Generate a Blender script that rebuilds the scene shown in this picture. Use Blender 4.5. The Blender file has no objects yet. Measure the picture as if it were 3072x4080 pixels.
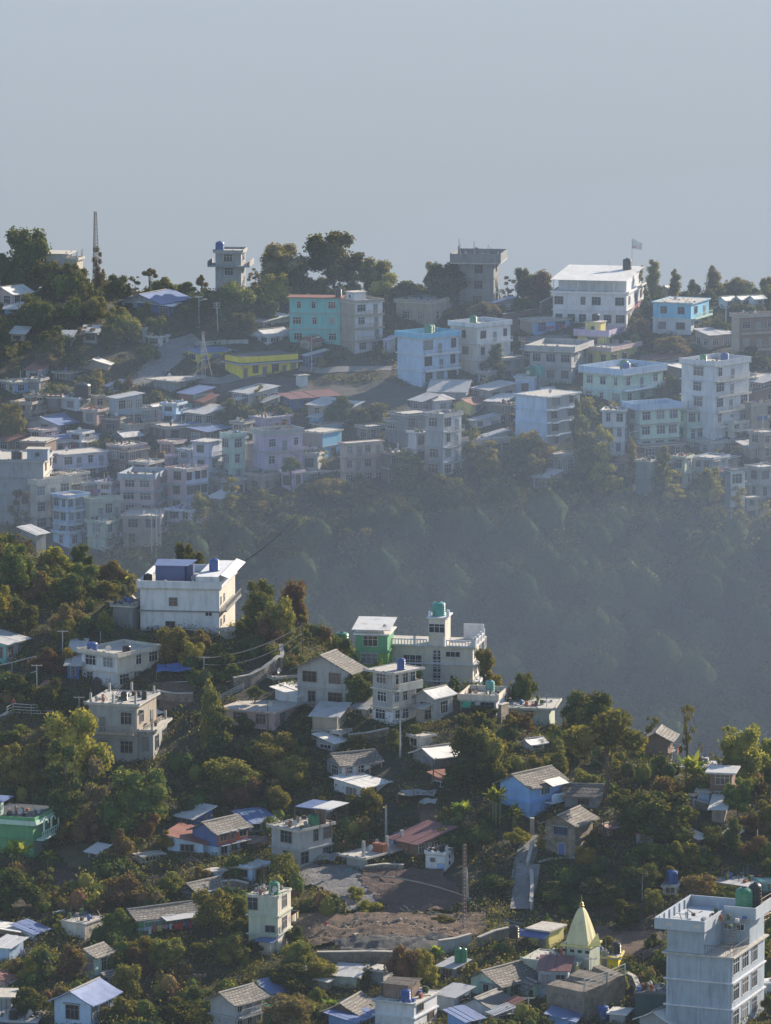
import bpy, math, random
import numpy as np
from mathutils import Vector, Matrix
R = math.radians
random.seed(7); rng = np.random.default_rng(7)
SC = bpy.context.scene
# ------------------------------------------------------------------ camera, world, sun, exposure
FPX = 20670.0                      # focal length in photo pixels (3072 wide): long telephoto
PITCH = R(8.35)
cam_d = bpy.data.cameras.new('camera'); cam = bpy.data.objects.new('camera', cam_d)
SC.collection.objects.link(cam); SC.camera = cam
cam.location = (0, 0, 0); cam.rotation_euler = (math.pi/2 - PITCH, 0, 0)
cam_d.sensor_fit = 'HORIZONTAL'; cam_d.sensor_width = 36.0
cam_d.lens = 36.0*FPX/3072.0
cam_d.clip_start = 1.0; cam_d.clip_end = 60000.0
SC.render.resolution_x, SC.render.resolution_y = 771, 1024
SUN_EL, SUN_AZ = R(25), R(47)      # azimuth counted from +X (right) towards +Y (away)
sdir = Vector((math.cos(SUN_EL)*math.cos(SUN_AZ), math.cos(SUN_EL)*math.sin(SUN_AZ), math.sin(SUN_EL)))
w = bpy.data.worlds.new('World'); SC.world = w; w.use_nodes = True
nt = w.node_tree; bg = nt.nodes['Background']
sk = nt.nodes.new('ShaderNodeTexSky'); sk.sky_type = 'NISHITA'; sk.sun_disc = False
sk.sun_elevation = SUN_EL; sk.sun_rotation = math.pi/2 - SUN_AZ
sk.air_density = 1.0; sk.dust_density = 1.0; sk.altitude = 1400
nt.links.new(sk.outputs[0], bg.inputs[0]); bg.inputs[1].default_value = 0.105
sl = bpy.data.lights.new('sun', 'SUN'); sl.energy = 5.0; sl.angle = R(0.6); sl.color = (1.0, 0.85, 0.66)
so = bpy.data.objects.new('sun', sl); SC.collection.objects.link(so)
so.rotation_euler = (-sdir).to_track_quat('-Z', 'Y').to_euler(); so.location = (300, 300, 300)
SC.view_settings.view_transform = 'Standard'; SC.view_settings.look = 'None'
SC.view_settings.exposure = 0.92; SC.view_settings.gamma = 1.0
SC.render.engine = 'CYCLES'
cy = SC.cycles; cy.use_denoising = True; cy.max_bounces = 6; cy.diffuse_bounces = 2; cy.glossy_bounces = 2
cy.transmission_bounces = 3; cy.transparent_max_bounces = 6; cy.volume_bounces = 0
cy.use_adaptive_sampling = True; cy.adaptive_threshold = 0.02
cy.sample_clamp_indirect = 4.0
HAZE_DENSITY = 0.00008

# ------------------------------------------------------------------ helpers
COL = SC.collection
def link(o): COL.objects.link(o); return o
def srgb(h):
    c = [int(h[i:i+2], 16)/255 for i in (0, 2, 4)]
    return tuple(x/12.92 if x <= .04045 else ((x+.055)/1.055)**2.4 for x in c)
class MB:
    """collects shapes, builds ONE mesh object"""
    def __init__(s): s.v = []; s.f = []; s.m = []; s.cur = 0
    def add(s, vs, fs):
        n = len(s.v); s.v += [tuple(p) for p in vs]; s.f += [tuple(i+n for i in f) for f in fs]; s.m += [s.cur]*len(fs)
    def box(s, x0, x1, y0, y1, z0, z1):
        s.add([(x0,y0,z0),(x1,y0,z0),(x1,y1,z0),(x0,y1,z0),(x0,y0,z1),(x1,y0,z1),(x1,y1,z1),(x0,y1,z1)],
              [(0,3,2,1),(4,5,6,7),(0,1,5,4),(1,2,6,5),(2,3,7,6),(3,0,4,7)])
    def bar(s, a, b, r, r2=None, n=5):
        a, b = Vector(a), Vector(b); d = b-a
        if d.length < 1e-6: return
        q = d.to_track_quat('Z', 'Y'); r2 = r if r2 is None else r2; vs = []
        for k, (p, rr) in enumerate(((a, r), (b, r2))):
            for i in range(n):
                t = 2*math.pi*i/n; vs.append(p + q @ Vector((rr*math.cos(t), rr*math.sin(t), 0)))
        s.add(vs, [(i, (i+1) % n, n+(i+1) % n, n+i) for i in range(n)] + [tuple(range(n))[::-1], tuple(range(n, 2*n))])
    def tube(s, pts, r, n=5):
        for a, b in zip(pts, pts[1:]): s.bar(a, b, r, n=n)
    def lathe(s, prof, n=14, c=(0, 0)):
        vs = []; fs = []
        for (r, z) in prof:
            for i in range(n):
                t = 2*math.pi*i/n; vs.append((c[0]+r*math.cos(t), c[1]+r*math.sin(t), z))
        for k in range(len(prof)-1):
            for i in range(n):
                j = (i+1) % n; fs.append((k*n+i, k*n+j, (k+1)*n+j, (k+1)*n+i))
        fs.append(tuple(range(n))[::-1]); fs.append(tuple(range((len(prof)-1)*n, len(prof)*n)))
        s.add(vs, fs)
    def prism(s, poly, d):                      # poly of 3D pts, thickened by vector d
        n = len(poly); d = Vector(d); a = [Vector(p) for p in poly]; b = [p+d for p in a]
        s.add(a+b, [tuple(range(n)), tuple(range(n, 2*n))[::-1]] + [(i, i+n, (i+1) % n+n, (i+1) % n) for i in range(n)])
    def mesh(s, name, mats):
        me = bpy.data.meshes.new(name); me.from_pydata(s.v, [], s.f)
        for m in (mats if isinstance(mats, (list, tuple)) else [mats]): me.materials.append(m)
        if any(s.m): me.polygons.foreach_set('material_index', s.m)
        me.update(); return me
    def build(s, name, mats, parent=None):
        return place(name, s.mesh(name, mats), parent)
def place(name, me, parent=None, loc=None, rot=None, scale=None):
    o = bpy.data.objects.new(name, me); link(o)
    if parent is not None: o.parent = parent
    if loc is not None: o.location = loc
    if rot is not None: o.rotation_euler = rot
    if scale is not None: o.scale = scale
    return o
LABELS = {}
def thing(o, label, cat, group=None):
    o['label'] = label; o['category'] = cat; o['kind'] = 'thing'
    if group: o['group'] = group
    if label in LABELS and not group: print('DUP LABEL', label)
    LABELS[label] = 1
    return o
def empty(name, loc, rz, label, cat, group=None):
    o = bpy.data.objects.new(name, None); link(o); o.location = loc; o.rotation_euler = (0, 0, rz)
    o.empty_display_size = .2
    return thing(o, label, cat, group)

# ------------------------------------------------------------------ materials
MATS = {}
def pm(key, fn):
    if key not in MATS: MATS[key] = fn()
    return MATS[key]
def newmat(name):
    m = bpy.data.materials.new(name); m.use_nodes = True
    return m, m.node_tree, m.node_tree.nodes['Principled BSDF']
def nd(nt, t, **k):
    n = nt.nodes.new(t)
    for a, b in k.items():
        if a.startswith('i_'): n.inputs[a[2:].replace('_', ' ')].default_value = b
        else: setattr(n, a, b)
    return n
def mix(nt, fac, a, b, mode='MIX'):
    n = nt.nodes.new('ShaderNodeMix'); n.data_type = 'RGBA'; n.blend_type = mode
    for sock, v in ((n.inputs[0], fac), (n.inputs[6], a), (n.inputs[7], b)):
        if hasattr(v, 'links'): nt.links.new(v, sock)
        else: sock.default_value = v if isinstance(v, (int, float)) else (*v[:3], 1)
    return n.outputs[2]
def ramp(nt, src, a, b):
    n = nt.nodes.new('ShaderNodeMapRange'); n.inputs[1].default_value = a; n.inputs[2].default_value = b
    nt.links.new(src, n.inputs[0]); return n.outputs[0]
def wall_mat(c, dirty=.5, rough=.9):
    def f():
        m, nt, p = newmat('plaster')
        tc = nd(nt, 'ShaderNodeTexCoord')
        mp = nd(nt, 'ShaderNodeMapping'); mp.inputs['Scale'].default_value = (1, 1, .22)
        geo = nd(nt, 'ShaderNodeNewGeometry'); nt.links.new(geo.outputs['Position'], mp.inputs[0])
        n1 = nd(nt, 'ShaderNodeTexNoise', i_Scale=1.3, i_Detail=6.0, i_Roughness=.7); nt.links.new(mp.outputs[0], n1.inputs[0])
        n2 = nd(nt, 'ShaderNodeTexNoise', i_Scale=.45, i_Detail=5.0); nt.links.new(geo.outputs['Position'], n2.inputs[0])
        d = tuple(x*.36 for x in c); l = tuple(x*.8 for x in c)
        s = mix(nt, ramp(nt, n1.outputs[0], .46, .74), c, d)
        s2 = mix(nt, ramp(nt, n2.outputs[0], .45, .7), c, l)
        o = mix(nt, dirty, s2, s)
        nt.links.new(o, p.inputs['Base Color']); p.inputs['Roughness'].default_value = rough
        b = nd(nt, 'ShaderNodeBump', i_Strength=.25, i_Distance=.05); nt.links.new(n1.outputs[0], b.inputs['Height'])
        nt.links.new(b.outputs[0], p.inputs['Normal'])
        return m
    return pm(('wall', c, dirty), f)
def flat_mat(name, c, rough=.6, metal=0, var=.25):
    def f():
        m, nt, p = newmat(name)
        geo = nd(nt, 'ShaderNodeNewGeometry')
        n1 = nd(nt, 'ShaderNodeTexNoise', i_Scale=2.5, i_Detail=4.0); nt.links.new(geo.outputs['Position'], n1.inputs[0])
        o = mix(nt, ramp(nt, n1.outputs[0], .35, .7), c, tuple(x*(1-var) for x in c))
        nt.links.new(o, p.inputs['Base Color']); p.inputs['Roughness'].default_value = rough; p.inputs['Metallic'].default_value = metal
        if name == 'cable_sheath': p.inputs['Specular IOR Level'].default_value = 0
        return m
    return pm(('flat', name, c, rough), f)
def brick_mat(c1, c2, mort, w, h, name='stone', gable=False, rough=.85, squash=1.0, bump=.5):
    def f():
        m, nt, p = newmat(name)
        tc = nd(nt, 'ShaderNodeTexCoord'); sep = nd(nt, 'ShaderNodeSeparateXYZ'); nt.links.new(tc.outputs['Object'], sep.inputs[0])
        cmb = nd(nt, 'ShaderNodeCombineXYZ')
        if gable:      # rows run along local Y, stacked along local X
            nt.links.new(sep.outputs[1], cmb.inputs[0]); nt.links.new(sep.outputs[0], cmb.inputs[1])
        else:
            ad = nd(nt, 'ShaderNodeMath', operation='ADD'); nt.links.new(sep.outputs[0], ad.inputs[0]); nt.links.new(sep.outputs[1], ad.inputs[1])
            nt.links.new(ad.outputs[0], cmb.inputs[0]); nt.links.new(sep.outputs[2], cmb.inputs[1])
        nz = nd(nt, 'ShaderNodeTexNoise', i_Scale=.8, i_Detail=3.0); nt.links.new(tc.outputs['Object'], nz.inputs[0])
        vm = nd(nt, 'ShaderNodeVectorMath', operation='SCALE'); nt.links.new(nz.outputs['Color'], vm.inputs[0]); vm.inputs['Scale'].default_value = h*1.2
        va = nd(nt, 'ShaderNodeVectorMath', operation='ADD'); nt.links.new(cmb.outputs[0], va.inputs[0]); nt.links.new(vm.outputs[0], va.inputs[1])
        b = nd(nt, 'ShaderNodeTexBrick', i_Scale=1.0); b.inputs['Brick Width'].default_value = w; b.inputs['Row Height'].default_value = h
        b.inputs['Mortar Size'].default_value = h*.13; b.inputs['Color1'].default_value = (*c1, 1); b.inputs['Color2'].default_value = (*c2, 1)
        b.inputs['Mortar'].default_value = (*mort, 1); b.inputs['Bias'].default_value = 0
        nt.links.new(va.outputs[0], b.inputs[0])
        n2 = nd(nt, 'ShaderNodeTexNoise', i_Scale=.7, i_Detail=5.0); nt.links.new(tc.outputs['Object'], n2.inputs[0])
        o = mix(nt, ramp(nt, n2.outputs[0], .42, .72), b.outputs[0], tuple(x*.45 for x in c1))
        nt.links.new(o, p.inputs['Base Color']); p.inputs['Roughness'].default_value = rough
        bp = nd(nt, 'ShaderNodeBump', i_Strength=bump, i_Distance=.08); bp.invert = True
        nt.links.new(b.outputs['Fac'], bp.inputs['Height']); nt.links.new(bp.outputs[0], p.inputs['Normal'])
        return m
    return pm(('brick', c1, w, h, gable), f)
def tin_mat(c, rust=.25, axis=1, rough=.6):
    def f():
        m, nt, p = newmat('corrugated_sheet')
        tc = nd(nt, 'ShaderNodeTexCoord')
        wv = nd(nt, 'ShaderNodeTexWave', i_Scale=1.1, i_Distortion=.2); wv.bands_direction = 'Y' if axis else 'X'
        nt.links.new(tc.outputs['Object'], wv.inputs[0])
        n2 = nd(nt, 'ShaderNodeTexNoise', i_Scale=.6, i_Detail=6.0, i_Roughness=.75); nt.links.new(tc.outputs['Object'], n2.inputs[0])
        o = mix(nt, ramp(nt, n2.outputs[0], .5, .75), c, tuple(a*(1-rust)+b*rust for a, b in zip((x*.6 for x in c), (.16, .07, .04))))
        nt.links.new(o, p.inputs['Base Color']); p.inputs['Roughness'].default_value = rough; p.inputs['Metallic'].default_value = .15
        b = nd(nt, 'ShaderNodeBump', i_Strength=.5, i_Distance=.06); nt.links.new(wv.outputs[0], b.inputs['Height']); nt.links.new(b.outputs[0], p.inputs['Normal'])
        return m
    return pm(('tin', c, axis, rust), f)
def leaf_mat(name, cols, trans=.35):
    def f():
        m, nt, p = newmat(name)
        geo = nd(nt, 'ShaderNodeNewGeometry'); oi = nd(nt, 'ShaderNodeObjectInfo')
        n1 = nd(nt, 'ShaderNodeTexNoise', i_Scale=.55, i_Detail=3.0); nt.links.new(geo.outputs['Position'], n1.inputs[0])
        a = mix(nt, ramp(nt, n1.outputs[0], .35, .65), cols[0], cols[1])
        a = mix(nt, ramp(nt, geo.outputs['Random Per Island'], .55, 1.0), a, cols[2])
        hs = nd(nt, 'ShaderNodeHueSaturation'); mr = nd(nt, 'ShaderNodeMapRange'); nt.links.new(oi.outputs['Random'], mr.inputs[0])
        mr.inputs[3].default_value = .47; mr.inputs[4].default_value = .52
        nt.links.new(mr.outputs[0], hs.inputs['Hue']); nt.links.new(a, hs.inputs['Color']); hs.inputs['Value'].default_value = 1.0
        mr2 = nd(nt, 'ShaderNodeMapRange'); nt.links.new(oi.outputs['Random'], mr2.inputs[0]); mr2.inputs[3].default_value = .75; mr2.inputs[4].default_value = 1.2
        nt.links.new(mr2.outputs[0], hs.inputs['Value'])
        nt.nodes.remove(p); out = nt.nodes['Material Output']
        df = nd(nt, 'ShaderNodeBsdfDiffuse'); tr = nd(nt, 'ShaderNodeBsdfTranslucent'); mx = nd(nt, 'ShaderNodeMixShader')
        hs2 = mix(nt, .5, hs.outputs[0], (.42, .37, .05), 'MIX')
        nt.links.new(hs.outputs[0], df.inputs[0]); nt.links.new(hs2, tr.inputs[0]); mx.inputs[0].default_value = trans
        nt.links.new(df.outputs[0], mx.inputs[1]); nt.links.new(tr.outputs[0], mx.inputs[2]); nt.links.new(mx.outputs[0], out.inputs[0])
        return m
    return pm(('leaf', name), f)
LEAF = dict(
 dark=[(.024,.042,.020), (.018,.032,.017), (.055,.075,.022)],
 green=[(.046,.078,.024), (.028,.052,.020), (.11,.125,.032)],
 olive=[(.10,.105,.030), (.065,.075,.026), (.17,.15,.045)],
 yellow=[(.24,.20,.04), (.12,.12,.03), (.34,.27,.05)],
 brown=[(.12,.078,.040), (.085,.055,.035), (.17,.11,.055)],
 red=[(.10,.052,.038), (.075,.045,.035), (.17,.07,.05)],
 grey=[(.14,.12,.085), (.10,.09,.065), (.19,.16,.11)],
 banana=[(.12,.19,.03), (.09,.15,.03), (.24,.28,.04)],
 bamboo=[(.17,.19,.05), (.12,.15,.04), (.24,.24,.07)])
LB = 1.45
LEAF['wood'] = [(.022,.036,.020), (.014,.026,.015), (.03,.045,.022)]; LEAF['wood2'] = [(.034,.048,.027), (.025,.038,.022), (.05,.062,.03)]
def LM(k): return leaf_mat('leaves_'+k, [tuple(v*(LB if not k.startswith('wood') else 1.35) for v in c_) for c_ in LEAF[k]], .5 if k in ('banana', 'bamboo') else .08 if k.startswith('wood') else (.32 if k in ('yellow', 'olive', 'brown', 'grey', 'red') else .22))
BARK = lambda: flat_mat('bark', (.09, .07, .055), .95)
C = dict(white=(.60,.62,.66), cream=(.57,.53,.46), grey=(.34,.35,.36), dgrey=(.20,.21,.22), ltblue=(.42,.56,.74), skyblue=(.20,.50,.72),
 teal=(.16,.47,.46), mint=(.46,.62,.54), lilac=(.50,.42,.58), pink=(.52,.38,.38), peach=(.56,.42,.36), yellow=(.74,.62,.05), pyellow=(.66,.58,.22),
 green=(.10,.30,.15), lime=(.17,.36,.08), brick=(.22,.14,.11), tan=(.36,.31,.26), bluegrey=(.33,.39,.46), blue2=(.22,.42,.78), dkgreen=(.03,.07,.075),
 lav=(.50,.52,.66), brown=(.20,.14,.11), blue=(.08,.13,.32), maroon=(.16,.07,.075), rust=(.26,.11,.08), orange=(.5,.12,.05), sage=(.42,.46,.38))
BRICKW = lambda: brick_mat((.24,.14,.10), (.18,.11,.09), (.22,.20,.18), .9, .3, 'brickwork')
STONEW = lambda: soil_mat('rubble_masonry', (.28,.24,.20), (.13,.115,.10), (.42,.37,.31), 1.1)
def wm(c):
    if c == 'brickwork': return BRICKW()
    if c == 'stone': return STONEW()
    return wall_mat(C[c], .6 if c in ('grey', 'dgrey', 'tan', 'bluegrey', 'brown') else .5)
def roofm(k):
    if k == 'slate': return brick_mat((.27,.25,.225), (.17,.16,.15), (.05,.05,.05), .62, .42, 'slate_tiles', gable=True, bump=1.0)
    if k == 'slatex': return brick_mat((.27,.25,.23), (.17,.16,.15), (.05,.05,.05), .62, .30, 'slate_tiles_across', bump=1.0)
    if k == 'tin': return tin_mat((.46, .47, .48), .3)
    if k == 'white': return tin_mat((.66, .66, .64), .15)
    if k == 'blue': return tin_mat((.13, .19, .36), .1)
    if k == 'rust': return tin_mat((.24, .10, .075), .3)
    if k == 'maroon': return tin_mat((.17, .075, .08), .2)
    if k == 'dark': return tin_mat((.07, .08, .09), .2)
    return wall_mat((.50, .48, .44), .7)
GLASS = lambda: pm('glass', lambda: (lambda m: (m[2].inputs['Base Color'].__setattr__('default_value', (.018, .024, .035, 1)), m[2].inputs['Roughness'].__setattr__('default_value', .2), m[2].inputs['Specular IOR Level'].__setattr__('default_value', .25), m[0])[3])(newmat('window_glass')))
# ------------------------------------------------------------------ terrain from height profiles
cP, sP = math.cos(PITCH), math.sin(PITCH)
def ray(x, y):
    a = (x-1536)/FPX; b = (2040-y)/FPX
    return np.array([a, cP + b*sP, -sP + b*cP])
def zrow(y, Y):
    d = ray(1536, y); return Y*d[2]/d[1]
# per column: photo column, nearer hill's crest row, far hill's crest row
COLS = [(-900, 2060, 1200), (0, 2125, 1140), (350, 2275, 1125), (650, 2450, 1160), (1000, 2470, 1140), (1250, 2540, 1150), (1500, 2600, 1160),
        (1800, 2725, 1165), (2100, 2845, 1190), (2500, 2975, 1175), (2800, 3060, 1170), (3072, 3120, 1165), (4000, 3300, 1300)]
YG = np.concatenate([np.arange(400, 1400, 2.0), np.arange(1400, 3000, 40.0), np.arange(3000, 44001, 1000.0)])
prof = []
for (cx, yc, yf) in COLS:
    Yc = 610 + (4080-yc)*.079; Zc = zrow(yc, Yc)
    K = [(400, zrow(4080, 610)-42), (560, zrow(4480, 560)), (610, zrow(4080, 610))]
    ym = (4080+yc)/2; K += [((610+Yc)/2, zrow(ym+25, (610+Yc)/2)), (Yc-12, zrow(yc+70, Yc-12)), (Yc, Zc), (Yc+22, Zc-7), (Yc+75, Zc-38)]
    K += [(905, zrow(3350, 905)), (930, zrow(2950, 930)), (970, zrow(2400, 970)), (1010, zrow(1950, 1010)), (1060, zrow(1560+(yf-1180)*.35, 1060)), (1112, zrow(yf, 1112)), (1135, zrow(yf, 1112)-6)]
    K += [(1180, zrow(yf, 1112)-40), (1500, -420), (3000, -1200), (6000, -2100), (44000, -2700)]
    K = np.array(K); z = np.interp(YG, K[:, 0], K[:, 1])
    n = len(np.arange(400, 1400, 2.0)); kz = np.pad(z[:n], 6, mode='edge'); z[:n] = np.convolve(kz, np.ones(13)/13, 'valid')
    prof.append(z)
prof = np.array(prof); CX = np.array([c[0] for c in COLS], float)
def vnoise(x, y, s, seed):
    x = np.asarray(x, float)/s; y = np.asarray(y, float)/s
    xi = np.floor(x).astype(np.int64); yi = np.floor(y).astype(np.int64); fx = x-xi; fy = y-yi
    fx = fx*fx*(3-2*fx); fy = fy*fy*(3-2*fy)
    def h(i, j):
        n = (i*374761393 + j*668265263 + seed*1442695) & 0xffffffff
        n = ((n ^ (n >> 13))*1274126177) & 0xffffffff
        return ((n ^ (n >> 16)) & 0xffff)/65535.0 - .5
    return (h(xi, yi)*(1-fx)+h(xi+1, yi)*fx)*(1-fy) + (h(xi, yi+1)*(1-fx)+h(xi+1, yi+1)*fx)*fy
def hgt(X, Y):
    X = np.asarray(X, float); Y = np.asarray(Y, float)
    px = 1536 + X/Y*FPX*cP
    px = np.clip(px, CX[0], CX[-1]-1e-3)
    i = np.clip(np.searchsorted(CX, px, side='right')-1, 0, len(CX)-2)
    t = (px-CX[i])/(CX[i+1]-CX[i]); t = t*t*(3-2*t)
    j = np.clip(np.searchsorted(YG, Y, side='right')-1, 0, len(YG)-2)
    q = np.clip((Y-YG[j])/(YG[j+1]-YG[j]), 0, 1)
    z = (prof[i, j]*(1-q)+prof[i, j+1]*q)*(1-t) + (prof[i+1, j]*(1-q)+prof[i+1, j+1]*q)*t
    amp = np.clip((Y-500)/60, 0, 1)
    z = z + amp*(vnoise(X, Y, 14, 1)*1.6 + vnoise(X, Y, 5, 2)*.7)
    far = np.clip((Y-1500)/3000, 0, 1)
    return z + far*(vnoise(X, Y, 1800, 5)*500 + vnoise(X, Y, 700, 6)*140)
def hit(x, y, far=False, Y0=None):
    d = ray(x, y); u = d[0]/d[1]; v = d[2]/d[1]
    Y = np.arange(Y0 or (896 if far else 560), 1135 if far else 900, .5)
    below = Y*v < hgt(u*Y, Y)
    if below.any(): k = int(np.argmax(below))
    else:
        gap = (Y*v - hgt(u*Y, Y))/Y; gap[Y < (1000 if far else 620)] = 9; k = int(np.argmin(gap))
    Yh = Y[k]; return Vector((u*Yh, Yh, float(hgt(u*Yh, Yh)) if below.any() else float(hgt(u*Yh, Yh))))
def at(x, y, Y):                                # point seen at photo pixel x, y, at forward distance Y
    d = ray(x, y); return Vector((d[0]/d[1]*Y, Y, d[2]/d[1]*Y))
def project(X, Y, Z):
    dep = Y*cP - Z*sP; up = Y*sP + Z*cP
    return 1536 + X/dep*FPX, 2040 - up/dep*FPX
# tile frames used while reading positions off enlarged crops of the photo
TILES = dict(A1=(0,800,2.0825), A2=(760,800,2.0825), A3=(1520,800,2.0825), A4=(2272,800,2.0825), B1=(0,1500,2.0825), B2=(760,1500,2.0825),
 B3=(1520,1500,2.0825), B4=(2272,1500,2.0825), W=(200,1350,2.38), C1=(0,2080,2.0825), C2=(760,2280,2.0825), C3=(1300,2400,2.0825), C4=(1900,2640,2.777),
 C5=(2400,2750,2.479), D1=(0,2800,2.603), D2=(640,2980,2.603), D3=(1240,3050,2.603), E1=(0,3440,2.603), E2=(620,3440,2.603), E3=(1240,3440,2.603),
 E4=(1860,3440,2.603), E5=(2432,3440,2.603), F=(1860,3000,2.603), GL=(0,797,1.0832), GR=(1534,797,1.0832))
T = 'A1'
def tile(t):
    global T; T = t
def isfar(): return T[0] in 'ABWG'
def px(x, y):
    a, b, s = TILES[T]; return a + x/s, b + y/s
# ------------------------------------------------------------------ the ground
def soil_mat(name, a, b, c, scale=.25, rough=.95):
    def f():
        m, nt, p = newmat(name)
        geo = nd(nt, 'ShaderNodeNewGeometry')
        n1 = nd(nt, 'ShaderNodeTexNoise', i_Scale=scale, i_Detail=8.0, i_Roughness=.65); nt.links.new(geo.outputs['Position'], n1.inputs[0])
        n2 = nd(nt, 'ShaderNodeTexNoise', i_Scale=scale*7, i_Detail=6.0, i_Roughness=.7); nt.links.new(geo.outputs['Position'], n2.inputs[0])
        o = mix(nt, ramp(nt, n1.outputs[0], .4, .6), a, b); o = mix(nt, ramp(nt, n2.outputs[0], .5, .7), o, c)
        nt.links.new(o, p.inputs['Base Color']); p.inputs['Roughness'].default_value = rough
        bp = nd(nt, 'ShaderNodeBump', i_Strength=.8, i_Distance=.35); nt.links.new(n2.outputs[0], bp.inputs['Height']); nt.links.new(bp.outputs[0], p.inputs['Normal'])
        return m
    return pm(('soil', name), f)
def grid_mesh(name, us, Ys, m):
    U, YY = np.meshgrid(us, Ys); X = U*YY; Z = hgt(X, YY)
    nv = U.size; co = np.stack([X.ravel(), YY.ravel(), Z.ravel()], 1)
    nu, ny = len(us), len(Ys); i = np.arange((nu-1)*(ny-1)); r = i//(nu-1); c = i % (nu-1); a = r*nu+c
    q = np.stack([a, a+1, a+nu+1, a+nu], 1)
    return raw_mesh(name, co, q, [m])
def raw_mesh(name, co, q, mats, mi=None, smooth=False):
    me = bpy.data.meshes.new(name); me.vertices.add(len(co)); me.vertices.foreach_set('co', np.asarray(co, np.float32).ravel())
    n, k = q.shape; me.loops.add(n*k); me.loops.foreach_set('vertex_index', q.astype(np.int32).ravel())
    me.polygons.add(n); me.polygons.foreach_set('loop_start', np.arange(n, dtype=np.int32)*k); me.polygons.foreach_set('loop_total', np.full(n, k, np.int32))
    for m in mats: me.materials.append(m)
    if mi is not None: me.polygons.foreach_set('material_index', np.asarray(mi, np.int32))
    if smooth: me.polygons.foreach_set('use_smooth', np.ones(n, bool))
    me.update(calc_edges=True); me.validate(); return me
GROUND = soil_mat('hillside_soil', (.030,.036,.022), (.055,.046,.032), (.020,.027,.017))
us = np.concatenate([np.linspace(-.6, -.13, 14), np.linspace(-.125, .125, 330), np.linspace(.13, .6, 14)])
Ys = np.concatenate([np.arange(400, 560, 6), np.arange(560, 800, .8), np.arange(800, 895, 3), np.arange(895, 1140, .9), np.arange(1140, 1500, 12), np.geomspace(1500, 44000, 50)])
g = place('hillside', grid_mesh('hillside', us, Ys, GROUND)); g['kind'] = 'structure'
for p in g.data.polygons: p.use_smooth = True
EXCL = []                                      # photo polygons kept free of undergrowth
def patch(name, poly, m, lift=.06, t=None, far=False, step=.6, keep=True, kind='structure', label=None, rough=0):
    """a sheet that follows the ground inside the outline poly (tile pixels)"""
    P = np.array([px(x, y) for x, y in poly])
    W3 = np.array([tuple(hit(x, y, far)) for x, y in P]); w2 = W3[:, :2]
    if keep: EXCL.append(w2)
    x0, y0 = w2.min(0); x1, y1 = w2.max(0); xs = np.arange(x0-step, x1+step, step); ys = np.arange(y0-step, y1+step, step)
    cx, cyy = np.meshgrid((xs[:-1]+xs[1:])/2, (ys[:-1]+ys[1:])/2); ins = inside(w2, cx + vnoise(cx, cyy, 2, 9)*1.6, cyy + vnoise(cx, cyy, 2, 10)*1.6)
    XX, YY = np.meshgrid(xs, ys); Z = hgt(XX, YY) + lift; nu = len(xs)
    if rough:
        t_ = YY*.34+XX*.02+vnoise(XX, YY, 14, 51)*1.6+vnoise(XX, YY, 2.0, 52)*.35; Z = Z + rough*((t_-np.floor(t_))**.6) + rough*.8*np.abs(vnoise(XX, YY, .9, 53))
    r, c = np.nonzero(ins); a = r*nu+c; q = np.stack([a, a+1, a+nu+1, a+nu], 1)
    if len(q) == 0: return None
    used, inv = np.unique(q.ravel(), return_inverse=True)
    co = np.stack([XX.ravel(), YY.ravel(), Z.ravel()], 1)[used]
    o = place(name, raw_mesh(name, co, inv.reshape(-1, 4), [m], smooth=True)); o['kind'] = kind
    if label: o['label'] = label
    return o
def inside(poly, x, y):
    r = np.zeros(np.shape(x), bool); n = len(poly)
    for i in range(n):
        ax, ay = poly[i]; bx, by = poly[(i+1) % n]
        c = ((ay > y) != (by > y)) & (x < (bx-ax)*(y-ay)/((by-ay) if abs(by-ay) > 1e-9 else 1e-9)+ax); r ^= c
    return r
def strip(name, pts, width, m, far=False, lift=.08, label=None):
    """a road or path laid on the ground along photo points"""
    W = [hit(*px(x, y), far) for x, y in pts]; P = []
    for a, b in zip(W, W[1:]):
        n = max(2, int((b-a).length/1.0)); P += [a.lerp(b, i/n) for i in range(n)]
    P.append(W[-1]); co = []; nn = 5
    EXCL.append(None)
    sideL = []; sideR = []
    for i, p in enumerate(P):
        d = (P[min(i+1, len(P)-1)]-P[max(i-1, 0)]); d.z = 0; d.normalize(); nrm = Vector((-d.y, d.x, 0)); w_ = width if not callable(width) else width(i/len(P))
        sideL.append((p+nrm*w_/2)[:2]); sideR.append((p-nrm*w_/2)[:2])
        for k in range(nn):
            q = p + nrm*w_*(k/(nn-1)-.5); co.append((q.x, q.y, float(hgt(q.x, q.y))+lift))
    EXCL[-1] = np.array(sideL+sideR[::-1])
    q = [(i*nn+k, i*nn+k+1, (i+1)*nn+k+1, (i+1)*nn+k) for i in range(len(P)-1) for k in range(nn-1)]
    o = place(name, raw_mesh(name, np.array(co), np.array(q), [m], smooth=True)); o['kind'] = 'structure'
    if label: o['label'] = label
    return o
DIRT = soil_mat('bare_dirt', (.17,.115,.08), (.11,.075,.055), (.24,.175,.13), .7)
DDIRT = soil_mat('dark_earth', (.10,.065,.055), (.075,.05,.045), (.14,.10,.085), .4)
SANDG = soil_mat('grey_sand', (.20,.20,.20), (.15,.15,.155), (.26,.25,.24), .4)
GRAVEL = soil_mat('rubble_gravel', (.12,.12,.12), (.07,.07,.075), (.22,.21,.195), 1.8)
DRYG = soil_mat('dry_grass_soil', (.13,.11,.06), (.09,.085,.04), (.18,.15,.09), .5)
ROADM = soil_mat('dusty_road', (.24,.235,.23), (.18,.18,.18), (.29,.28,.27), .2)
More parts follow.
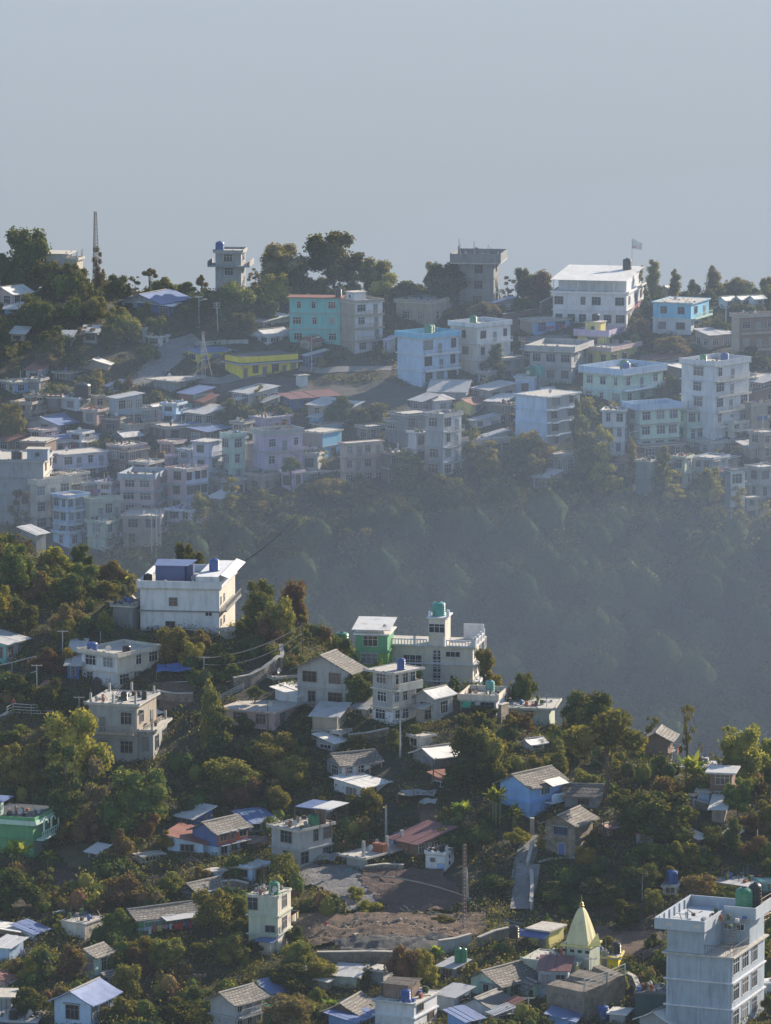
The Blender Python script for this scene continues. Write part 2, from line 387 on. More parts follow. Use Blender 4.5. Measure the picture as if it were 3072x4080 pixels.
CONCM = soil_mat('worn_concrete', (.28,.28,.28), (.20,.20,.20), (.33,.32,.31), .6)
tile('W'); strip('road', [(1420,20),(1260,60),(1160,130),(1080,220),(960,330),(850,450)], lambda t: 7.5-2.5*t, ROADM, True)
tile('A2'); strip('track', [(0,1480),(250,1500),(600,1440)], 4, ROADM, True)
strip('terrace_path', [(900,1400),(1100,1420),(1400,1400),(1666,1400)], 2.4, ROADM, True)
tile('E3')
patch('dark_soil_slope', [(560,90),(1300,60),(1560,300),(1600,420),(1350,540),(900,560),(700,420),(500,200)], DDIRT, step=.4, rough=.5)
patch('grey_sand_slope', [(-120,60),(150,40),(460,60),(600,250),(760,450),(400,520),(330,420),(150,300),(-130,260)], SANDG, .10, step=.4, rough=.35)
patch('terraced_dirt', [(-180,560),(0,545),(350,590),(760,520),(900,500),(1100,600),(1400,560),(1750,520),(1800,700),(1600,840),(1250,760),(800,800),(400,820),(60,880),(-180,800)], DIRT, step=.3, rough=.45)
patch('rubble_slope', [(250,860),(480,830),(830,800),(1260,750),(1560,850),(1300,930),(860,1060),(280,1060)], GRAVEL, .09, step=.35, rough=.7)
tile('E2'); patch('terraced_dirt', [(1400,480),(1666,600),(1666,860),(1420,760)], DIRT, .05)
tile('E5'); patch('bare_ground', [(0,720),(480,720),(560,860),(300,990),(0,900)], DIRT)
patch('bare_ground', [(0,440),(300,450),(560,400),(560,700),(100,690)], DDIRT, .05)
tile('E1'); patch('dark_soil_slope', [(560,80),(1200,60),(1300,200),(900,420),(640,470),(500,300)], DDIRT, keep=False)
tile('D1'); patch('dry_slope', [(580,1560),(1000,1450),(1100,1650),(700,1700)], DRYG)
tile('D3'); patch('stony_bank', [(1080,400),(1300,420),(1320,600),(1100,620)], DIRT)
tile('C1'); patch('brown_bank', [(1300,1350),(1620,1330),(1620,1540),(1330,1560)], DIRT)
tile('C4'); patch('dry_slope', [(900,1150),(1290,1150),(1320,1400),(980,1420)], DRYG)
tile('C5'); patch('dry_slope', [(20,1080),(220,1180),(180,1300),(20,1260)], DRYG)
tile('F')
strip('concrete_path', [(680,870),(660,960),(620,1060),(590,1180),(560,1330),(520,1430),(470,1520)], 2.6, CONCM)
strip('walkway', [(640,1200),(620,1350),(590,1500),(570,1660)], 3.0, CONCM, lift=.5)
tile('E4'); strip('earth_road', [(1240,700),(1400,780),(1666,790),(1900,780)], 5, DIRT)
strip('earth_road', [(1240,480),(1500,500),(1800,440)], 3, DDIRT)
tile('B3'); patch('rocky_bank', [(0,60),(330,90),(430,180),(300,290),(0,300)], soil_mat('rocky', (.09,.085,.075), (.06,.06,.055), (.13,.12,.10), .5), far=True, step=1.2)
tile('A2'); patch('rocky_bank', [(200,1500),(860,1480),(1100,1540),(1666,1500),(1666,1700),(1200,1720),(300,1640)], soil_mat('rocky', (.09,.085,.075), (.06,.06,.055), (.13,.12,.10), .5), far=True, step=1.2)
tile('A3'); patch('rocky_bank', [(950,980),(1160,960),(1160,1090),(1000,1120)], DIRT, far=True, step=1.2)
tile('W'); patch('road_bank', [(720,430),(820,330),(940,330),(830,480)], DIRT, far=True, step=1.2)
# ------------------------------------------------------------------ windows, doors (shared meshes)
WM_ = {}
WV = random.Random(4)
def window_mesh(w, h, c):
    v_ = WV.choice([0, 0, 0, 1, 2, 3]); k = (round(w, 1), round(h, 1), c, v_)
    if k not in WM_:
        w, h = k[0], k[1]; t = .07; m = MB()
        for (x0, x1, z0, z1) in ((-w/2-t, -w/2, -t, h+t), (w/2, w/2+t, -t, h+t), (-w/2, w/2, -t, 0), (-w/2, w/2, h, h+t)): m.box(x0, x1, -.09, .05, z0, z1)
        n = 1 if w < .75 else (2 if w < 1.5 else 3)
        for i in range(1, n): x = -w/2+w*i/n; m.box(x-.03, x+.03, -.05, .03, 0, h)
        if h > 1.0: m.box(-w/2, w/2, -.052, .03, h*.68-.03, h*.68+.03)
        g_ = MB(); g_.box(-w/2, w/2, -.025, .02, 0, h)
        if v_ == 3:
            for i in range(7): m.box(-w/2+w*(i+.5)/7-.012, -w/2+w*(i+.5)/7+.012, -.075, -.055, 0, h)
        WM_[k] = (m.mesh('window', flat_mat('window_frame', C[c], .7)), g_.mesh('pane', GLASS() if v_ in (0, 3) else flat_mat('curtain', ((.20,.21,.22) if v_ == 1 else (.10,.075,.07)), .5)))
    return WM_[k]
def add_window(root, x, y, z, rot, w, h, c='white'):
    fm, gm = window_mesh(w, h, c)
    f = place('window', fm, root, (x, y, z), (0, 0, rot)); place('pane', gm, f)
def add_door(root, x, y, z, rot, w, h, c):
    k = ('door', round(w, 1), round(h, 1), c)
    if k not in WM_:
        w, h = k[1], k[2]; m = MB(); m.box(-w/2, w/2, -.04, .03, 0, h); m.box(-w/2+.12, w/2-.12, -.06, -.04, h*.1, h*.45); m.box(-w/2+.12, w/2-.12, -.06, -.04, h*.52, h*.92)
        q = MB(); q.box(-w/2-.1, -w/2, -.08, .04, 0, h+.1); q.box(w/2, w/2+.1, -.08, .04, 0, h+.1); q.box(-w/2, w/2, -.08, .04, h, h+.1)
        WM_[k] = (m.mesh('door', flat_mat('door_paint', C[c], .6)), q.mesh('door_frame', flat_mat('window_frame', C['grey'], .7)))
    d = place('door', WM_[k][0], root, (x, y, z), (0, 0, rot)); place('door_frame', WM_[k][1], d)
def hood_mesh(w):
    k = ('hood', round(w, 1))
    if k not in WM_: m = MB(); m.box(-k[1]/2-.25, k[1]/2+.25, -.55, .02, 0, .09); WM_[k] = m.mesh('window_hood', wall_mat(C['grey'], .6))
    return WM_[k]
BN = [0]
LASTB = None
ALLB = []
def B(name, x0, xc, x1, yt, yb, n, col, roof, label, w=None, balc='', D=None, th=None, para=.9, lip=.35, cols=0, wc=None, low=None, stair=None,
      side=None, cat=None, band=None, ov=.5, rise=None, doors='', pc=None, flw=None, Y=None, dc='dgrey', nowin=False, clutter=0):
    """one building: front face x0..xc, receding face xc..x1, wall from yt down to yb (tile pixels)"""
    global LASTB
    BN[0] += 1; rn = random.Random(BN[0]*77+5)
    far = isfar(); X0, YT = px(x0, yt); XC, YB = px(xc, yb); X1, _ = px(x1, yt)
    P = hit(XC, YB, far, Y) if Y is None else None
    if Y is not None:
        d = ray(XC, YB); P = Vector((d[0]/d[1]*Y, Y, d[2]/d[1]*Y))
    dist = P.y*cP - P.z*sP; s = FPX/dist; el = math.atan2(-P.z, P.y)
    wf, ws = max(XC-X0, 1)/s, max(X1-XC, 1)/s; H = at(XC, YT, P.y).z - P.z
    if th is None: th = max(R(7), min(R(60), math.atan(ws/(wf*1.35)))); Dd = 8
    else: th = R(th); Dd = D or 8
    w1 = wf/math.cos(th); w2 = ws/math.sin(th) if ws > .3 else max(4, w1*1.1)
    w2 = min(w2, 24)
    al = math.atan2(P.x, P.y)
    if roof.startswith('sheds'): w1 = max(w1, 3.0)
    w1 = max(w1, 1.6)
    if wc is None: wc = rn.choice(['white', 'white', 'grey', 'cream', 'dgrey', 'brown'])
    wsc = rn.uniform(.85, 1.25); hood = rn.random() < .5
    root = empty(name, P, -(al+th), label, cat or name.replace('_', ' '))
    hf = H/n
    m = MB(); m.box(-w1, 0, 0, w2, -3.5, H)
    wallm = wm(col)
    if roof in ('gable', ) or roof.startswith('g'):
        pass
    rk = roof.split(':')[1] if ':' in roof else 'slate'; rt = roof.split(':')[0]
    if rt == 'gable':
        rs = min(rise or 9, w1*.24); m.prism([(-w1, 0, H), (0, 0, H), (-w1/2, 0, H+rs)], (0, w2, 0))
    if rt == 'gablex':
        rs = min(rise or 9, min(w2, 7)*.24); m.prism([(0, 0, H), (0, w2, H), (0, w2/2, H+rs)], (-w1, 0, 0))
    walls = m.build('wall', wallm, root)
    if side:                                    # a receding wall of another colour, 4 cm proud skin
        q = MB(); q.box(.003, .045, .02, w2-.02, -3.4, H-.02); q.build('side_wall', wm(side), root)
    if low:
        q = MB(); hl = H*low[1]; q.box(-w1-.035, .05, -.045, w2, -3.45, hl); q.build('lower_wall', wm(low[0]), root)
    if rt in ('gable', 'gablex'):
        rm = roofm(rk if rt == 'gable' else ('slatex' if rk == 'slate' else rk)); t = .14; q = MB(); e = ov
        if rt == 'gable':
            sl = rs/(w1/2); za = H+rs+.06; ze = H-sl*e+.06
            for sg in (-1, 1):
                a = -w1/2; b = a + sg*(w1/2+e); poly = [(a, -e, za), (b, -e, ze), (b, w2+e, ze), (a, w2+e, za)]
                # wavy, slightly sagging courses
                nseg = 10; vs = []; fs = []
                for i in range(nseg+1):
                    for j in range(5):
                        u = j/4; y = -e+(w2+2*e)*i/nseg; dz = -.12*math.sin(math.pi*i/nseg)*(1 if w2 > 5 else .5) + rn.uniform(-.03, .03)
                        vs.append((a+(b-a)*u, y+rn.uniform(-.05, .05), za+(ze-za)*u+dz-.06*math.sin(math.pi*u)))
                for i in range(nseg):
                    for j in range(4): k = i*5+j; fs.append((k, k+1, k+6, k+5))
                nv = len(vs); vs2 = vs + [(x, y, z+t) for x, y, z in vs]; f2 = [f[::-1] for f in fs] + [tuple(i+nv for i in f) for f in fs]
                edge = [i*5 for i in range(nseg+1)] + [nseg*5+j for j in range(1, 5)] + [i*5+4 for i in range(nseg-1, -1, -1)] + [j for j in range(3, 0, -1)]
                for i in range(len(edge)): p_, q_ = edge[i], edge[(i+1) % len(edge)]; f2.append((p_, q_, q_+nv, p_+nv))
                q.add(vs2, f2)
            rf = q.build('roof', rm, root)
            q = MB(); q.bar((-w1/2, -e-.05, za+t), (-w1/2, w2+e, za+t-.05), .13, n=6); q.build('ridge_cap', flat_mat('ridge_stone', (.32,.30,.28), .9), rf)
        else:
            sl = rs/(w2/2); za = H+rs+.06; ze = H-sl*e+.06
            for sg in (-1, 1):
                a = w2/2; b = a+sg*(w2/2+e); q.prism([(-w1-e, a, za), (e, a, za), (e, b, ze), (-w1-e, b, ze)], (0, 0, t))
            rf = q.build('roof', rm, root)
            q = MB(); q.bar((-w1-e, w2/2, za+t), (e, w2/2, za+t), .12, n=6); q.build('ridge_cap', flat_mat('ridge_stone', (.32,.30,.28), .9), rf)
    elif rt in ('shed', 'sheds'):               # one sheet, high at back (shed) or high at left (sheds)
        q = MB(); e = ov; r_ = min(rise or .9, .28*(w2 if rt == 'shed' else w1)); t = .07; nb = 8
        if rt == 'shed':
            m2 = MB(); m2.prism([(0, .02, H), (0, w2, H), (0, w2, H+r_)], (-w1, 0, 0)); m2.build('gable_wall', wallm, root)
            for i in range(nb):
                a = -w1-e+(w1+2*e)*i/nb; b = -w1-e+(w1+2*e)*(i+1)/nb+.04; dz = rn.uniform(.05, .13)
                q.prism([(a, -e, H-e*r_/w2+dz), (b, -e, H-e*r_/w2+dz), (b, w2+e, H+r_+e*r_/w2+dz), (a, w2+e, H+r_+e*r_/w2+dz)], (0, 0, t))
        else:
            m2 = MB(); m2.prism([(-.02, 0, H), (-w1, 0, H), (-w1, 0, H+r_)], (0, w2, 0)); m2.build('gable_wall', wallm, root)
            for i in range(nb):
                a = -e+(w2+2*e)*i/nb; b = -e+(w2+2*e)*(i+1)/nb+.04; dz = rn.uniform(.05, .13)
                q.prism([(-w1-e, a, H+r_+dz), (e, a, H-e*r_/w1+dz), (e, b, H-e*r_/w1+dz), (-w1-e, b, H+r_+dz)], (0, 0, t))
        q.build('roof', roofm(rk), root)
    elif rt == 'flat':
        q = MB(); q.box(-w1-lip, lip, -lip, w2+lip, H-.14, H+.06); rc = wall_mat((.46,.44,.40), .8)
        if rk not in ('slate',): rc = roofm(rk)
        q.build('roof', rc, root)
        if para > 0:
            q = MB(); t = .14; z0 = H+.058; z1 = H+.06+para; a, b, c_, d_ = -w1-lip+.05, lip-.05, -lip+.05, w2+lip-.05
            q.box(a, b, c_, c_+t, z0, z1); q.box(a, b, d_-t, d_, z0, z1); q.box(a, a+t, c_+t, d_-t, z0, z1); q.box(b-t, b, c_+t, d_-t, z0, z1)
            for i in range(4):
                xx = a + (b-a)*(i/3); q.box(xx-.16, xx+.16, c_-.03, c_+t+.02, z0, z1+.14)
            q.build('parapet', wm(pc or col), root)
        if cols:
            for i in range(cols):
                cx = -w1*(.03+.94*(i//2)/max(1, (cols-1)//2)); cy_ = .25 if i % 2 == 0 else w2-.3
                hh = rn.uniform(.9, 1.5); q = MB(); q.box(cx-.14, cx+.14, cy_-.14, cy_+.14, H+.058, H+hh)
                cm = q.build('roof_column', wm('grey'), root); q = MB()
                for ax in (-.09, .09):
                    for ay in (-.09, .09): q.bar((cx+ax, cy_+ay, H+hh-.1), (cx+ax+rn.uniform(-.05, .05), cy_+ay, H+hh+rn.uniform(.5, .9)), .018, n=4)
                q.build('rebar', flat_mat('rusty_steel', (.14,.08,.06), .8), cm)
        for k in range(clutter):
            pass
    if band is not None or n > 1:
        bc = band or (pc or col)
        for k in range(1, n):
            z = H*k/n; q = MB(); l2 = .28; q.box(-w1-l2, l2, -l2, 0, z-.09, z+.09); q.box(0, l2, 0, w2+.05, z-.09, z+.09)
            q.build('floor_slab', wm(bc), root)
    nf, ns = w if w else (max(0, round(w1/2.9)), max(0, round(w2/2.9)) if ws > 1.2 else 0)
    if nowin: nf = ns = 0
    for fl in range(n):
        z0 = hf*fl; wh = min(1.6, hf*.5)*min(1.1, wsc); zs = z0 + hf*.32
        for face, cnt, L in (('f', nf, w1), ('s', ns, w2)):
            for i in range(cnt):
                sp = L/cnt; ww = flw or min(1.6, sp*.56)*rn.choice([.6, .95, 1, 1.05, 1.25])*wsc; t_ = sp*(i+.5) + rn.uniform(-.08, .08)*sp
                isdoor = (face in balc and fl > 0 and i % 2 == 1) or (face in doors and fl == 0 and i % 2 == 0)
                x_, y_, rz = (-t_, -.03, 0) if face == 'f' else (.03 + (.05 if side else 0), t_, math.pi/2)
                if low and fl < n*low[1]: (x_, y_) = (x_, y_-.045) if face == 'f' else (x_+.05, y_)
                if isdoor: add_door(root, x_, y_, z0+.1, rz, .95, min(2.05, hf*.74), dc)
                elif rn.random() > .08:
                    add_window(root, x_, y_, zs, rz, ww, wh, wc)
                    if hood: place('window_hood', hood_mesh(ww), root, (x_, y_, zs+wh+.14), (0, 0, rz))
    for face in balc:
        L = w1 if face == 'f' else w2; dep = 1.05
        for k in range(1, n if n > 1 else 2):
            z = H*k/n if n > 1 else .1; q = MB()
            def bx_(a, b, c_, d_, e_, f_):
                if face == 'f': q.box(-b, -a, c_-dep, d_-dep, e_, f_)
                else: q.box(dep-d_, dep-c_, a, b, e_, f_)
            a0, b0 = L*.03, L*.97
            bx_(a0, b0, 0, dep-.225 if True else dep, z-.1, z+.05)
            bx_(a0, b0, .05, .11, z+.95, z+1.03); bx_(a0, b0, .06, .10, z+.05, z+.30)
            npz = max(3, int(L/.55))
            for i in range(npz+1):
                xx = a0+(b0-a0-.08)*i/npz; bx_(xx, xx+.08, .055, .105, z+.30, z+.95)
            q.build('balcony', wm(band or pc or ('cream' if col == 'white' else col)), root)
    if stair:                                   # stair head on the roof: (x frac from left, y frac, width m, depth m, height m[, colour])
        fx, fy, sw, sd, sh = stair[:5]; x_ = -w1+fx*w1; y_ = fy*w2; q = MB(); q.box(x_, x_+sw, y_, y_+sd, H+.05, H+sh)
        sp = q.build('stair_head', wm(stair[5] if len(stair) > 5 else col), root)
        q = MB(); q.box(x_-.25, x_+sw+.25, y_-.25, y_+sd+.25, H+sh, H+sh+.14); q.build('stair_roof', wall_mat((.46,.44,.40), .8), sp)
        fm, gm = window_mesh(.7, .7, wc); f_ = place('window', fm, sp, (x_+sw*.5, y_-.03, H+sh*.42)); place('pane', gm, f_)
    global ALLB
    LASTB = dict(flat=rt == 'flat' and not stair and Y is None, far=far, label=label, cat=name, root=root, w1=w1, w2=w2, H=H, th=th, P=P, top=H+(.06 if rt == 'flat' else 0), s=s)
    ALLB.append(LASTB)
    return LASTB
def onroof(b, fx, fy, dz=0):
    return b['root'].matrix_basis @ Vector((-b['w1']*(1-fx), b['w2']*fy, b['top']+.002+dz))
TANKM = {}
def tank(fx, fy, label, c='black', w=1.3, h=1.6, b=None, dz=0, grp=None):
    b = b or LASTB; cc = dict(black=(.015,.018,.024), green=(.03,.20,.11), teal=(.07,.30,.28), blue=(.03,.09,.30))[c]
    p = onroof(b, fx, fy, dz) if not isinstance(b, Vector) else b
    o = empty('water_tank', p, random.uniform(0, 3), label, 'water tank', grp)
    if c not in TANKM:
        m = MB(); r = .5; pr = [(r*.96, 0)]
        for k in range(6): z = .03+k*.125; pr += [(r, z), (r, z+.08), (r*.955, z+.10)]
        pr += [(r, .80), (r*.9, .87), (r*.6, .93), (r*.28, .95)]
        m.lathe(pr, 16); l = MB(); l.lathe([(r*.28, .945), (r*.30, .955), (r*.30, .99), (r*.1, 1.0)], 12)
        TANKM[c] = (m.mesh('body', flat_mat('tank_plastic', cc, .35)), l.mesh('lid', flat_mat('tank_lid', (.02,.02,.025), .5)))
    place('body', TANKM[c][0], o, scale=(w, w, h)); place('lid', TANKM[c][1], o, scale=(w, w, h))
    return o
# ------------------------------------------------------------------ foliage
def cards(P, s, up=.3, rg=rng, aspect=.7):
    n = len(P); d = rg.normal(size=(n, 3)); d /= np.linalg.norm(d, axis=1)[:, None]; a = np.cross(d, rg.normal(size=(n, 3))); a /= np.linalg.norm(a, axis=1)[:, None]
    b = np.cross(d, a); s = (np.ones(n)*s)[:, None]*rg.uniform(.6, 1.35, (n, 1)); a = a*s; b = b*s*aspect
    co = np.stack([P-a*.5, P-b*.5+a*.08, P+a*.5, P+b*.5+a*.08], 1).reshape(-1, 3)
    return co, np.arange(4*n).reshape(-1, 4)
def lobes_pts(lobes, n, rg, shell=.55):
    """points biased to the outside of a set of ellipsoid lobes (x, y, z, rx, rz)"""
    L = np.array(lobes); wgt = L[:, 3]**2; k = rg.choice(len(L), n, p=wgt/wgt.sum()); d = rg.normal(size=(n, 3)); d /= np.linalg.norm(d, axis=1)[:, None]
    r = 1 - shell*rg.random(n)**2.2; c = L[k]; ang = d[:, 0]*3+k
    r = r*(1+.13*np.sin(7*d[:, 0]+c[:, 0]*5)*np.cos(6*d[:, 1]+k)+.1*np.sin(13*d[:, 2]+k*2))
    P = np.stack([c[:, 0]+d[:, 0]*r*c[:, 3], c[:, 1]+d[:, 1]*r*c[:, 3], c[:, 2]+d[:, 2]*r*c[:, 4]], 1)
    return P
CROWN = {}
def crown_mesh(kind, shape, v):
    """crown in a unit box: radius 0.5 about the axis, z 0..1"""
    k = (kind, shape, v)
    if k in CROWN: return CROWN[k]
    rg = np.random.default_rng(abs(hash((shape, v))) % 1000 if False else (sum(map(ord, shape))*13+v*101)); L = []
    N = 5200; s = .047
    if shape == 'round':
        L.append((rg.uniform(-.06, .06), rg.uniform(-.06, .06), .47, .29, .36))
        for i in range(17): a = rg.uniform(0, 6.28); z = rg.uniform(.12, .88); r = rg.uniform(.16, .39)*(1-.9*abs(z-.45)); rr = rg.uniform(.08, .17); L.append((r*math.cos(a), r*math.sin(a), z, rr, rr*1.1))
    elif shape == 'spread':
        for i in range(15): a = rg.uniform(0, 6.28); r = rg.uniform(.0, .36); z = .72-r*.5+rg.uniform(-.16, .16); rr = rg.uniform(.10, .17); L.append((r*math.cos(a), r*math.sin(a), z, rr, rr*.9))
        N = 5600
    elif shape == 'column':
        for i in range(16): z = .06+.88*i/15; wd = .40*math.sin(math.pi*min(.94, .15+.75*z))**.7*(1-.35*z); a = rg.uniform(0, 6.28); L.append((.1*math.cos(a), .1*math.sin(a), z, wd*rg.uniform(.7, 1.05), .09))
        s = .042
    elif shape == 'bush':
        for i in range(13): a = rg.uniform(0, 6.28); r = rg.uniform(.0, .36); z = rg.uniform(.12, .78)*(1-r); rr = rg.uniform(.08, .20); L.append((r*math.cos(a), r*math.sin(a), z, rr, rr*1.2))
        s = .056; N = 4200
    elif shape == 'sparse':
        for i in range(16): a = rg.uniform(0, 6.28); r = rg.uniform(.05, .36); z = rg.uniform(.1, .95); rr = rg.uniform(.06, .11); L.append((r*math.cos(a)*(1.1-z*.5), r*math.sin(a)*(1.1-z*.5), z, rr, rr*.7))
        N = 1900; s = .045
    elif shape == 'shag':                      # climbing, ragged column of clumps
        for i in range(22): z = .04+.92*rg.random(); a = rg.uniform(0, 6.28); r = rg.uniform(.05, .30)*(1-.5*z); L.append((r*math.cos(a), r*math.sin(a), z, rg.uniform(.09, .19)*(1-.3*z), rg.uniform(.05, .10)))
        s = .04; N = 5200
    P = lobes_pts(L, N, rg); co, q = cards(P, s, rg=rg)
    lm = {'dark': ('dark', 'green', 'olive'), 'green': ('green', 'dark', 'yellow'), 'olive': ('olive', 'green', 'yellow'), 'yellow': ('yellow', 'olive', 'green'), 'brown': ('brown', 'grey', 'olive'),
          'red': ('red', 'brown', 'dark'), 'grey': ('grey', 'olive', 'brown'), 'bamboo': ('bamboo', 'olive', 'bamboo')}[kind]
    lob = np.floor(P[:, 2]*4+P[:, 0]*5+P[:, 1]*3).astype(int) % 7
    mi = np.where(rg.random(N) < .72, 0, np.where(lob < 3, 1, 2)); mi = np.where((lob == 5) & (rg.random(N) < .7), 1, mi)
    if shape != 'sparse':                      # dense inner foliage: lumpy closed shapes made of quads
        cs, qs = [co], [q]; base = len(co); ms = [mi]
        for (lx, ly, lz, lr, lz2) in L:
            U, V_ = np.meshgrid(np.linspace(0, 2*np.pi, 11)[:-1], np.linspace(.15, np.pi-.15, 7)); f = .74*(1+.12*np.sin(3*U+lx*20)*np.sin(4*V_+lz*9))
            p_ = np.stack([lx+lr*f*np.sin(V_)*np.cos(U), ly+lr*f*np.sin(V_)*np.sin(U), lz+lz2*f*np.cos(V_)], -1).reshape(-1, 3)
            ii = np.arange(60); r_ = ii//10; c_ = ii % 10; a_ = r_*10+c_; b_ = r_*10+(c_+1) % 10
            cs.append(p_); qs.append(np.stack([a_, a_+10, b_+10, b_], 1)+base); base += len(p_); ms.append(np.full(60, 0))
        co = np.concatenate(cs); q = np.concatenate(qs); mi = np.concatenate(ms)
    me = raw_mesh('crown', co, q, [LM(x) for x in lm], mi); CROWN[k] = (me, L); return CROWN[k]
TN = [0]
def tree_at(P, hgt_, wid, kind, shape, label, trunk=.25, name='tree', cat='tree', grp=None, bare=0):
    TN[0] += 1; rn = random.Random(TN[0]*31+3); v = TN[0] % 4
    me, L = crown_mesh(kind, shape, v)
    o = empty(name, P, rn.uniform(0, 6.28), label, cat, grp); zb = hgt_*trunk*.8
    if shape in ('round', 'spread', 'bush'): zb = max(zb, hgt_-wid*(1.3 if shape == 'round' else .9))
    m = MB(); r0 = max(.07, min(.45, hgt_*.028)); th_ = zb+(hgt_-zb)*.55
    pts = [Vector((0, 0, -.6))]; n = 5
    for i in range(1, n+1): pts.append(Vector((rn.uniform(-.02, .02)*hgt_, rn.uniform(-.02, .02)*hgt_, th_*i/n)))
    for i in range(n): m.bar(pts[i], pts[i+1], r0*(1-.15*i), r0*(1-.15*(i+1)), 7)
    for (lx, ly, lz, lr, lz2) in L[:7]:
        q = Vector((lx*wid, ly*wid, zb+lz*(hgt_-zb))); b0 = pts[rn.randint(2, 4)]
        if q.z > b0.z*.8: mid = b0.lerp(q, .5)+Vector((0, 0, -.04*hgt_)); m.bar(b0, mid, r0*.45, r0*.3, 5); m.bar(mid, q, r0*.3, r0*.08, 5)
    m.build('trunk', BARK(), o)
    place('crown', me, o, (0, 0, zb), (0, 0, rn.uniform(0, 6.28)), (wid, wid, hgt_-zb))
    return o
def TR(x, yt, wd, yb, kind, shape, label, trunk=.07, name='tree', cat=None, Y=None):
    """tree whose foot is seen at x, yb, top at yt, crown wd wide (tile pixels)"""
    far = isfar(); X, YB = px(x, yb); _, YT = px(x, yt); P = hit(X, YB, far) if Y is None else at(X, YB, Y)
    s = FPX/(P.y*cP-P.z*sP); sc = TILES[T][2]
    if Y is not None: P.z = min(P.z, float(hgt(P.x, P.y)))
    h = at(X, YT, P.y).z - P.z
    return tree_at(P, h, wd/sc/s*(1.7 if shape == 'shag' else 1.36), kind, shape, label, trunk, name, cat or ('shrub' if name == 'shrub' else 'tree'))
def leafblade(m, base, dirv, L, wd, droop, seg=5):
    side = dirv.cross(Vector((0, 0, 1))); side.normalize(); vs = []; fs = []
    for i in range(seg+1):
        t = i/seg; c = base + dirv*L*t + Vector((0, 0, -droop*L*t*t)); ww = wd*math.sin(math.pi*min(.97, .12+.86*t))
        vs += [c-side*ww+Vector((0, 0, .18*ww)), c, c+side*ww+Vector((0, 0, .18*ww))]
    for i in range(seg): a = i*3; fs += [(a, a+1, a+4, a+3), (a+1, a+2, a+5, a+4)]
    m.add(vs, fs)
def BAN(x, yt, wd, yb, label, n=4):
    """a clump of banana plants"""
    X, YB = px(x, yb); _, YT = px(x, yt); P = hit(X, YB, isfar()); s = FPX/(P.y*cP-P.z*sP); H = (YB-YT)/s; wm_ = wd/TILES[T][2]/s
    o = empty('banana_plant', P, 0, label, 'banana plant'); rn = random.Random(int(x+yt)); st = MB(); lf = MB()
    for k in range(n):
        a = rn.uniform(0, 6.28); r = wm_*.18*rn.random(); b = Vector((r*math.cos(a), r*math.sin(a), -.5)); h = H*rn.uniform(.4, .62)
        st.bar(b, b+Vector((0, 0, h+.5)), .16, .10, 7)
        for j in range(9):
            aa = j*.7+rn.uniform(-.3, .3)+k; el = rn.uniform(.35, 1.3); d = Vector((math.cos(aa)*math.cos(el), math.sin(aa)*math.cos(el), math.sin(el)))
            leafblade(lf, b+Vector((0, 0, h+.4)), d, wm_*.5*rn.uniform(.8, 1.1), .24+wm_*.02, rn.uniform(.15, .6))
    st.build('stem', flat_mat('banana_stem', (.12,.14,.05), .8), o); l = lf.build('leaves', LM('banana'), o)
    return o
def blob_mesh(name, blobs, npb, s, mats, wts, squash=.7, hull=0):
    """leafy ground cover: blobs (x, y, z, r) covered in leaf cards; one object"""
    Bl = np.array(blobs); n = len(Bl)*npb; k = np.repeat(np.arange(len(Bl)), npb); d = rng.normal(size=(n, 3)); d /= np.linalg.norm(d, axis=1)[:, None]; d[:, 2] = np.abs(d[:, 2])*1.0
    r = Bl[k, 3]*(1-.5*rng.random(n)**2)*(1+.2*np.sin(9*d[:, 0]+k)*np.cos(8*d[:, 1]))
    P = np.stack([Bl[k, 0]+d[:, 0]*r, Bl[k, 1]+d[:, 1]*r, Bl[k, 2]+d[:, 2]*r*squash], 1)
    co, q = cards(P, s*np.clip(Bl[k, 3], .6, 2.5)**.5)
    mb = rng.choice(len(mats), len(Bl), p=np.array(wts)/sum(wts)); mi = mb[k]; mi = np.where(rng.random(n) < .12, rng.integers(0, len(mats), n), mi)
    if hull:
        U, V_ = np.meshgrid(np.linspace(0, 2*np.pi, 9)[:-1], np.linspace(.2, np.pi*.75, 5)); U, V_ = U.ravel(), V_.ravel(); nb = len(Bl)
        f = hull*(1+.16*np.sin(3*U[None]+np.arange(nb)[:, None])*np.sin(4*V_[None])); r_ = Bl[:, 3:4]*f
        P2 = np.stack([Bl[:, 0:1]+r_*np.sin(V_)*np.cos(U), Bl[:, 1:2]+r_*np.sin(V_)*np.sin(U), Bl[:, 2:3]+r_*squash*np.cos(V_)], -1).reshape(-1, 3)
        ii = np.arange(32); a_ = ii; b_ = (ii//8)*8+(ii+1) % 8; qq = np.stack([a_, a_+8, b_+8, b_], 1)
        Q2 = (qq[None]+(np.arange(nb)*40)[:, None, None]).reshape(-1, 4)+len(co); co = np.concatenate([co, P2]); q = np.concatenate([q, Q2]); mi = np.concatenate([mi, np.repeat(mb, 32)])
    return raw_mesh(name, co, q, mats, mi)
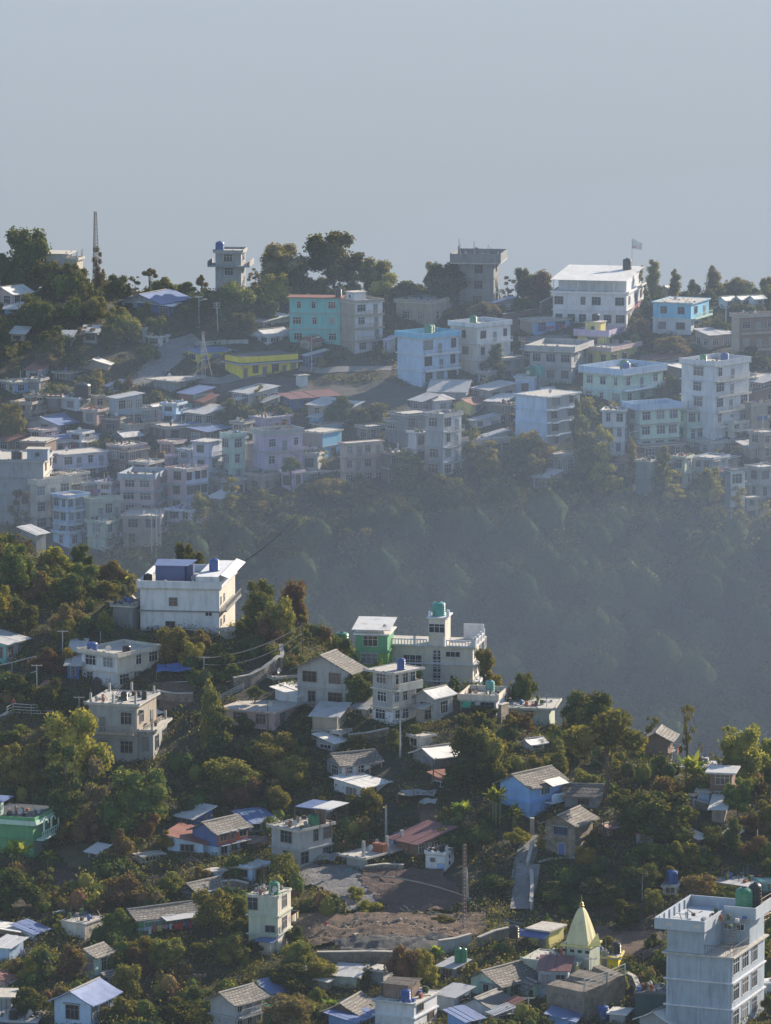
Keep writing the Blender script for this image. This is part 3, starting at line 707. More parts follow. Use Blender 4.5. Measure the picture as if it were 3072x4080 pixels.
# ------------------------------------------------------------------ poles, wires, masts, walls
STEEL = lambda: flat_mat('galvanised_steel', (.42,.43,.44), .5, .3)
def POLE(x, yt, yb, label, name='utility_pole', r=.12, arms=1, m=None, lean=0, lamp=False, cat=None):
    far = isfar(); X, YB = px(x, yb); _, YT = px(x, yt); P = hit(X, YB, far); H = at(X, YT, P.y).z-P.z
    o = empty(name, P, 0, label, cat or name.replace('_', ' ')); q = MB(); q.bar((0, 0, -.8), (lean*H, 0, H), r, r*.6, 8); q.build('post', m or STEEL(), o)
    if lamp:
        q = MB(); q.box(-.9, .9, -.6, .6, H, H+.06); q.build('solar_panel', flat_mat('solar', (.03,.04,.09), .3), o).rotation_euler = (0, 0, .3)
        q = MB(); q.bar((0, 0, H*.88), (1.2, 0, H*.93), .05); q.box(1.0, 1.7, -.14, .14, H*.92, H*.945); q.build('lamp_head', flat_mat('lamp_white', (.7,.7,.7), .4), o)
    for k in range(arms):
        q = MB(); z = H*(.97-.06*k); q.box(-.75+lean*z, .75+lean*z, -.05, .05, z-.05, z+.05); ar = q.build('crossarm', m or STEEL(), o); q = MB()
        for i in (-.65, 0, .65): q.lathe([(.05, z+.05), (.07, z+.12), (.03, z+.2)], 6, (i+lean*z, 0))
        q.build('insulator', flat_mat('ceramic', (.3,.2,.15), .3), ar)
    return P+Vector((lean*H, 0, H))
def WIRE(a, b, sag, r=.03, label='power cable', c=(.05,.05,.05), name='cable'):
    pts = [a.lerp(b, i/16)+Vector((0, 0, -sag*4*(i/16)*(1-i/16))) for i in range(17)]
    q = MB(); q.tube(pts, r, 4); o = q.build(name, flat_mat('cable_sheath', c, .6)); thing(o, label, 'cable'); return o
def LATTICE(x, yt, yb, w0, w1, label, c=(.40,.41,.42), n=16, c2=None, name='lattice_mast', Y=None, r=.045, cat='mast'):
    X, YB = px(x, yb); _, YT = px(x, yt); P = hit(X, YB, isfar()) if Y is None else at(X, YB, Y); 
    if Y is not None: P.z = min(P.z, float(hgt(P.x, P.y)))
    H = at(X, YT, P.y).z-P.z
    o = empty(name, P, .4, label, cat); leg = [[], [], []]; br = [MB(), MB()]
    def pt(k, z): w_ = w0+(w1-w0)*z/H; a = 2.094*k; return Vector((w_*math.cos(a), w_*math.sin(a), z))
    for k in range(3):
        q = MB(); q.bar(pt(k, 0)-Vector((0, 0, .8)), pt(k, H), r, r*.8, 5); q.build('leg', flat_mat('mast_steel', c, .6), o)
    for i in range(n):
        z0, z1 = H*i/n, H*(i+1)/n; b = br[(i*8//n) % 2]
        for k in range(3): b.bar(pt(k, z0), pt((k+1) % 3, z1), r*.55, n=4); b.bar(pt(k, z1), pt((k+1) % 3, z1), r*.55, n=4)
    br[0].build('bracing', flat_mat('mast_steel', c, .6), o); br[1].build('bracing', flat_mat('mast_paint', c2 or c, .6), o)
    return o, P, H
def WALL(pts, h, label, m=None, name='retaining_wall', t=.45, cat='wall', coping=True, down=4.0):
    W_ = [hit(*px(x, y), isfar()) for x, y in pts]; c = sum(W_, Vector())/len(W_); o = empty(name, W_[0], 0, label, cat); q = MB(); k = MB()
    for a, b in zip(W_, W_[1:]):
        a = a-W_[0]; b = b-W_[0]; n = Vector((-(b-a).y, (b-a).x, 0)).normalized()*t
        vs = [a+Vector((0, 0, -down)), b+Vector((0, 0, -down)), b+n+Vector((0, 0, -down)), a+n+Vector((0, 0, -down)), a+Vector((0, 0, h)), b+Vector((0, 0, h)), b+n+Vector((0, 0, h)), a+n+Vector((0, 0, h))]
        q.add(vs, [(0,3,2,1),(4,5,6,7),(0,1,5,4),(1,2,6,5),(2,3,7,6),(3,0,4,7)])
        n2 = n.normalized()*.08; e = Vector((0, 0, h)); e2 = Vector((0, 0, h+.1))
        k.prism([a-n2+e, b-n2+e, b+n+n2+e, a+n+n2+e], (0, 0, .12))
    q.build('masonry', m or STONEW(), o)
    if coping: k.build('coping', wall_mat((.42,.40,.36), .6), o)
    return o, W_
def RAIL(pts, h, label, c=(.55,.52,.48), rails=3, base=0, name='railing', posts=2.0, r=.04, far=None):
    W_ = [hit(*px(x, y), isfar())+Vector((0, 0, base)) for x, y in pts]; o = empty(name, W_[0], 0, label, 'railing'); q = MB(); p_ = MB(); mm = flat_mat('rail_paint', c, .6)
    for a, b in zip(W_, W_[1:]):
        a = a-W_[0]; b = b-W_[0]; n = max(1, int((b-a).length/posts))
        for i in range(n+1): c_ = a.lerp(b, i/n); p_.bar(c_-Vector((0, 0, .4 if not base else .1)), c_+Vector((0, 0, h)), r*1.3, n=5)
        for k in range(rails): z = Vector((0, 0, h*(k+1)/rails)); q.bar(a+z, b+z, r, n=4)
    p_.build('posts', mm, o); q.build('rails', mm, o); return o
def TARP(x0, x1, yt, yb, label, c=(.12,.25,.55), lift=2.2, name='tarpaulin', depth=3.5):
    Pa, Pb = hit(*px(x0, yb), isfar()), hit(*px(x1, yb), isfar()); o = empty(name, Pa, 0, label, 'tarpaulin'); n = 12; vs = []; fs = []; rn = random.Random(int(x0)); u = Pb-Pa; u.z = 0
    vdir = Vector((-u.y, u.x, 0)).normalized(); s = FPX/(Pa.y); lift = (yb-yt)/TILES[T][2]/s*.75
    for i in range(n+1):
        for j in range(n+1):
            a, b = i/n, j/n; z = lift*(.75+.3*b) - .35*math.sin(math.pi*a)*math.sin(math.pi*b)+.10*math.sin(9*a+3*b+x0)+rn.uniform(-.05, .05)
            p = u*a+vdir*depth*(b-.2); vs.append((p.x, p.y, z+(Pb.z-Pa.z)*a))
    for i in range(n):
        for j in range(n): k = i*(n+1)+j; fs.append((k, k+1, k+n+2, k+n+1))
    m = MB(); m.add(vs, fs); sh = m.build('sheet', flat_mat('tarp', c, .55), o); md = sh.modifiers.new('thick', 'SOLIDIFY'); md.thickness = .03
    for p_ in sh.data.polygons: p_.use_smooth = True
    for i, j in ((0, 0), (n, 0), (0, n), (n, n)):
        q = MB(); v = Vector(vs[i*(n+1)+j]); q.bar(v, Vector((v.x, v.y, -1.5)), .06, n=5); q.build('pole', flat_mat('bamboo_pole', (.25,.19,.10), .8), o)
    return o
def PERSON(x, yb, label, top=(.5,.03,.04), legs=(.05,.06,.12), h=1.68, P=None, arm=.15, hair=(.02,.015,.012), lean=0, cat='person', rz=0):
    """a standing figure: one skinned body, hair and clothes as children"""
    P = P or hit(*px(x, yb), isfar()); o = empty('person', P, rz, label, cat)
    def skin(name, V, E, Rr, m, root=0):
        me = bpy.data.meshes.new(name); me.from_pydata(V, E, []); b = place(name, me, o); md = b.modifiers.new('skin', 'SKIN'); 
        for i, sv in enumerate(me.skin_vertices[0].data): r = Rr[i]; sv.radius = r if isinstance(r, tuple) else (r, r); sv.use_root = (i == root)
        b.modifiers.new('sub', 'SUBSURF').levels = 1; b.modifiers['sub'].render_levels = 1; me.materials.append(m); return b
    a = arm
    V = [(0,0,.92),(0,0,1.15),(0,0,1.36),(0,0,1.47),(0,-.02,1.56),(0,-.01,1.66),(.17,0,1.36),(.24,-.03,1.10),(.22+a,-.16,.88),(-.17,0,1.36),(-.24,-.02,1.10),(-.25,-.10,.86),(.10,0,.84),(.11,-.02,.46),(.12,.0,.08),(.12,-.14,.03),(-.10,0,.84),(-.12,.03,.46),(-.14,.05,.08),(-.14,-.09,.03)]
    E = [(0,1),(1,2),(2,3),(3,4),(4,5),(2,6),(6,7),(7,8),(2,9),(9,10),(10,11),(0,12),(12,13),(13,14),(14,15),(0,16),(16,17),(17,18),(18,19)]
    Rr = [(.15,.11),(.13,.10),(.15,.10),.055,(.075,.09),(.07,.085),.06,.042,.03,.06,.042,.03,.09,.06,.04,.03,.09,.06,.04,.03]
    skin('body', V, E, Rr, flat_mat('skin_tone', (.26,.15,.10), .6))
    keep = [1, 2, 6, 7, 9, 10, 0]; idx = {k: i for i, k in enumerate(keep)}; 
    skin('jacket', [V[k] for k in keep], [(idx[x_], idx[y_]) for x_, y_ in E if x_ in idx and y_ in idx], [((Rr[k][0]+.025, Rr[k][1]+.025) if isinstance(Rr[k], tuple) else Rr[k]+.022) for k in keep], flat_mat('jacket_cloth', top, .85))
    keep = [0, 12, 13, 14, 16, 17, 18]; idx = {k: i for i, k in enumerate(keep)}
    skin('trousers', [V[k] for k in keep], [(idx[x_], idx[y_]) for x_, y_ in E if x_ in idx and y_ in idx], [((Rr[k][0]+.012, Rr[k][1]+.012) if isinstance(Rr[k], tuple) else Rr[k]+.015) for k in keep], flat_mat('trouser_cloth', legs, .85))
    q = MB(); q.lathe([(.085, 1.58), (.10, 1.63), (.095, 1.70), (.05, 1.75), (.01, 1.76)], 10, (0, .015)); q.build('hair', flat_mat('hair', hair, .7), o)
    o.scale = (h/1.7,)*3; return o
def HEAP(name, x, y, n, rad, hh, m, label, cat, size=(.25, .12, .08), flat=False):
    """a pile of loose pieces, one mesh"""
    P = hit(*px(x, y), isfar()); q = MB(); rn = random.Random(int(x*3+y))
    for i in range(n):
        a = rn.uniform(0, 6.28); r = rad*math.sqrt(rn.random()); z = hh*(1-r/rad)*rn.random(); c = Vector((r*math.cos(a), r*math.sin(a)*.6, z+.05)); d = Vector((rn.uniform(-1, 1), rn.uniform(-1, 1), rn.uniform(-.25, .25))).normalized()*size[0]
        q.bar(c-d, c+d, size[1]*rn.uniform(.6, 1.2), n=4)
    o = q.build(name, m); o.location = P; thing(o, label, cat); return o
# ================================================================== THE FAR HILLSIDE TOWN
tile('A1')
B('house',-60,105,265,775,900,1,'pink','gable:white','long pale metal roofed house below the round tree at the left edge',rise=1.3)
B('shed',40,190,200,900,935,1,'blue2','shed:white','small blue and white lean-to shed in front of the pale metal roofed house')
B('house',370,545,600,440,530,1,'white','flat','white flat roofed hilltop shelter right behind the big round tree',para=0,lip=.9,stair=None)
B('house',545,640,690,490,580,1,'cream','flat','small concrete block with ragged roof on the hilltop left of the lattice mast',para=.4,cols=4)
B('house',1010,1330,1560,850,940,1,'grey','gable:blue','low house with wide blue white metal roof right of the creeper mast',rise=1.6,ov=.9)
B('house',1150,1420,1500,880,960,1,'blue','sheds:white','porch house with sunlit white sheet roof before the ridge right of the mast',rise=.8)
B('shed',500,590,620,1135,1205,1,'white','shed:tin','small white walled shed among trees left of the dusty road')
B('shed',690,810,830,1095,1190,1,'grey','shed:tin','grey windowless shed beside the round dark tree above the rubble roof')
B('house',1050,1210,1225,1065,1190,1,'bluegrey','flat','blue grey block wall house at the top of the dusty road',para=.3)
B('shed',1230,1330,1400,1135,1215,1,'white','flat','whitewashed shed at the bend of the dusty road',para=.2)
B('shed',90,200,245,1105,1180,1,'tan','shed:white','little tan hut with white sheet roof below the dark round tree at left')
B('house',640,900,990,1360,1420,1,'tan','gable:white','low hut with crumpled whitish roof in the shrubs left of the road',rise=.9)
B('house',215,330,410,1410,1500,1,'bluegrey','shed:rust','small hut with flat rust brown roof near the left edge of the far town')
B('house',10,120,360,1515,1610,1,'cream','flat','cream and blue hut with tilted white panels on its roof at the far left',para=.2,side='blue2')
B('house',445,590,690,1430,1500,1,'dgrey','flat','dark low house under wires left of the yellow topped tree',para=.2)
LAT1,PL,HL = LATTICE(795,90,700,.95,.3,'tall rusty lattice mast overgrown with creepers on the left hilltop',c=(.22,.17,.13),n=22,r=.09)
tile('A2')
b=B('house',205,418,455,430,655,2,'grey','flat','lone grey two storey tower house on the ridge with blue roof tank',w=(1,1),balc='',para=.45,lip=.4,Y=1112)
q=MB(); zz=b['H']*.5; q.box(-b['w1']-1.6,1.9,-1.2,b['w2'],zz-.15,zz+.12); q.box(-b['w1']-1.6,-b['w1']-1.45,-1.2,b['w2'],zz+.12,zz+1.1); q.box(1.75,1.9,-1.2,b['w2'],zz+.12,zz+1.1); q.build('balcony',wm('grey'),b['root'])
tank(.12,.3,'blue water tank on the lone grey tower house on the ridge','blue',1.9,2.2)
b=B('apartment_building',820,1240,1262,805,1200,3,'teal','flat:rust','turquoise three storey apartment building with rusty flat roof',w=(3,0),para=0,lip=.5,pc='grey',D=9)
tank(.96,.2,'black water tank on the turquoise apartment building','black',1.4,1.9)
b=B('apartment_building',1240,1362,1592,850,1275,4,'tan','flat','four storey house with tan blank wall and white balconied side',w=(0,2),side='white',balc='s',para=.5,D=9,stair=(.2,.1,3,3,2.0,'white'))
B('house',-20,62,540,1268,1350,1,'yellow','sheds:blue','long yellow school block with blue metal roof behind the larger yellow one',w=(1,5),doors='s',dc='blue',wc='blue2',rise=.5)
b=B('school',285,420,895,1350,1485,1,'yellow','flat:dark','yellow single storey school block with brown doors and a dark flat roof',w=(0,6),doors='s',dc='brown',wc='brown',para=0,lip=.2,cat='school building')
q=MB(); q.box(-b['w1'],0,0,b['w2'],b['H']+.058,b['H']+1.2); q.build('upper_wall',wm('yellow'),b['root']); q=MB(); q.box(-b['w1']-.3,1.5,-1.0,b['w2']+.3,b['H']-.3,b['H']-.1); q.build('awning',wm('grey'),b['root'])
q=MB(); q.box(-b['w1']+.2,-.2,.2,b['w2']-.2,b['H']+1.2,b['H']+1.34); q.build('roof_slab',roofm('dark'),b['root'])
B('house',910,990,1088,1165,1245,1,'tan','gable:rust','small tan cottage with dull rust roof below the turquoise apartment building',rise=.9)
B('shed',940,960,1138,1290,1385,1,'blue','shed:tin','blue sheet shed beside the right end of the yellow school')
B('water_cistern',882,905,972,1450,1555,1,'white','flat','whitewashed box cistern on the terrace below the yellow school',para=0,nowin=True,cat='cistern')
B('house',500,640,830,1130,1205,1,'white','gable:tin','white cottage with rounded grey metal roof left of the turquoise building',rise=1.3)
B('shed',440,600,835,1010,1060,1,'tan','shed:white','low shed with gleaming crumpled roof sheets above the rounded grey roof')
B('house',1600,1640,1700,1160,1280,1,'white','shed:blue','narrow white hut with blue roof between the balconied house and the pale blue house')
POLE(1003,1110,1420,'solar street lamp standing right of the yellow school','street_lamp',.13,0,lamp=True)
POLE(68,800,1060,'solar lamp post among the ridge trees below the grey tower house','street_lamp',.13,0,lamp=True)
POLE(232,840,1165,'leaning power pole with three crossarms below the grey tower house','utility_pole',.15,3,lean=-.05)
POLE(1280,660,800,'slim pole rising behind the turquoise building','pole',.10,0)
LATTICE(104,1085,1490,.55,.25,'slim red and white guyed mast left of the yellow school',c=(.5,.5,.5),c2=(.35,.12,.10),n=12)
for a_,l_ in ((-70,'left steel leg guy of the red and white mast'),(95,'right steel leg guy of the red and white mast')):
    WIRE(hit(*px(104+a_,1560 if a_>0 else 1500),True),hit(*px(104,1490),True)+Vector((0,0,9)),0,.09,l_,(.3,.3,.3),'guy_cable')
WALL([(1130,1395),(1300,1400),(1420,1395),(1555,1400)],-.1,'long grey retaining wall under the white balconied house',wm('grey'),down=5,coping=True)
WALL([(1565,1400),(1666,1395),(1720,1395)],-.1,'tan retaining wall left of the pale blue house',wm('tan'),down=6)
WALL([(480,1180),(300,1190),(40,1200)],.6,'low roadside wall curving below the leaning power pole',wm('grey'),down=1.5)
tile('A3')
B('house',120,410,590,850,1055,1,'tan','flat','weathered tan flat roofed house in front of the dark ridge tower',para=.5,w=(2,2),pc='tan')
b=B('apartment_building',640,930,975,515,900,3,'dgrey','flat','dark unfinished tower on the ridge with rebar columns on its roof',w=(1,1),para=1.9,lip=1.6,cols=6,Y=1105)
q=MB()
for i_,(f_,h_) in enumerate(((-.98,4.6),(-.95,3.6),(-.55,4.2),(-.52,3.0),(-.15,3.4),(-.08,2.8))): x_=b['w1']*f_; q.box(x_-.16,x_+.16,-1.4,-1.1,b['H']+.06,b['H']+h_-1.0); q.bar((x_,-1.25,b['H']+h_-1.1),(x_+.1,-1.25,b['H']+h_+.6),.06,n=4)
q.bar((b['w1']*-.5,-1,b['H']+3.2),(b['w1']*-.1,-.8,b['H']+1.6),.25,n=4); q.build('rebar_column',wm('dgrey'),b['root'])
tile('A3')
b=B('apartment_building',130,335,640,1150,1550,3,'ltblue','flat','pale blue three storey house with white balconies and two green roof tanks',w=(0,3),balc='s',band='white',pc='skyblue',para=1.1,D=11)
tank(.25,.75,'green water tank at the back of the pale blue house roof','green',1.7,2.2); tank(.45,.55,'green water tank beside the other one on the pale blue house','green',1.7,2.4)
b=B('apartment_building',570,790,1070,1055,1462,3,'cream','flat','white three storey house with balconies right of the pale blue house',w=(1,3),side='white',balc='s',band='white',pc='white',para=.9,D=11)
tank(.55,.25,'green water tank on the white three storey house right of the pale blue one','green',1.6,2.2)
B('house',1150,1255,1560,1000,1125,1,'tan','flat','flat tan shack with blue sheet side and junk on the roof',side='blue2',para=.2,w=(0,2),D=12)
B('apartment_building',1230,1575,1720,1250,1525,2,'grey','flat','grey two storey block with wide cluttered roof terrace left of the pale yellow house',w=(3,2),para=1.0,lip=.9)
B('house',1155,1200,1560,1165,1260,1,'dgrey','flat','dark storey with laundry on its terrace behind the grey block',w=(0,3),para=.6,D=13)
B('house',915,935,1095,850,940,1,'dgrey','shed:blue','dark hut under a bright blue sheet at the foot of the ridge tower')
B('shed',965,1030,1110,1545,1640,1,'pyellow','gable:maroon','small yellow and maroon hut left of the tall white stepped wall',rise=.9)
WALL([(1440,880),(1400,900),(1310,945)],2.6,'sunlit rubble retaining wall left of the big white ridge house',down=3)
WALL([(1310,930),(1150,960),(1000,985)],1.0,'brown garden wall running down from the ridge to the blue sheet hut',wm('brown'))
tile('A4')
b=B('apartment_building',-146,465,610,770,1065,2,'white','flat:white','big white ridge house with penthouse under white sheets',w=(6,3),para=.25,D=9,lip=.5)
q=MB(); H_=b['H']; 
for i in range(7): x_=-b['w1']+i*(b['w1']-.2)/6; q.box(x_,x_+.18,0,.18,H_+.07,H_+2.7)
q.build('terrace_column',wm('white'),b['root'])
q=MB(); q.box(-b['w1']+.6,-.6,3.2,b['w2'],H_+.07,H_+2.6); q.build('penthouse',wm('white'),b['root'])
q=MB()
for i in range(12): x_=-b['w1']-.5+i*(b['w1']+.6)/12; q.prism([(x_,-.9,H_+2.65),(x_+(b['w1']+.6)/12+.05,-.9,H_+2.65),(x_+(b['w1']+.6)/12+.05,b['w2'],H_+3.7),(x_,b['w2'],H_+3.7)],(0,0,.08))
q.build('canopy_roof',roofm('white'),b['root'])
b['top']=H_+3.6; tank(.83,.75,'black water tank standing on the big white ridge house','black',2.0,2.4,b)
b=B('apartment_building',685,1000,1150,855,1115,2,'skyblue','flat','bright sky blue house with white lower storey and debris on its roof',w=(2,2),low=('white',.5),para=.1,balc='s',band='mint',wc='brown')
HEAPP=onroof(b,.5,.4)
b=B('house',60,305,430,1125,1245,1,'pyellow','flat','pale yellow storey with lilac roof parapet below the big white ridge house',w=(1,2),pc='lilac',para=1.2,lip=.6,stair=(.15,.2,3.5,3,2.6,'pyellow'))
tank(.35,.5,'black water tank on the stair head of the lilac parapet house','black',1.6,1.4,b,2.75)
B('house',0,322,560,1245,1405,1,'pyellow','flat','broad pale storey with pink roof edge under the lilac parapet house',w=(3,3),para=.7,pc='pink',lip=.8)
b=B('apartment_building',105,428,770,1450,1710,2,'mint','flat','mint two storey house with blue parapet and green tank behind the tall tree',w=(3,3),pc='ltblue',para=1.3,lip=.7,D=12,balc='s',band='ltblue')
tank(.42,.6,'dark green water tank on the mint house with blue parapet','green',1.9,2.0); tank(.58,.5,'pale blue rooftop tank on the mint house','blue',1.7,1.8)
b=B('apartment_building',918,1190,1480,1375,2018,5,'white','flat','tall white five storey building with balconies at the right of the far town',w=(1,3),balc='s',para=1.0,D=12)
tank(.5,.15,'green water tank on the tall white five storey building','green',1.5,2.0); tank(.62,.65,'blue water tank on the tall white five storey building','blue',1.7,2.0)
B('house',700,905,1060,1385,1490,1,'dgrey','sheds:white','shed with long white ribbed roof left of the tall white building',rise=.9,ov=.8)
for i,(a,c_,d,l) in enumerate(((1230,1290,1370,'left'),(1365,1420,1500,'middle'),(1480,1530,1610,'right'))):
    B('house',a,c_,d,825-i*6,900,1,'white','gable:white',l+' one of three white zigzag roofed sheds behind the sky blue house',rise=1.3)
B('house',745,830,900,735,800,1,'tan','gable:white','small white roofed hut peeping out behind the sky blue house')
B('apartment_building',1335,1400,1720,965,1385,3,'tan','flat','tan three storey building with open dark balconies at the right edge of the ridge',w=(0,3),side='brown',balc='s',para=.5,D=17)
B('building_site',1250,1540,1750,1470,1570,1,'grey','flat','concrete slab with a row of bare columns at the right edge',w=(1,1),para=.1,cols=12,lip=.8,cat='building site')
POLE(512,318,545,'thin flagpole above the big white ridge house','flagpole',.1,0)
o_=LASTB
fp=hit(*px(543,545),True)
def FLAG(x,yt,yb,label,c=(.75,.74,.72)):
    P=hit(*px(x,yb),True); H=at(*px(x,yt),P.y).z-P.z; o=empty('flag',P+Vector((0,0,H)),0,label,'flag'); vs=[];fs=[]
    for i in range(9):
        for j in range(6): t=i/8; vs.append((t*2.2, .25*math.sin(t*7+j*.3)*t, .9-j*.45*(1-.35*t)-t*1.1))
    for i in range(8):
        for j in range(5): k=i*6+j; fs.append((k,k+1,k+7,k+6))
    m=MB(); m.add(vs,fs); sh=m.build('cloth',flat_mat('flag_cloth',c,.8),o); sh.modifiers.new('t','SOLIDIFY').thickness=.02
    m=MB(); m.box(0,1.2,-.25,.25,-1.05,-.95); m.build('red_hem',flat_mat('flag_red',(.5,.12,.07),.8),o)
FLAG(512,345,545,'white and orange flag flying over the big white ridge house')
POLE(1290,830,1110,'grey power pole at the right of the sky blue house','utility_pole',.14,1)
POLE(322,487,600,'short antenna pole on the big white ridge house','antenna',.06,0)
tile('B1')
B('house',210,272,378,165,335,2,'brown','flat','narrow brown two storey house beside the leafy tree at the far left',w=(1,1),para=.2)
B('house',185,400,420,345,400,1,'dgrey','flat','dark wall of a low house left of the wide blue roof',para=.1,nowin=True)
b=B('house',225,480,725,395,480,1,'white','gable:blue','house with wide pale blue gabled roof at the left of the far town',w=(1,3),rise=1.1,ov=.9,D=12)
B('sun_porch_house',370,472,825,528,650,1,'white','shed:blue','white house with long glazed sun porch at the left of the far town',w=(1,8),side='white',D=13,flw=1.0,cat='house',rise=.3)
B('apartment_building',395,522,890,655,895,2,'lav','flat','pale lavender two storey building below the glazed sun porch',w=(1,4),balc='s',para=.1,D=13,low=('lav',.3))
B('house',180,375,470,545,830,2,'brown','flat','blank brown wall building left of the glazed sun porch',nowin=True,para=.1)
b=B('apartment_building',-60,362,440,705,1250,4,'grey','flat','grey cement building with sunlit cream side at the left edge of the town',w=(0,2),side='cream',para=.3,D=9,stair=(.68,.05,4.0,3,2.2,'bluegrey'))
tank(.45,.2,'black water tank on the grey cement building at the left edge','black',2.2,1.8)
b=B('apartment_building',285,300,592,900,1310,3,'cream','flat','sunlit cream building with stepped balconies behind the bare tree',w=(0,3),balc='s',para=.9,D=13,th=50)
B('apartment_building',440,560,735,1010,1350,3,'ltblue','flat','white and pale blue building with many tall windows above the banana plants',w=(2,3),balc='s',band='white',para=.5)
B('house',600,700,962,900,1015,1,'bluegrey','flat','dark blue grey storey below the lavender building',w=(1,3),para=.3,D=12)
B('apartment_building',700,745,1002,1050,1330,2,'sage','flat','sage storey with a wide row of cream framed windows left of the pink block',w=(0,4),para=.8,D=12,balc='s',flw=1.5)
B('house',740,800,1060,1330,1440,1,'bluegrey','flat','lowest grey glazed storey in the haze above the blue roofed foreground house',w=(0,4),para=.3,D=14)
tile('W')
b=B('building_site',975,1175,1390,400,520,1,'grey','flat','open concrete frame terrace below the dusty road',w=(0,0),para=.05,lip=1.2,cat='building site',nowin=True)
B('house',100,266,382,575,700,1,'white','flat','white storey house with three paned windows under black tank',w=(1,2),para=.3)
tank(.9,.5,'large black water tank above the white storey house','black',3.4,3.2)
B('house',310,442,550,690,840,1,'pink','flat','pink house with tall dark window beside the blue grey house',w=(1,1),para=.3)
B('house',410,425,515,555,665,1,'tan','flat','small tan brick room behind the pink house',para=.2,w=(0,1))
B('house',540,560,690,455,505,1,'white','shed:blue','small white hut with tilted roof above the blue grey house')
B('apartment_building',560,640,875,570,860,2,'bluegrey','shed:tin','blue grey two storey house with large white framed windows',w=(0,3),D=11,rise=.6,flw=1.5)
B('house',865,1052,1202,690,785,1,'pink','gable:tin','pale pink cottage with rounded grey gabled roof',rise=1.5,w=(1,1))
B('house',590,760,1052,855,965,1,'tan','flat','weathered tan wall house with two arched niches',w=(1,2),para=.9,D=13)
B('house',600,700,865,930,1000,1,'dgrey','gable:tin','small dark hut with tilted white roof sheet over the pinkish house',rise=.9)
B('apartment_building',555,700,905,1025,1270,2,'pink','flat','pinkish two storey house with open corner room above the pink block',w=(1,2),balc='s',para=.2)
b=B('apartment_building',665,985,1112,1330,1690,3,'pink','flat','dull pink three storey block with paired windows in the left middle of the town',w=(2,1),para=.9,pc='bluegrey',balc='s',D=9,band='bluegrey')
B('apartment_building',1112,1285,1500,1250,1660,3,'pink','flat','pink and lavender blue terrace building right of the dull pink block',w=(1,3),side='lav',para=.3,band='bluegrey')
B('house',1060,1110,1300,1130,1215,1,'lilac','flat','small lilac roof room above the pink and lavender building',w=(0,1),para=.4)
B('house',1270,1345,1495,1060,1215,1,'dgrey','flat','dark storey with vertical plank screen above the lavender building',w=(0,3),para=.2)
b=B('house',1228,1360,1550,530,705,2,'rust','shed:blue','two storey hut with rust red upper wall and turquoise verandah',w=(0,2),side='teal',low=('mint',.5),balc='s',band='teal')
B('house',1250,1480,1690,880,990,1,'brown','sheds:blue','brown house with wide tilted bright blue metal roof',w=(1,2),rise=.8,ov=.8)
tile('B2')
B('house',365,400,512,195,245,1,'tan','shed:white','low shed with pale metal roof beside the small tree below the yellow school')
B('house',580,610,725,215,262,1,'tan','shed:tin','low shed with grey metal roof left of the long dull red roof')
B('house',738,835,1240,190,282,1,'blue','sheds:maroon','long blue walled house under a dull red metal roof',w=(1,5),D=15,rise=.6,wc='maroon')
B('apartment_building',20,152,262,550,930,3,'lav','flat','narrow lavender grey three storey house with laundry on its balconies',w=(1,1),balc='s',para=.1,band='grey')
B('apartment_building',264,330,452,505,900,3,'mint','flat','narrow mint three storey house between lavender grey and salmon houses',w=(1,1),para=.7,balc='',D=9)
B('apartment_building',452,480,615,565,850,2,'peach','flat','small salmon two storey house left of the lilac building',w=(0,1),para=.2)
b=B('apartment_building',515,618,930,490,915,3,'lilac','flat','lilac three storey building with grey balconies in the middle of the town',w=(0,3),balc='s',band='grey',pc='grey',para=.9,D=12)
B('house',490,625,832,350,460,1,'lilac','flat','lilac roof room with scrap heaped on top above the lilac building',w=(0,2),para=.15)
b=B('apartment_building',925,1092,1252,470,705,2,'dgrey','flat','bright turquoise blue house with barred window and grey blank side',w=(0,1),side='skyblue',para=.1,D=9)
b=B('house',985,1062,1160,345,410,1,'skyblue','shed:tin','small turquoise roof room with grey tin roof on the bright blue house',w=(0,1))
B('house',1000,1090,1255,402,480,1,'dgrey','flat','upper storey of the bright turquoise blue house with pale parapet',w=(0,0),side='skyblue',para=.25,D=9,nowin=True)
B('house',930,968,1112,605,725,1,'white','flat','small white house with wide window left below the bright blue house',w=(0,1),para=.4)
B('apartment_building',1240,1278,1592,560,925,3,'peach','flat','peach brown three storey building with brick balconies and dark doors',w=(0,4),balc='s',band='tan',para=.1,D=13)
B('house',900,940,1260,800,870,1,'bluegrey','flat','low pale blue concrete shelter behind the yellow green tree tops',para=.1,w=(0,2),D=13)
HR=onroof
tile('B3')
b=B('house',362,446,590,205,312,1,'white','sheds:tin','white roof hut with blue window at the top of the middle stack',w=(0,1),rise=.6)
b=B('apartment_building',365,510,662,335,850,4,'grey','flat','grey white four storey stack with balconies above the dark forest',w=(1,2),side='white',balc='s',band='grey',para=.5,D=8)
B('apartment_building',70,205,435,325,620,2,'dgrey','flat','dark ruinous two storey shell left of the grey white stack',w=(0,3),para=.3,balc='s',D=11)
B('apartment_building',222,288,446,480,745,2,'white','flat','white two storey rooms with balconies lower left of the grey white stack',w=(0,2),balc='s',para=.3,band='grey')
B('building_site',0,70,215,640,905,2,'brown','flat','open concrete frame with brick infill at the forest edge',w=(0,2),para=.1,cols=4,balc='s',band='grey',cat='building site')
B('shed',395,700,755,130,205,1,'grey','gablex:tin','wide grey shed with rounded roof above the red roofed cottage',nowin=True)
B('house',600,745,872,232,325,1,'pyellow','gable:rust','pale yellow cottage with red brown metal roof',rise=.8,w=(0,1),wc='blue2')
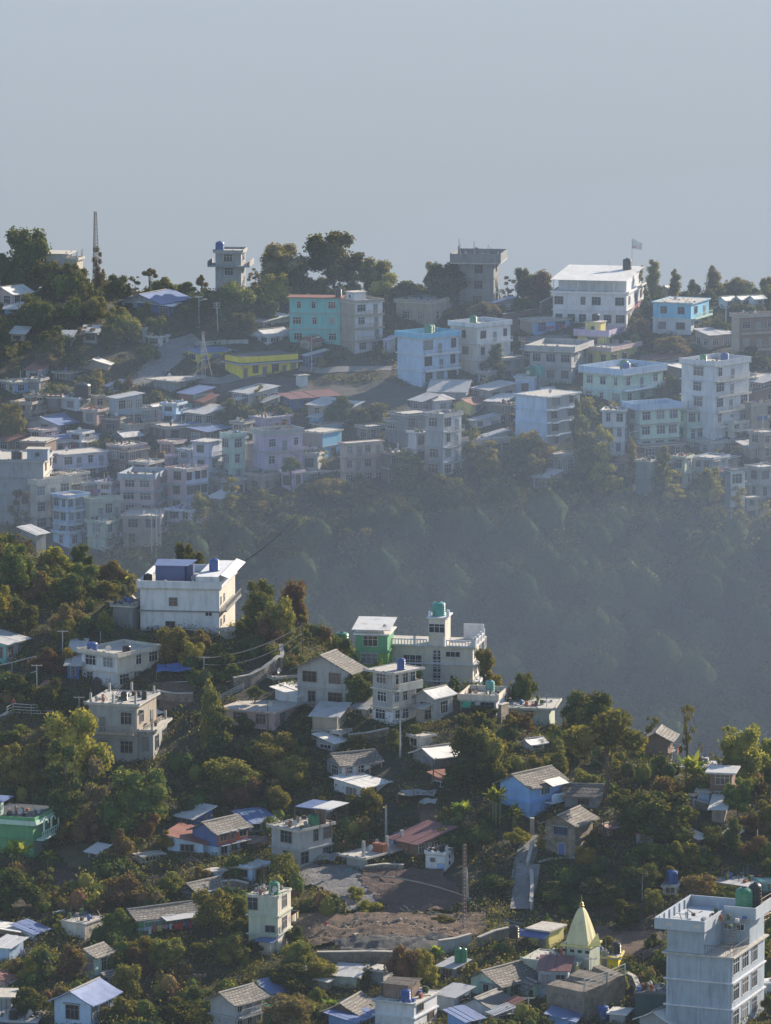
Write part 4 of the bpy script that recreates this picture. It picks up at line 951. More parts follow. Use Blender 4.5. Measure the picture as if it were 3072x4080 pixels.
B('house',870,1000,1118,215,345,1,'dgrey','shed:white','dark hut with red blanket hung outside left of the tall white wall',w=(1,1))
B('house',722,770,992,370,445,1,'white','shed:tin','low white bungalow under a grey sheet roof in the middle of the town',w=(0,2),D=11)
B('house',830,875,1048,500,590,1,'bluegrey','shed:tin','blue grey bungalow on stilts below the white bungalow',w=(0,2))
B('house',840,890,1030,590,660,1,'dgrey','flat','dark stilt storey below the blue grey bungalow',para=0,w=(0,1))
b=B('apartment_building',1110,1370,1645,175,610,4,'ltblue','flat','tall pale blank wall with stepped top and grey brick side',w=(0,2),side='grey',para=.1,D=13,dc='white')
B('house',1110,1265,1290,10,175,1,'ltblue','flat','stepped upper block of the tall pale blank wall',para=.1,w=(1,0))
tank(.75,.6,'green water tank behind the stepped top of the tall pale wall','green',2.4,2.0); tank(1.15,.6,'teal water tank right of the green one on the stepped pale wall','teal',2.0,2.4)
B('house',1262,1300,1495,30,100,1,'grey','flat','grey roof room right of the stepped pale wall',para=.1,w=(0,2),D=12)
B('shed',1300,1350,1440,120,160,1,'white','gable:white','little white gabled roof porch on the grey brick side',rise=.6)
B('house',1470,1520,1720,700,780,1,'tan','flat','low tan wall house at the forest edge below the brick sided building',para=.3,w=(0,1),D=10)
tile('B4')
b=B('apartment_building',460,578,905,280,655,3,'mint','flat','large mint three storey house with blue terrace above the forest',w=(1,3),para=1.1,pc='ltblue',band='tan',D=13,lip=.6,flw=1.8)
B('apartment_building',264,450,462,290,665,3,'white','flat','plain white three storey house half hidden behind the tall tree',w=(2,0),para=.2,D=8)
B('apartment_building',885,968,1232,285,565,2,'mint','flat','small mint two storey house with hanging laundry left of the tall white building',w=(1,3),balc='s',para=.1,D=12)
B('apartment_building',1450,1500,1720,240,480,2,'tan','flat','brown two storey house right of the tall white building',w=(0,2),para=.4,D=12)
B('house',1490,1530,1720,130,230,1,'brown','shed:dark','dark roofed hut at the right edge above the brown two storey house',w=(0,2))
B('house',1080,1245,1395,690,850,1,'blue','flat','deep blue walled house with rusty roof junk at the right forest edge',w=(1,2),para=.1,side='brown')
B('house',840,948,1012,675,940,2,'sage','flat','pale green narrow house with a leaf stained wall among the forest trees',w=(1,1),para=.2)
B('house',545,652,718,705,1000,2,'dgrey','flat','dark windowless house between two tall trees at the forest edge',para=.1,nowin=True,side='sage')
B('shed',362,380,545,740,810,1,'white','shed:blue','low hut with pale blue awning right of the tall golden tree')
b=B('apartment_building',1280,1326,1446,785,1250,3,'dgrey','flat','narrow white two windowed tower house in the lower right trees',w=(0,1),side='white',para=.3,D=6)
B('house',1450,1500,1720,890,1010,1,'sage','flat','grey green house with wide verandah slab at the right edge of the forest',w=(0,3),para=.2,lip=1,D=12)
B('house',1450,1460,1560,1010,1200,2,'tan','flat','plain tan lower rooms right of the narrow white tower house',w=(0,1),para=.1)
B('shed',1390,1500,1700,600,690,1,'tan','sheds:tin','long sagging shed roof with pole at the right edge below the brown house',w=(0,1),D=13)
POLE(1595,310,620,'grey pole in front of the brown house at the right edge','utility_pole',.12,1)
POLE(1480-990,440,660,'solar lamp between the white house and the large mint house','street_lamp',.12,0,lamp=True)
tile('B1')
for i,(x_,l_) in enumerate(((1258,'leftmost'),(1297,'middle'),(1333,'rightmost'))):
    POLE(x_,1120-i*12,1580,l_+' of three tall slim poles left of the hazy forest','pole',.17,0)
P_=None
o=RAIL([(560,1330),(700,1290),(860,1230),(1040,1180)],1.1,'white footbridge railing below the glazed grey storeys',rails=4)
PERSON(195,1400,'person in an orange top sitting out on the grey cement roof',top=(.5,.08,.03),P=None) if False else None
# trees of the far hill
tile('A1')
for r_ in [
 (200,190,370,720,'dark','round','great round dark tree crowning the left hilltop'),
 (625,505,210,800,'green','round','leafy tree hiding the small concrete block left of the rusty mast'),
 (480,470,200,780,'dark','round','dark leafy tree under the white hilltop shelter'),
 (75,490,270,760,'dark','round','wide dark tree overlapping the left edge below the great round tree'),
 (270,580,170,760,'grey','round','twiggy grey tree right of the wide dark edge tree'),
 (420,510,200,790,'green','round','leafy tree with yellowish rim below the white hilltop shelter'),
 (510,590,170,830,'green','round','tree with bright right rim left of the overgrown mast'),
 (650,560,190,840,'green','bush','bushy tree at the foot of the overgrown mast'),
 (960,600,180,800,'dark','round','dark tree just right of the overgrown mast'),
 (1120,620,160,800,'olive','sparse','thin olive tree on the skyline left of the umbrella tree'),
 (1245,550,105,740,'olive','spread','small umbrella shaped tree alone on the skyline'),
 (1360,610,170,780,'olive','bush','yellowish bushy tree on the ridge right of the umbrella tree'),
 (1550,650,230,800,'green','bush','green ridge bush with bright tips above the blue white roof'),
 (270,770,320,1080,'dark','round','big dark globe tree in front of the pale metal roofed house'),
 (60,930,130,1180,'green','sparse','ragged tree at the left edge below the pale metal roofed house'),
 (620,780,180,1000,'green','bush','bush climbing the slope below the overgrown mast'),
 (800,780,200,1010,'olive','round','olive tree in the middle of the left slope'),
 (960,880,200,1100,'olive','round','tree with golden right rim above the whitewashed shed'),
 (1200,820,150,1000,'green','bush','green bush below the blue white ridge roof'),
 (1300,950,180,1160,'green','round','round tree with golden edge at the top of the road'),
 (910,1010,190,1240,'dark','round','dark round tree right of the grey windowless shed'),
 (480,1010,200,1240,'dark','bush','dark shrubby tree on the left slope below the globe tree'),
 (700,1010,180,1180,'red','sparse','reddish bare tree left of the grey windowless shed'),
 (390,1235,190,1400,'grey','bush','pale leaved bush above the rust roofed hut'),
 (810,1390,115,1590,'yellow','column','small golden tree behind the large black tank'),
 (1560,870,160,1080,'dark','round','dark tree left of the solar lamp post on the ridge'),
 (110,1160,150,1400,'grey','sparse','grey bare shrubs at the left edge of the slope'),
 (600,1250,240,1400,'dark','bush','low dark thicket above the crumpled whitish roof'),
 ]: TR(*r_)
TR(810,380,120,720,'brown','shag','brown creeper cone wrapped round the foot of the tall rusty mast',.02)
TR(860,560,90,760,'grey','sparse','dry twigs right of the foot of the tall rusty mast')
tile('A2')
for r_ in [
 (390,640,330,1010,'green','round','large leafy tree below the lone grey tower house'),
 (740,330,420,800,'grey','round','broad grey green tree on the ridge left of the tallest tree',.15),
 (1190,230,430,800,'dark','round','tallest wide dark tree on the ridge behind the turquoise building',.3),
 (720,590,280,900,'yellow','round','golden leaved tree in front of the broad grey green tree'),
 (1240,540,260,780,'yellow','spread','yellow green drooping tree right behind the turquoise roof'),
 (1530,460,260,800,'olive','round','pale olive tree on the ridge right of the tallest tree'),
 (1480,670,170,830,'red','sparse','rusty bare tree behind the white balconied house'),
 (90,600,90,720,'brown','bush','small brown shrub left of the lone grey tower house'),
 (540,540,140,720,'brown','sparse','brown twiggy tree right of the lone grey tower house'),
 (60,760,200,1000,'green','bush','green bush behind the solar lamp post on the ridge'),
 (300,600,110,760,'olive','bush','olive bush before the door of the lone grey tower house'),
 (910,500,260,850,'dark','round','shaded tree between the grey green and the tallest trees'),
 (640,800,220,1010,'dark','bush','dark thicket above the gleaming crumpled roof'),
 (1040,620,200,850,'dark','round','dark tree right behind the turquoise building roof end'),
 (380,1050,110,1150,'red','bush','rust coloured shrub left of the rounded grey metal roof'),
 (1400,800,120,900,'brown','bush','brown shrub at the corner of the white balconied house'),
 ]: TR(*r_)
tile('A3')
for r_ in [
 (30,560,250,830,'yellow','bush','yellow tinged bush on the skyline left of the banana leaves'),
 (200,640,300,850,'dark','bush','long dark thicket behind the weathered tan house'),
 (540,490,370,850,'dark','round','wide dark tree with golden rim left of the ridge tower'),
 (420,500,160,700,'grey','round','pale leaved treetop left of the wide dark tree'),
 (660,620,160,850,'yellow','bush','golden shrub at the foot of the ridge tower'),
 (850,820,220,980,'grey','bush','grey tangled bush below the ridge tower'),
 (1050,620,150,850,'yellow','sparse','yellow leaved tree right of the ridge tower'),
 (1200,550,220,860,'dark','round','dark tree left of the flowering red tree'),
 (1300,550,220,880,'red','round','tree with red purple flowers on the ridge'),
 (1200,780,240,940,'dark','bush','dark thicket below the red flowering tree'),
 (950,1185,160,1500,'dark','column','dark column tree with golden top before the white three storey house'),
 (555,880,60,960,'yellow','bush','small golden shrub on the weathered tan house terrace'),
 ]: TR(*r_)
BAN(250,610,150,700,'banana leaves on the skyline left of the wide dark tree',3)
tile('A4')
for r_ in [
 (580,505,130,760,'olive','sparse','loose olive treetop left behind the big white ridge house'),
 (690,490,140,840,'olive','column','tall olive tree right of the big white ridge house'),
 (870,570,110,730,'olive','column','small pointed tree on the skyline behind the sky blue house'),
 (1010,630,140,760,'grey','bush','grey green skyline shrub behind the white zigzag roofs'),
 (1190,540,160,770,'grey','column','pale feathery tree on the skyline at the right'),
 (1390,610,200,770,'grey','bush','double topped pale tree at the right of the skyline'),
 (1650,620,140,800,'olive','round','tree cut by the right edge on the skyline'),
 (640,800,120,1060,'dark','column','dark cypress like tree hugging the big white ridge house'),
 (570,960,190,1180,'brown','round','brown leafless round tree below the big white ridge house'),
 (850,1100,300,1290,'brown','bush','broad brownish thicket below the sky blue house'),
 (780,1090,160,1200,'olive','sparse','pale frond bush below the sky blue house'),
 (680,1300,180,1500,'yellow','bush','dark bush with yellow tips above the blue terrace'),
 (850,1450,180,1680,'green','bush','deep green tree left of the tall white building'),
 (1230,960,160,1150,'green','bush','creeper covered bush on the balcony of the sky blue house'),
 (985,760,110,810,'green','round','round clipped bush behind the sky blue house'),
 (1500,1180,300,1400,'dark','bush','dark bush in front of the tan building at the right edge'),
 ]: TR(*r_)
tile('B1')
TR(110,190,230,560,'olive','round','yellow green tree at the left edge of the far town')
TR(150,900,230,1340,'grey','sparse','bare twisted tree silhouetted by the grey cement building')
tile('B2')
for r_ in [
 (330,840,210,1150,'yellow','shag','golden flecked tree rising before the mint and salmon houses'),
 (440,980,130,1260,'yellow','shag','golden flecked slim tree below the salmon house'),
 (130,960,150,1180,'olive','round','dark topped tree left of the golden flecked trees'),
 (830,660,170,1060,'green','spread','tall tree with forked pale trunk before the lilac building'),
 (1100,600,110,780,'yellow','sparse','golden wisp tree beside the bright blue house'),
 (1110,820,330,1080,'yellow','spread','wide golden tree crown before the peach building'),
 (640,940,170,1080,'yellow','sparse','low golden tree below the lilac building'),
 (1340,880,200,1040,'yellow','sparse','golden shrub tops below the peach building garage'),
 (620,1100,110,1240,'yellow','sparse','small golden flecked bush in the haze under the lilac building'),
 (560,60,120,250,'yellow','sparse','small crooked tree below the yellow school'),
 (310,150,150,330,'olive','bush','shrub beside the turquoise verandah hut'),
 (250,280,160,370,'green','bush','potted greenery on the terrace under the turquoise verandah'),
 (940,1140,200,1500,'olive','round','soft pointed tree in the hazy valley wood'),
 (1215,1370,190,1640,'olive','round','pale rounded tree glowing in the hazy valley wood'),
 (700,1250,260,1560,'dark','round','dark domed tree in the hazy valley wood left of the big cable'),
 (480,1300,220,1600,'dark','round','dim tree in the hazy valley wood behind the blue tank'),
 ]: TR(*r_)
tile('B3')
for r_ in [
 (280,640,170,900,'dark','column','dark pointed tree before the white two storey rooms'),
 (770,460,160,780,'yellow','shag','golden leaved tree right of the grey white stack'),
 (940,615,170,850,'yellow','bush','golden tipped tree below the blue grey bungalow'),
 (1250,430,260,820,'yellow','round','broad tree with golden right rim under the tall pale wall'),
 (1130,480,170,860,'dark','round','dark tree left of the golden rimmed broad tree'),
 (1080,720,150,900,'grey','sparse','pale wispy shrubs in the forest below the tall pale wall'),
 (1450,860,180,1060,'yellow','sparse','golden flecked bush in the forest right of the golden rimmed tree'),
 (1620,180,110,700,'dark','column','dark column of leaves left of the tall golden tree'),
 (240,1160,320,1500,'dark','round','large hazy tree in the valley below the concrete frame'),
 (600,900,300,1200,'dark','round','hazy forest tree below the grey white stack'),
 (900,1000,300,1300,'dark','round','hazy forest tree below the blue grey bungalow'),
 (140,1320,280,1640,'dark','round','hazy rounded tree near the valley floor'),
 ]: TR(*r_)
tile('B4')
for r_ in [
 (140,180,250,860,'olive','shag','tallest golden tree standing before the mint house',.1),
 (280,420,230,960,'yellow','shag','broad golden shrub tree right of the tallest golden tree',.05),
 (510,505,90,960,'yellow','column','slender golden tree beside the large mint house',.35),
 (770,570,160,1020,'olive','shag','golden flecked slim tree left of the pale green narrow house',.05),
 (860,780,200,1040,'yellow','shag','golden shrub crown before the pale green narrow house',.05),
 (1160,740,250,1100,'olive','round','round olive tree before the deep blue house'),
 (1200,900,230,1360,'yellow','shag','golden tree spilling down left of the narrow white tower',.05),
 (390,900,220,1120,'dark','bush','dark tree below the broad golden shrub tree'),
 (1390,1060,130,1240,'grey','sparse','pale leafy bush before the narrow white tower house'),
 (1540,1330,130,1520,'yellow','sparse','small golden shrub lower right in the hazy wood'),
 (1440,1540,120,1740,'yellow','sparse','golden flecked shrub by the right edge above the bamboo'),
 (1640,1040,120,1250,'yellow','sparse','golden shrub on the right edge below the verandah slab'),
 (1110,1340,180,1620,'grey','sparse','pale trunked thin tree in the hazy wood at right'),
 (800,1480,260,1700,'dark','round','dim rounded tree in the right valley wood'),
 (60,1100,130,1300,'olive','sparse','faint olive tree on the forest slope under the tallest golden tree'),
 ]: TR(*r_)

# smaller houses that fill the town
tile('GL')
for r_ in [
 (205,258,268,852,915,1,'brown','flat','brown brick room left of the three paned white storey'),
 (378,455,530,1395,1520,2,'sage','flat','hazy glazed two storey base below the cream framed windows'),
 (530,690,722,1370,1500,2,'tan','flat','hazy lower storeys under the dull pink three storey block'),
 (722,830,905,1345,1440,2,'lav','flat','hazy lavender base storeys left of the golden flecked trees'),
 (905,955,1058,1215,1300,1,'grey','flat','grey base storey under the lavender grey and mint houses'),
 (1062,1130,1212,1190,1275,1,'tan','flat','tan base storey under the lilac building'),
 (640,720,905,985,1060,1,'dgrey','flat','dark rubble topped storey right of the pinkish two storey house'),
 (470,545,640,1085,1190,2,'brown','flat','brown two storey house between lavender building and pink block'),
 (800,880,980,925,985,1,'tan','shed:tin','tan lean-to in the greenery left of the lilac roof room'),
 (560,600,700,905,965,1,'grey','flat','grey terrace room below the blue grey house'),
 (1000,1080,1200,838,895,1,'grey','shed:tin','grey shed row directly below the long yellow school wall'),
 (1540,1590,1668,985,1050,1,'dgrey','flat','dark low house above the peach brown building'),
 (1300,1370,1395,1100,1180,1,'grey','flat','grey base room below the small white house'),
 (0,40,110,1040,1100,1,'brown','shed:rust','rust roofed lean-to at the far left above the grey cement building'),
 (115,170,205,780,835,1,'grey','flat','grey room with scrap by the flat rust brown roof'),
 (1215,1260,1310,1180,1260,1,'lilac','flat','pale lilac lower room right of the forked pale trunk'),
 (960,1010,1065,1035,1110,1,'mint','flat','mint upper room beside the salmon two storey house'),
 (330,372,470,1100,1180,1,'lav','flat','lavender side rooms under the glazed sun porch'),
 (690,745,800,1050,1110,1,'pink','flat','pinkish room beside the small lilac roof room'),
 (230,300,382,1440,1510,1,'ltblue','flat','lowest pale blue storey above the tall banana plants'),
 ]: B('house',*r_,para=.3,balc='s' if r_[5]>1 else '')
tile('GR')
for r_ in [
 (0,55,112,955,1060,2,'dgrey','flat','dark two storey shell at the left foot of the ruinous shell'),
 (330,420,540,1045,1125,1,'tan','flat','tan house half sunk in the trees right of the grey white stack'),
 (1040,1110,1290,1065,1140,1,'brown','flat','brown shop storey under the large mint house'),
 (1290,1400,1560,1050,1110,1,'grey','flat','grey storey with hanging cloths below the small mint house'),
 (1570,1630,1700,1010,1130,2,'tan','flat','tan two storey house behind the long sagging shed roof'),
 (440,500,600,690,780,2,'grey','flat','grey two storey house behind the dark column tree'),
 (380,450,560,822,885,1,'tan','shed:tin','tan shed above the small yellow and maroon hut'),
 (1100,1170,1290,690,755,1,'brown','shed:maroon','maroon roofed shack between lilac parapet and tall white building'),
 (1340,1400,1500,585,650,1,'tan','sheds:tin','long sloping shack roof below the sky blue house'),
 (1580,1630,1700,790,860,1,'brown','shed:tin','brown shack behind the row of bare columns'),
 (880,940,1040,1020,1110,1,'dgrey','flat','dark rooms at the foot of the plain white house'),
 (1130,1200,1290,1130,1260,2,'dgrey','flat','dark blue grey tenement below the brown shop storey'),
 (1560,1620,1700,1160,1300,2,'grey','flat','grey tenement at the right edge above the golden shrub'),
 (1330,1410,1480,1120,1230,2,'bluegrey','flat','blue grey rooms hidden behind the round olive tree'),
 (700,780,850,1110,1190,1,'tan','flat','tan room deep in the trees below the brick sided building'),
 (110,160,230,870,930,1,'dgrey','shed:tin','dark hut above the grey white stack'),
 (590,640,700,650,700,1,'dgrey','shed:blue','blue roofed lean-to left of the grey block with terrace'),
 ]: B('house',*r_,para=.3,balc='s' if r_[5]>1 else '')
for r_ in [
 (90,1080,130,1240,'olive','column','pointed green tree at the foot of the small white rooms'),
 (450,1040,110,1200,'yellow','shag','golden speckled tree right of the tan sunk house'),
 (640,1090,120,1230,'olive','round','olive tree in the shade of the tall pale wall'),
 (760,1180,150,1330,'dark','round','dark tree left of the tallest golden tree foot'),
 (1000,1190,110,1330,'yellow','shag','golden flecked tree under the slender golden tree'),
 (1240,1230,120,1400,'olive','shag','olive creeper tree below the dark blue grey tenement'),
 (1520,1230,120,1420,'yellow','sparse','wispy golden tree below the narrow white tower house'),
 (560,1240,180,1400,'dark','round','large dim tree in the valley wood centre'),
 (250,1180,170,1330,'dark','round','dim tree left of the valley wood centre'),
 (1100,1330,170,1520,'dark','round','dim domed tree in the valley wood right of centre'),
 (1400,1420,180,1640,'dark','round','dim tree low in the right valley wood'),
 (820,1400,200,1600,'dark','round','dim broad tree low in the valley wood centre'),
 ]: TR(*r_)
tile('GL')
for r_ in [
 (1120,1240,110,1400,'yellow','shag','golden speckled tree below the tan base storey'),
 (860,1260,90,1420,'olive','column','dark slender tree crossing the three slim poles'),
 (1560,1210,130,1360,'olive','shag','speckled tree top right under the peach brown building'),
 (1250,1330,150,1560,'dark','round','dim tree crossed by the long dark cable'),
 (1000,1370,160,1600,'dark','round','dim round tree right of the round tree behind the blue tank'),
 (1560,1400,190,1660,'dark','round','dim tree in the left valley wood'),
 (230,560,110,700,'dark','round','round dark tree beside the crumpled roof slope'),
 (560,480,120,620,'olive','round','golden edged tree by the blue grey block wall house'),
 (640,610,80,700,'green','bush','bush on the bank of the dusty road'),
 (1040,480,120,600,'dark','round','deep green tree above the rounded grey metal roof'),
 (1480,830,150,960,'dark','bush','dark bushes on the rocky bank right of the dull red roof'),
 (1600,860,150,960,'olive','bush','olive bushes on the rocky bank centre'),
 ]: TR(*r_)

tile('GL')
for r_ in [
 (55,135,190,880,965,2,'tan','flat','tan two storey house between the leafy edge tree and the wide blue roof'),
 (300,352,400,1010,1085,2,'white','flat','small white two storey house behind the glazed sun porch roof'),
 (440,515,562,945,1015,1,'brown','flat','brown storey between the pink house and the arched niche wall'),
 (565,640,702,1140,1240,2,'grey','flat','grey two storey house squeezed above the dull pink block'),
 (770,825,890,1085,1180,2,'bluegrey','flat','blue grey two storey house right of the pinkish room'),
 (885,940,1000,1140,1225,2,'tan','flat','tan two storey house under the mint upper room'),
 (1000,1050,1092,965,1045,2,'dgrey','flat','dark narrow house left of the lilac roof room'),
 (1205,1262,1335,1035,1115,2,'grey','flat','grey narrow house between lilac building and bright blue house'),
 (1330,1400,1470,890,955,1,'tan','shed:tin','tan hut with grey sheet on the bank below the dull red roof'),
 (240,300,382,1190,1300,3,'cream','flat','cream three storey house right of the sunlit stepped balconies'),
 (130,180,240,1000,1065,2,'pink','flat','faded pink two storey house behind the grey cement building'),
 (700,760,802,885,965,2,'ltblue','flat','faded blue two storey house right of the rounded grey gable'),
 (830,880,935,872,930,1,'brown','shed:rust','rusty roofed hut under the turquoise verandah hut'),
 (1428,1500,1562,905,960,1,'grey','shed:tin','grey hut on the rocky bank right of the tan sheeted hut'),
 (420,480,530,1225,1300,2,'lav','flat','lavender two storey house above the cream framed windows'),
 (900,950,1010,1290,1370,1,'tan','shed:white','pale tin hut at the lowest edge of the left wood'),
 ]: B('house',*r_,para=.3,balc='s' if r_[5]>1 else '')
tile('GR')
for r_ in [
 (150,205,262,935,1015,2,'tan','flat','tan two storey house left of the top of the grey white stack'),
 (480,535,592,885,965,2,'brown','flat','brown two storey house by the dark hut with red blanket'),
 (400,445,482,745,805,1,'grey','flat','grey room at the foot of the pale blue three storey house'),
 (1440,1500,1572,965,1035,2,'cream','flat','cream two storey house right of the foot of the tall white building'),
 (1160,1222,1290,985,1055,2,'sage','flat','sage two storey house right behind the large mint house'),
 (640,700,760,1200,1260,1,'grey','shed:tin','grey roofed hut sunk in the wood under the tall pale wall'),
 (1000,1060,1110,1130,1200,1,'tan','shed:rust','rust roofed hut sunk in the wood left of the dark tenement'),
 ]: B('house',*r_,para=.3,balc='s' if r_[5]>1 else '')
# ================================================================== THE NEAR HILLSIDE
tile('C1')
B('house',-130,50,205,1010,1200,1,'teal','sheds:tin','teal walled house with grey sheet roof at the left edge',w=(2,2),rise=.7,ov=.8,side='grey')
b=B('apartment_building',680,972,1322,1118,1405,2,'white','flat','white two storey house with scrap on its roof terrace',w=(2,3),side='cream',para=.45,pc='cream',lip=.5,band='cream',D=11)
tank(.93,-.42,'black water tank in front of the white two storey house','black',1.5,2.3,b,-b['H']+.0)
q=onroof(b,.3,.2); tank(.12,.15,'blue barrel at the left corner of the scrap covered roof','blue',1.5,1.3)
tank(.8,.4,'dark low water tank on the scrap covered roof','black',1.2,1.0)
b=B('house',740,1135,1300,1520,2000,2,'grey','flat','grey plastered house with bare columns on its pale roof slab',w=(2,2),balc='sf',band='tan',side='tan',para=.12,lip=.5,cols=6,D=8)
tank(.62,.3,'black water tank among the bare columns on the pale roof slab','black',1.0,1.3)
tank(.98,.45,'small black tank with chimney on the right of the pale roof slab','black',.8,1.3)
B('shed',590,680,690,1075,1190,1,'grey','shed:tin','grey lean-to left of the white two storey house')
B('shed',560,655,665,1190,1320,1,'blue','shed:tin','blue board shed at the lower left of the white two storey house')
B('ruined_shed',940,1100,1190,700,905,1,'dgrey','flat','ruined dark stone outbuilding left of the big white house',w=(1,0),para=.2,nowin=True,cat='ruin')
TARP(1300,1590,1180,1310,'bright blue tarpaulin shelter beside the white two storey house',(.08,.17,.48))
WALL([(1280,1345),(1450,1330),(1600,1325)],-.05,'overgrown stone wall under the blue tarpaulin shelter',down=3.0)
WALL([(1060,640),(1120,650),(1172,700)],1.4,'sunlit brown stone wall left of the big white house',down=3)
RAIL([(-20,1290),(100,1270),(300,1215)],1.6,'upper pale pipe railing at the left edge',rails=1,r=.08)
RAIL([(-20,1390),(150,1370),(300,1325)],1.3,'lower pale pipe railing at the left edge',rails=1,r=.08)
RAIL([(60,1640),(110,1610),(260,1620),(440,1625)],1.6,'white curved path railing above the autumn tree',rails=4,r=.05,c=(.6,.58,.55))
WALL([(-60,1680),(40,1660),(75,1640)],.8,'sunlit stone wall end at the left edge above the orchard',down=4)
POLE(308,1180,1580,'slim grey pole at the end of the left pipe railings','utility_pole',.09,1)
POLE(835,905,1030,'wooden pole on the scrap covered roof','pole',.09,0)
PERSON(112,1570,'person in a red jacket walking behind the white curved railing',top=(.45,.04,.04))
B('collapsed_hut',235,300,380,105,160,1,'grey','sheds:tin','collapsed hut of grey roof slabs at the top of the left hill',w=(0,0),rise=.8,cat='hut')
tile('D1')
B('building_site',1110,1590,1740,290,600,1,'grey','flat','raw concrete storey stepping out right of the grey plastered house',w=(3,2),para=.1,lip=.6,cols=6,D=7,wc='dgrey',cat='building site')
B('shed',1420,1560,1700,130,210,1,'tan','sheds:white','shanty of pale roof sheets beside the grey plastered house',w=(0,1),rise=.5)
tile('C2')
b=B('apartment_building',-418,235,370,140,520,2,'white','flat','big white house with blue shed and tanks on its roof',w=(1,2),side='cream',para=1.0,pc='white',lip=.35,band='dgrey',balc='s',D=8,wc='dgrey',nowin=True)
zc=b['H']; 
for (fx,zz,ww,hh) in ((.42,.62,1.1,1.05),(.38,.13,1.3,.9)): add_window(b['root'],-b['w1']*(1-fx),-.03,zc*zz,0,ww,hh,'dgrey')
add_window(b['root'],-b['w1']*.13,-.03,zc*.41,0,.9,.45,'white')
for k in range(2): add_window(b['root'],.03,1.5+k*3,zc*.62,math.pi/2,1.0,1.2,'white'); add_window(b['root'],.03,1.5+k*3,zc*.15,math.pi/2,1.0,1.1,'white')
q=MB(); q.box(-b['w1']*.29,0,0,b['w2'],zc+.07,zc+1.75); q.build('upper_wall',wm('white'),b['root'])
q=MB(); q.prism([(.3,-.2,zc+2.0),(1.6,-.2,zc+1.5),(1.6,b['w2'],zc+1.5),(.3,b['w2'],zc+2.0)],(0,0,.07)); q.build('awning',roofm('white'),b['root'])
pS=onroof(b,.14,.25); rs_=empty('roof_shed',pS,b['root'].rotation_euler.z,'dark blue sheet metal shed on the roof of the big white house','shed')
q=MB(); q.box(0,4.2,0,2.6,0,2.6); q.build('wall',tin_mat((.045,.075,.20),.05),rs_); q=MB(); q.prism([(-.15,-.2,2.55),(4.7,-.2,2.55),(5.6,2.9,3.0),(-.15,2.9,3.0)],(0,0,.08)); q.build('roof',roofm('blue'),rs_)
q=MB(); q.box(4.25,5.3,.9,2.5,0,2.6); q.build('side_panel',tin_mat((.045,.075,.20),.05),rs_)
tank(.03,.3,'black water tank left of the dark blue roof shed','black',1.3,1.3,b); tank(.87,.35,'blue water tank on the right of the big white house roof','blue',1.5,1.9,b,1.7)
B('shed',240,300,460,490,560,1,'cream','flat','sunlit pale shed at the foot of the big white house',para=.1,w=(0,1))
B('house',885,1310,1400,820,1150,2,'grey','gable','grey gabled house with large sunlit slate roof',w=(2,0),rise=2.4,ov=.9,D=10,th=24)
b=B('house',700,880,1050,1030,1120,1,'white','sheds:white','white hut with pale blue sheet roof below the gabled slate house',w=(0,2),rise=.9,ov=.6)
B('house',290,692,965,1160,1325,1,'pink','flat','low pinkish house with broad sandy flat roof',w=(2,2),para=.06,lip=.7,side='pink',D=9)
B('house',1010,1215,1300,1205,1375,1,'tan','shed:tin','rough tan outbuilding with propped sheets right of the sandy flat roof',w=(0,1))
B('shed',620,700,900,880,930,1,'dgrey','flat','dark low store against the sunlit stone bank',para=.1,w=(0,0))
o,WW=WALL([(360,990),(500,960),(610,900),(700,840),(740,800)],1.6,'curved sunlit stone retaining wall on the slope left of the slate gable',down=3.5)
WALL([(735,700),(745,760),(742,810)],1.5,'tall end pier of the curved stone wall',down=3)
p1=POLE(930,420,750,'dark wooden power pole beside the slate gabled house','utility_pole',.11,1,flat_mat('dark_wood',(.07,.055,.045),.9))
p2=POLE(110,700,900,'short pole where the pale cables end below the big white house','utility_pole',.09,1)
for k,(sg,rr,l_) in enumerate(((1.0,.07,'upper pale cable sagging across the brushy slope'),(1.5,.06,'middle pale cable sagging across the brushy slope'),(2.1,.06,'lower pale cable sagging across the brushy slope'))):
    WIRE(p1+Vector((0,0,-.3-1.1*k)),p2+Vector((0,0,-.2-.9*k)),sg,rr,l_,(.42,.36,.28))
POLE(640,1005,1330,'slim lamp pole before the pinkish house','lamp_post',.06,0,flat_mat('dark_wood',(.07,.055,.045),.9))
tank(.33,.1,'dark green water tank on the sandy flat roof','teal',1.1,1.4,LASTB) if False else None
RAIL([(250,1075),(340,1030),(440,990)],.9,'white railing at the left end of the sandy flat roof',rails=4,c=(.6,.58,.55))
B('house',1050,1255,1300,1570,1760,1,'grey','shed:tin','undercroft storey') if False else None
WIRE(at(912,2268,742),at(*[v for v in (760+920/2.0825,1500+1110/2.0825)],975),1.2,.07,'long dark cable crossing the valley to the far wood',(.006,.006,.008))
tile('C3')
b=B('house',5,130,440,1345,1500,1,'grey','gable','slate roofed cottage with red laundry on its verandah',w=(1,3),side='white',rise=1.0,ov=.6,balc='',D=9)
q=MB(); q.box(.0,1.2,0,b['w2'],-.15,.0); q.build('verandah_floor',wm('brown'),b['root'])
q=MB(); 
for i in range(4): q.box(1.05,1.17,i*b['w2']/3.2,i*b['w2']/3.2+.12,-2.5,2.4)
q.build('verandah_posts',flat_mat('post_paint',(.35,.25,.22),.8),b['root'])
b=B('house',245,507,560,265,560,2,'green','flat:white','green two storey house with white sheet roof behind the cream building',w=(1,0),para=0,low=('lime',.45),D=7)
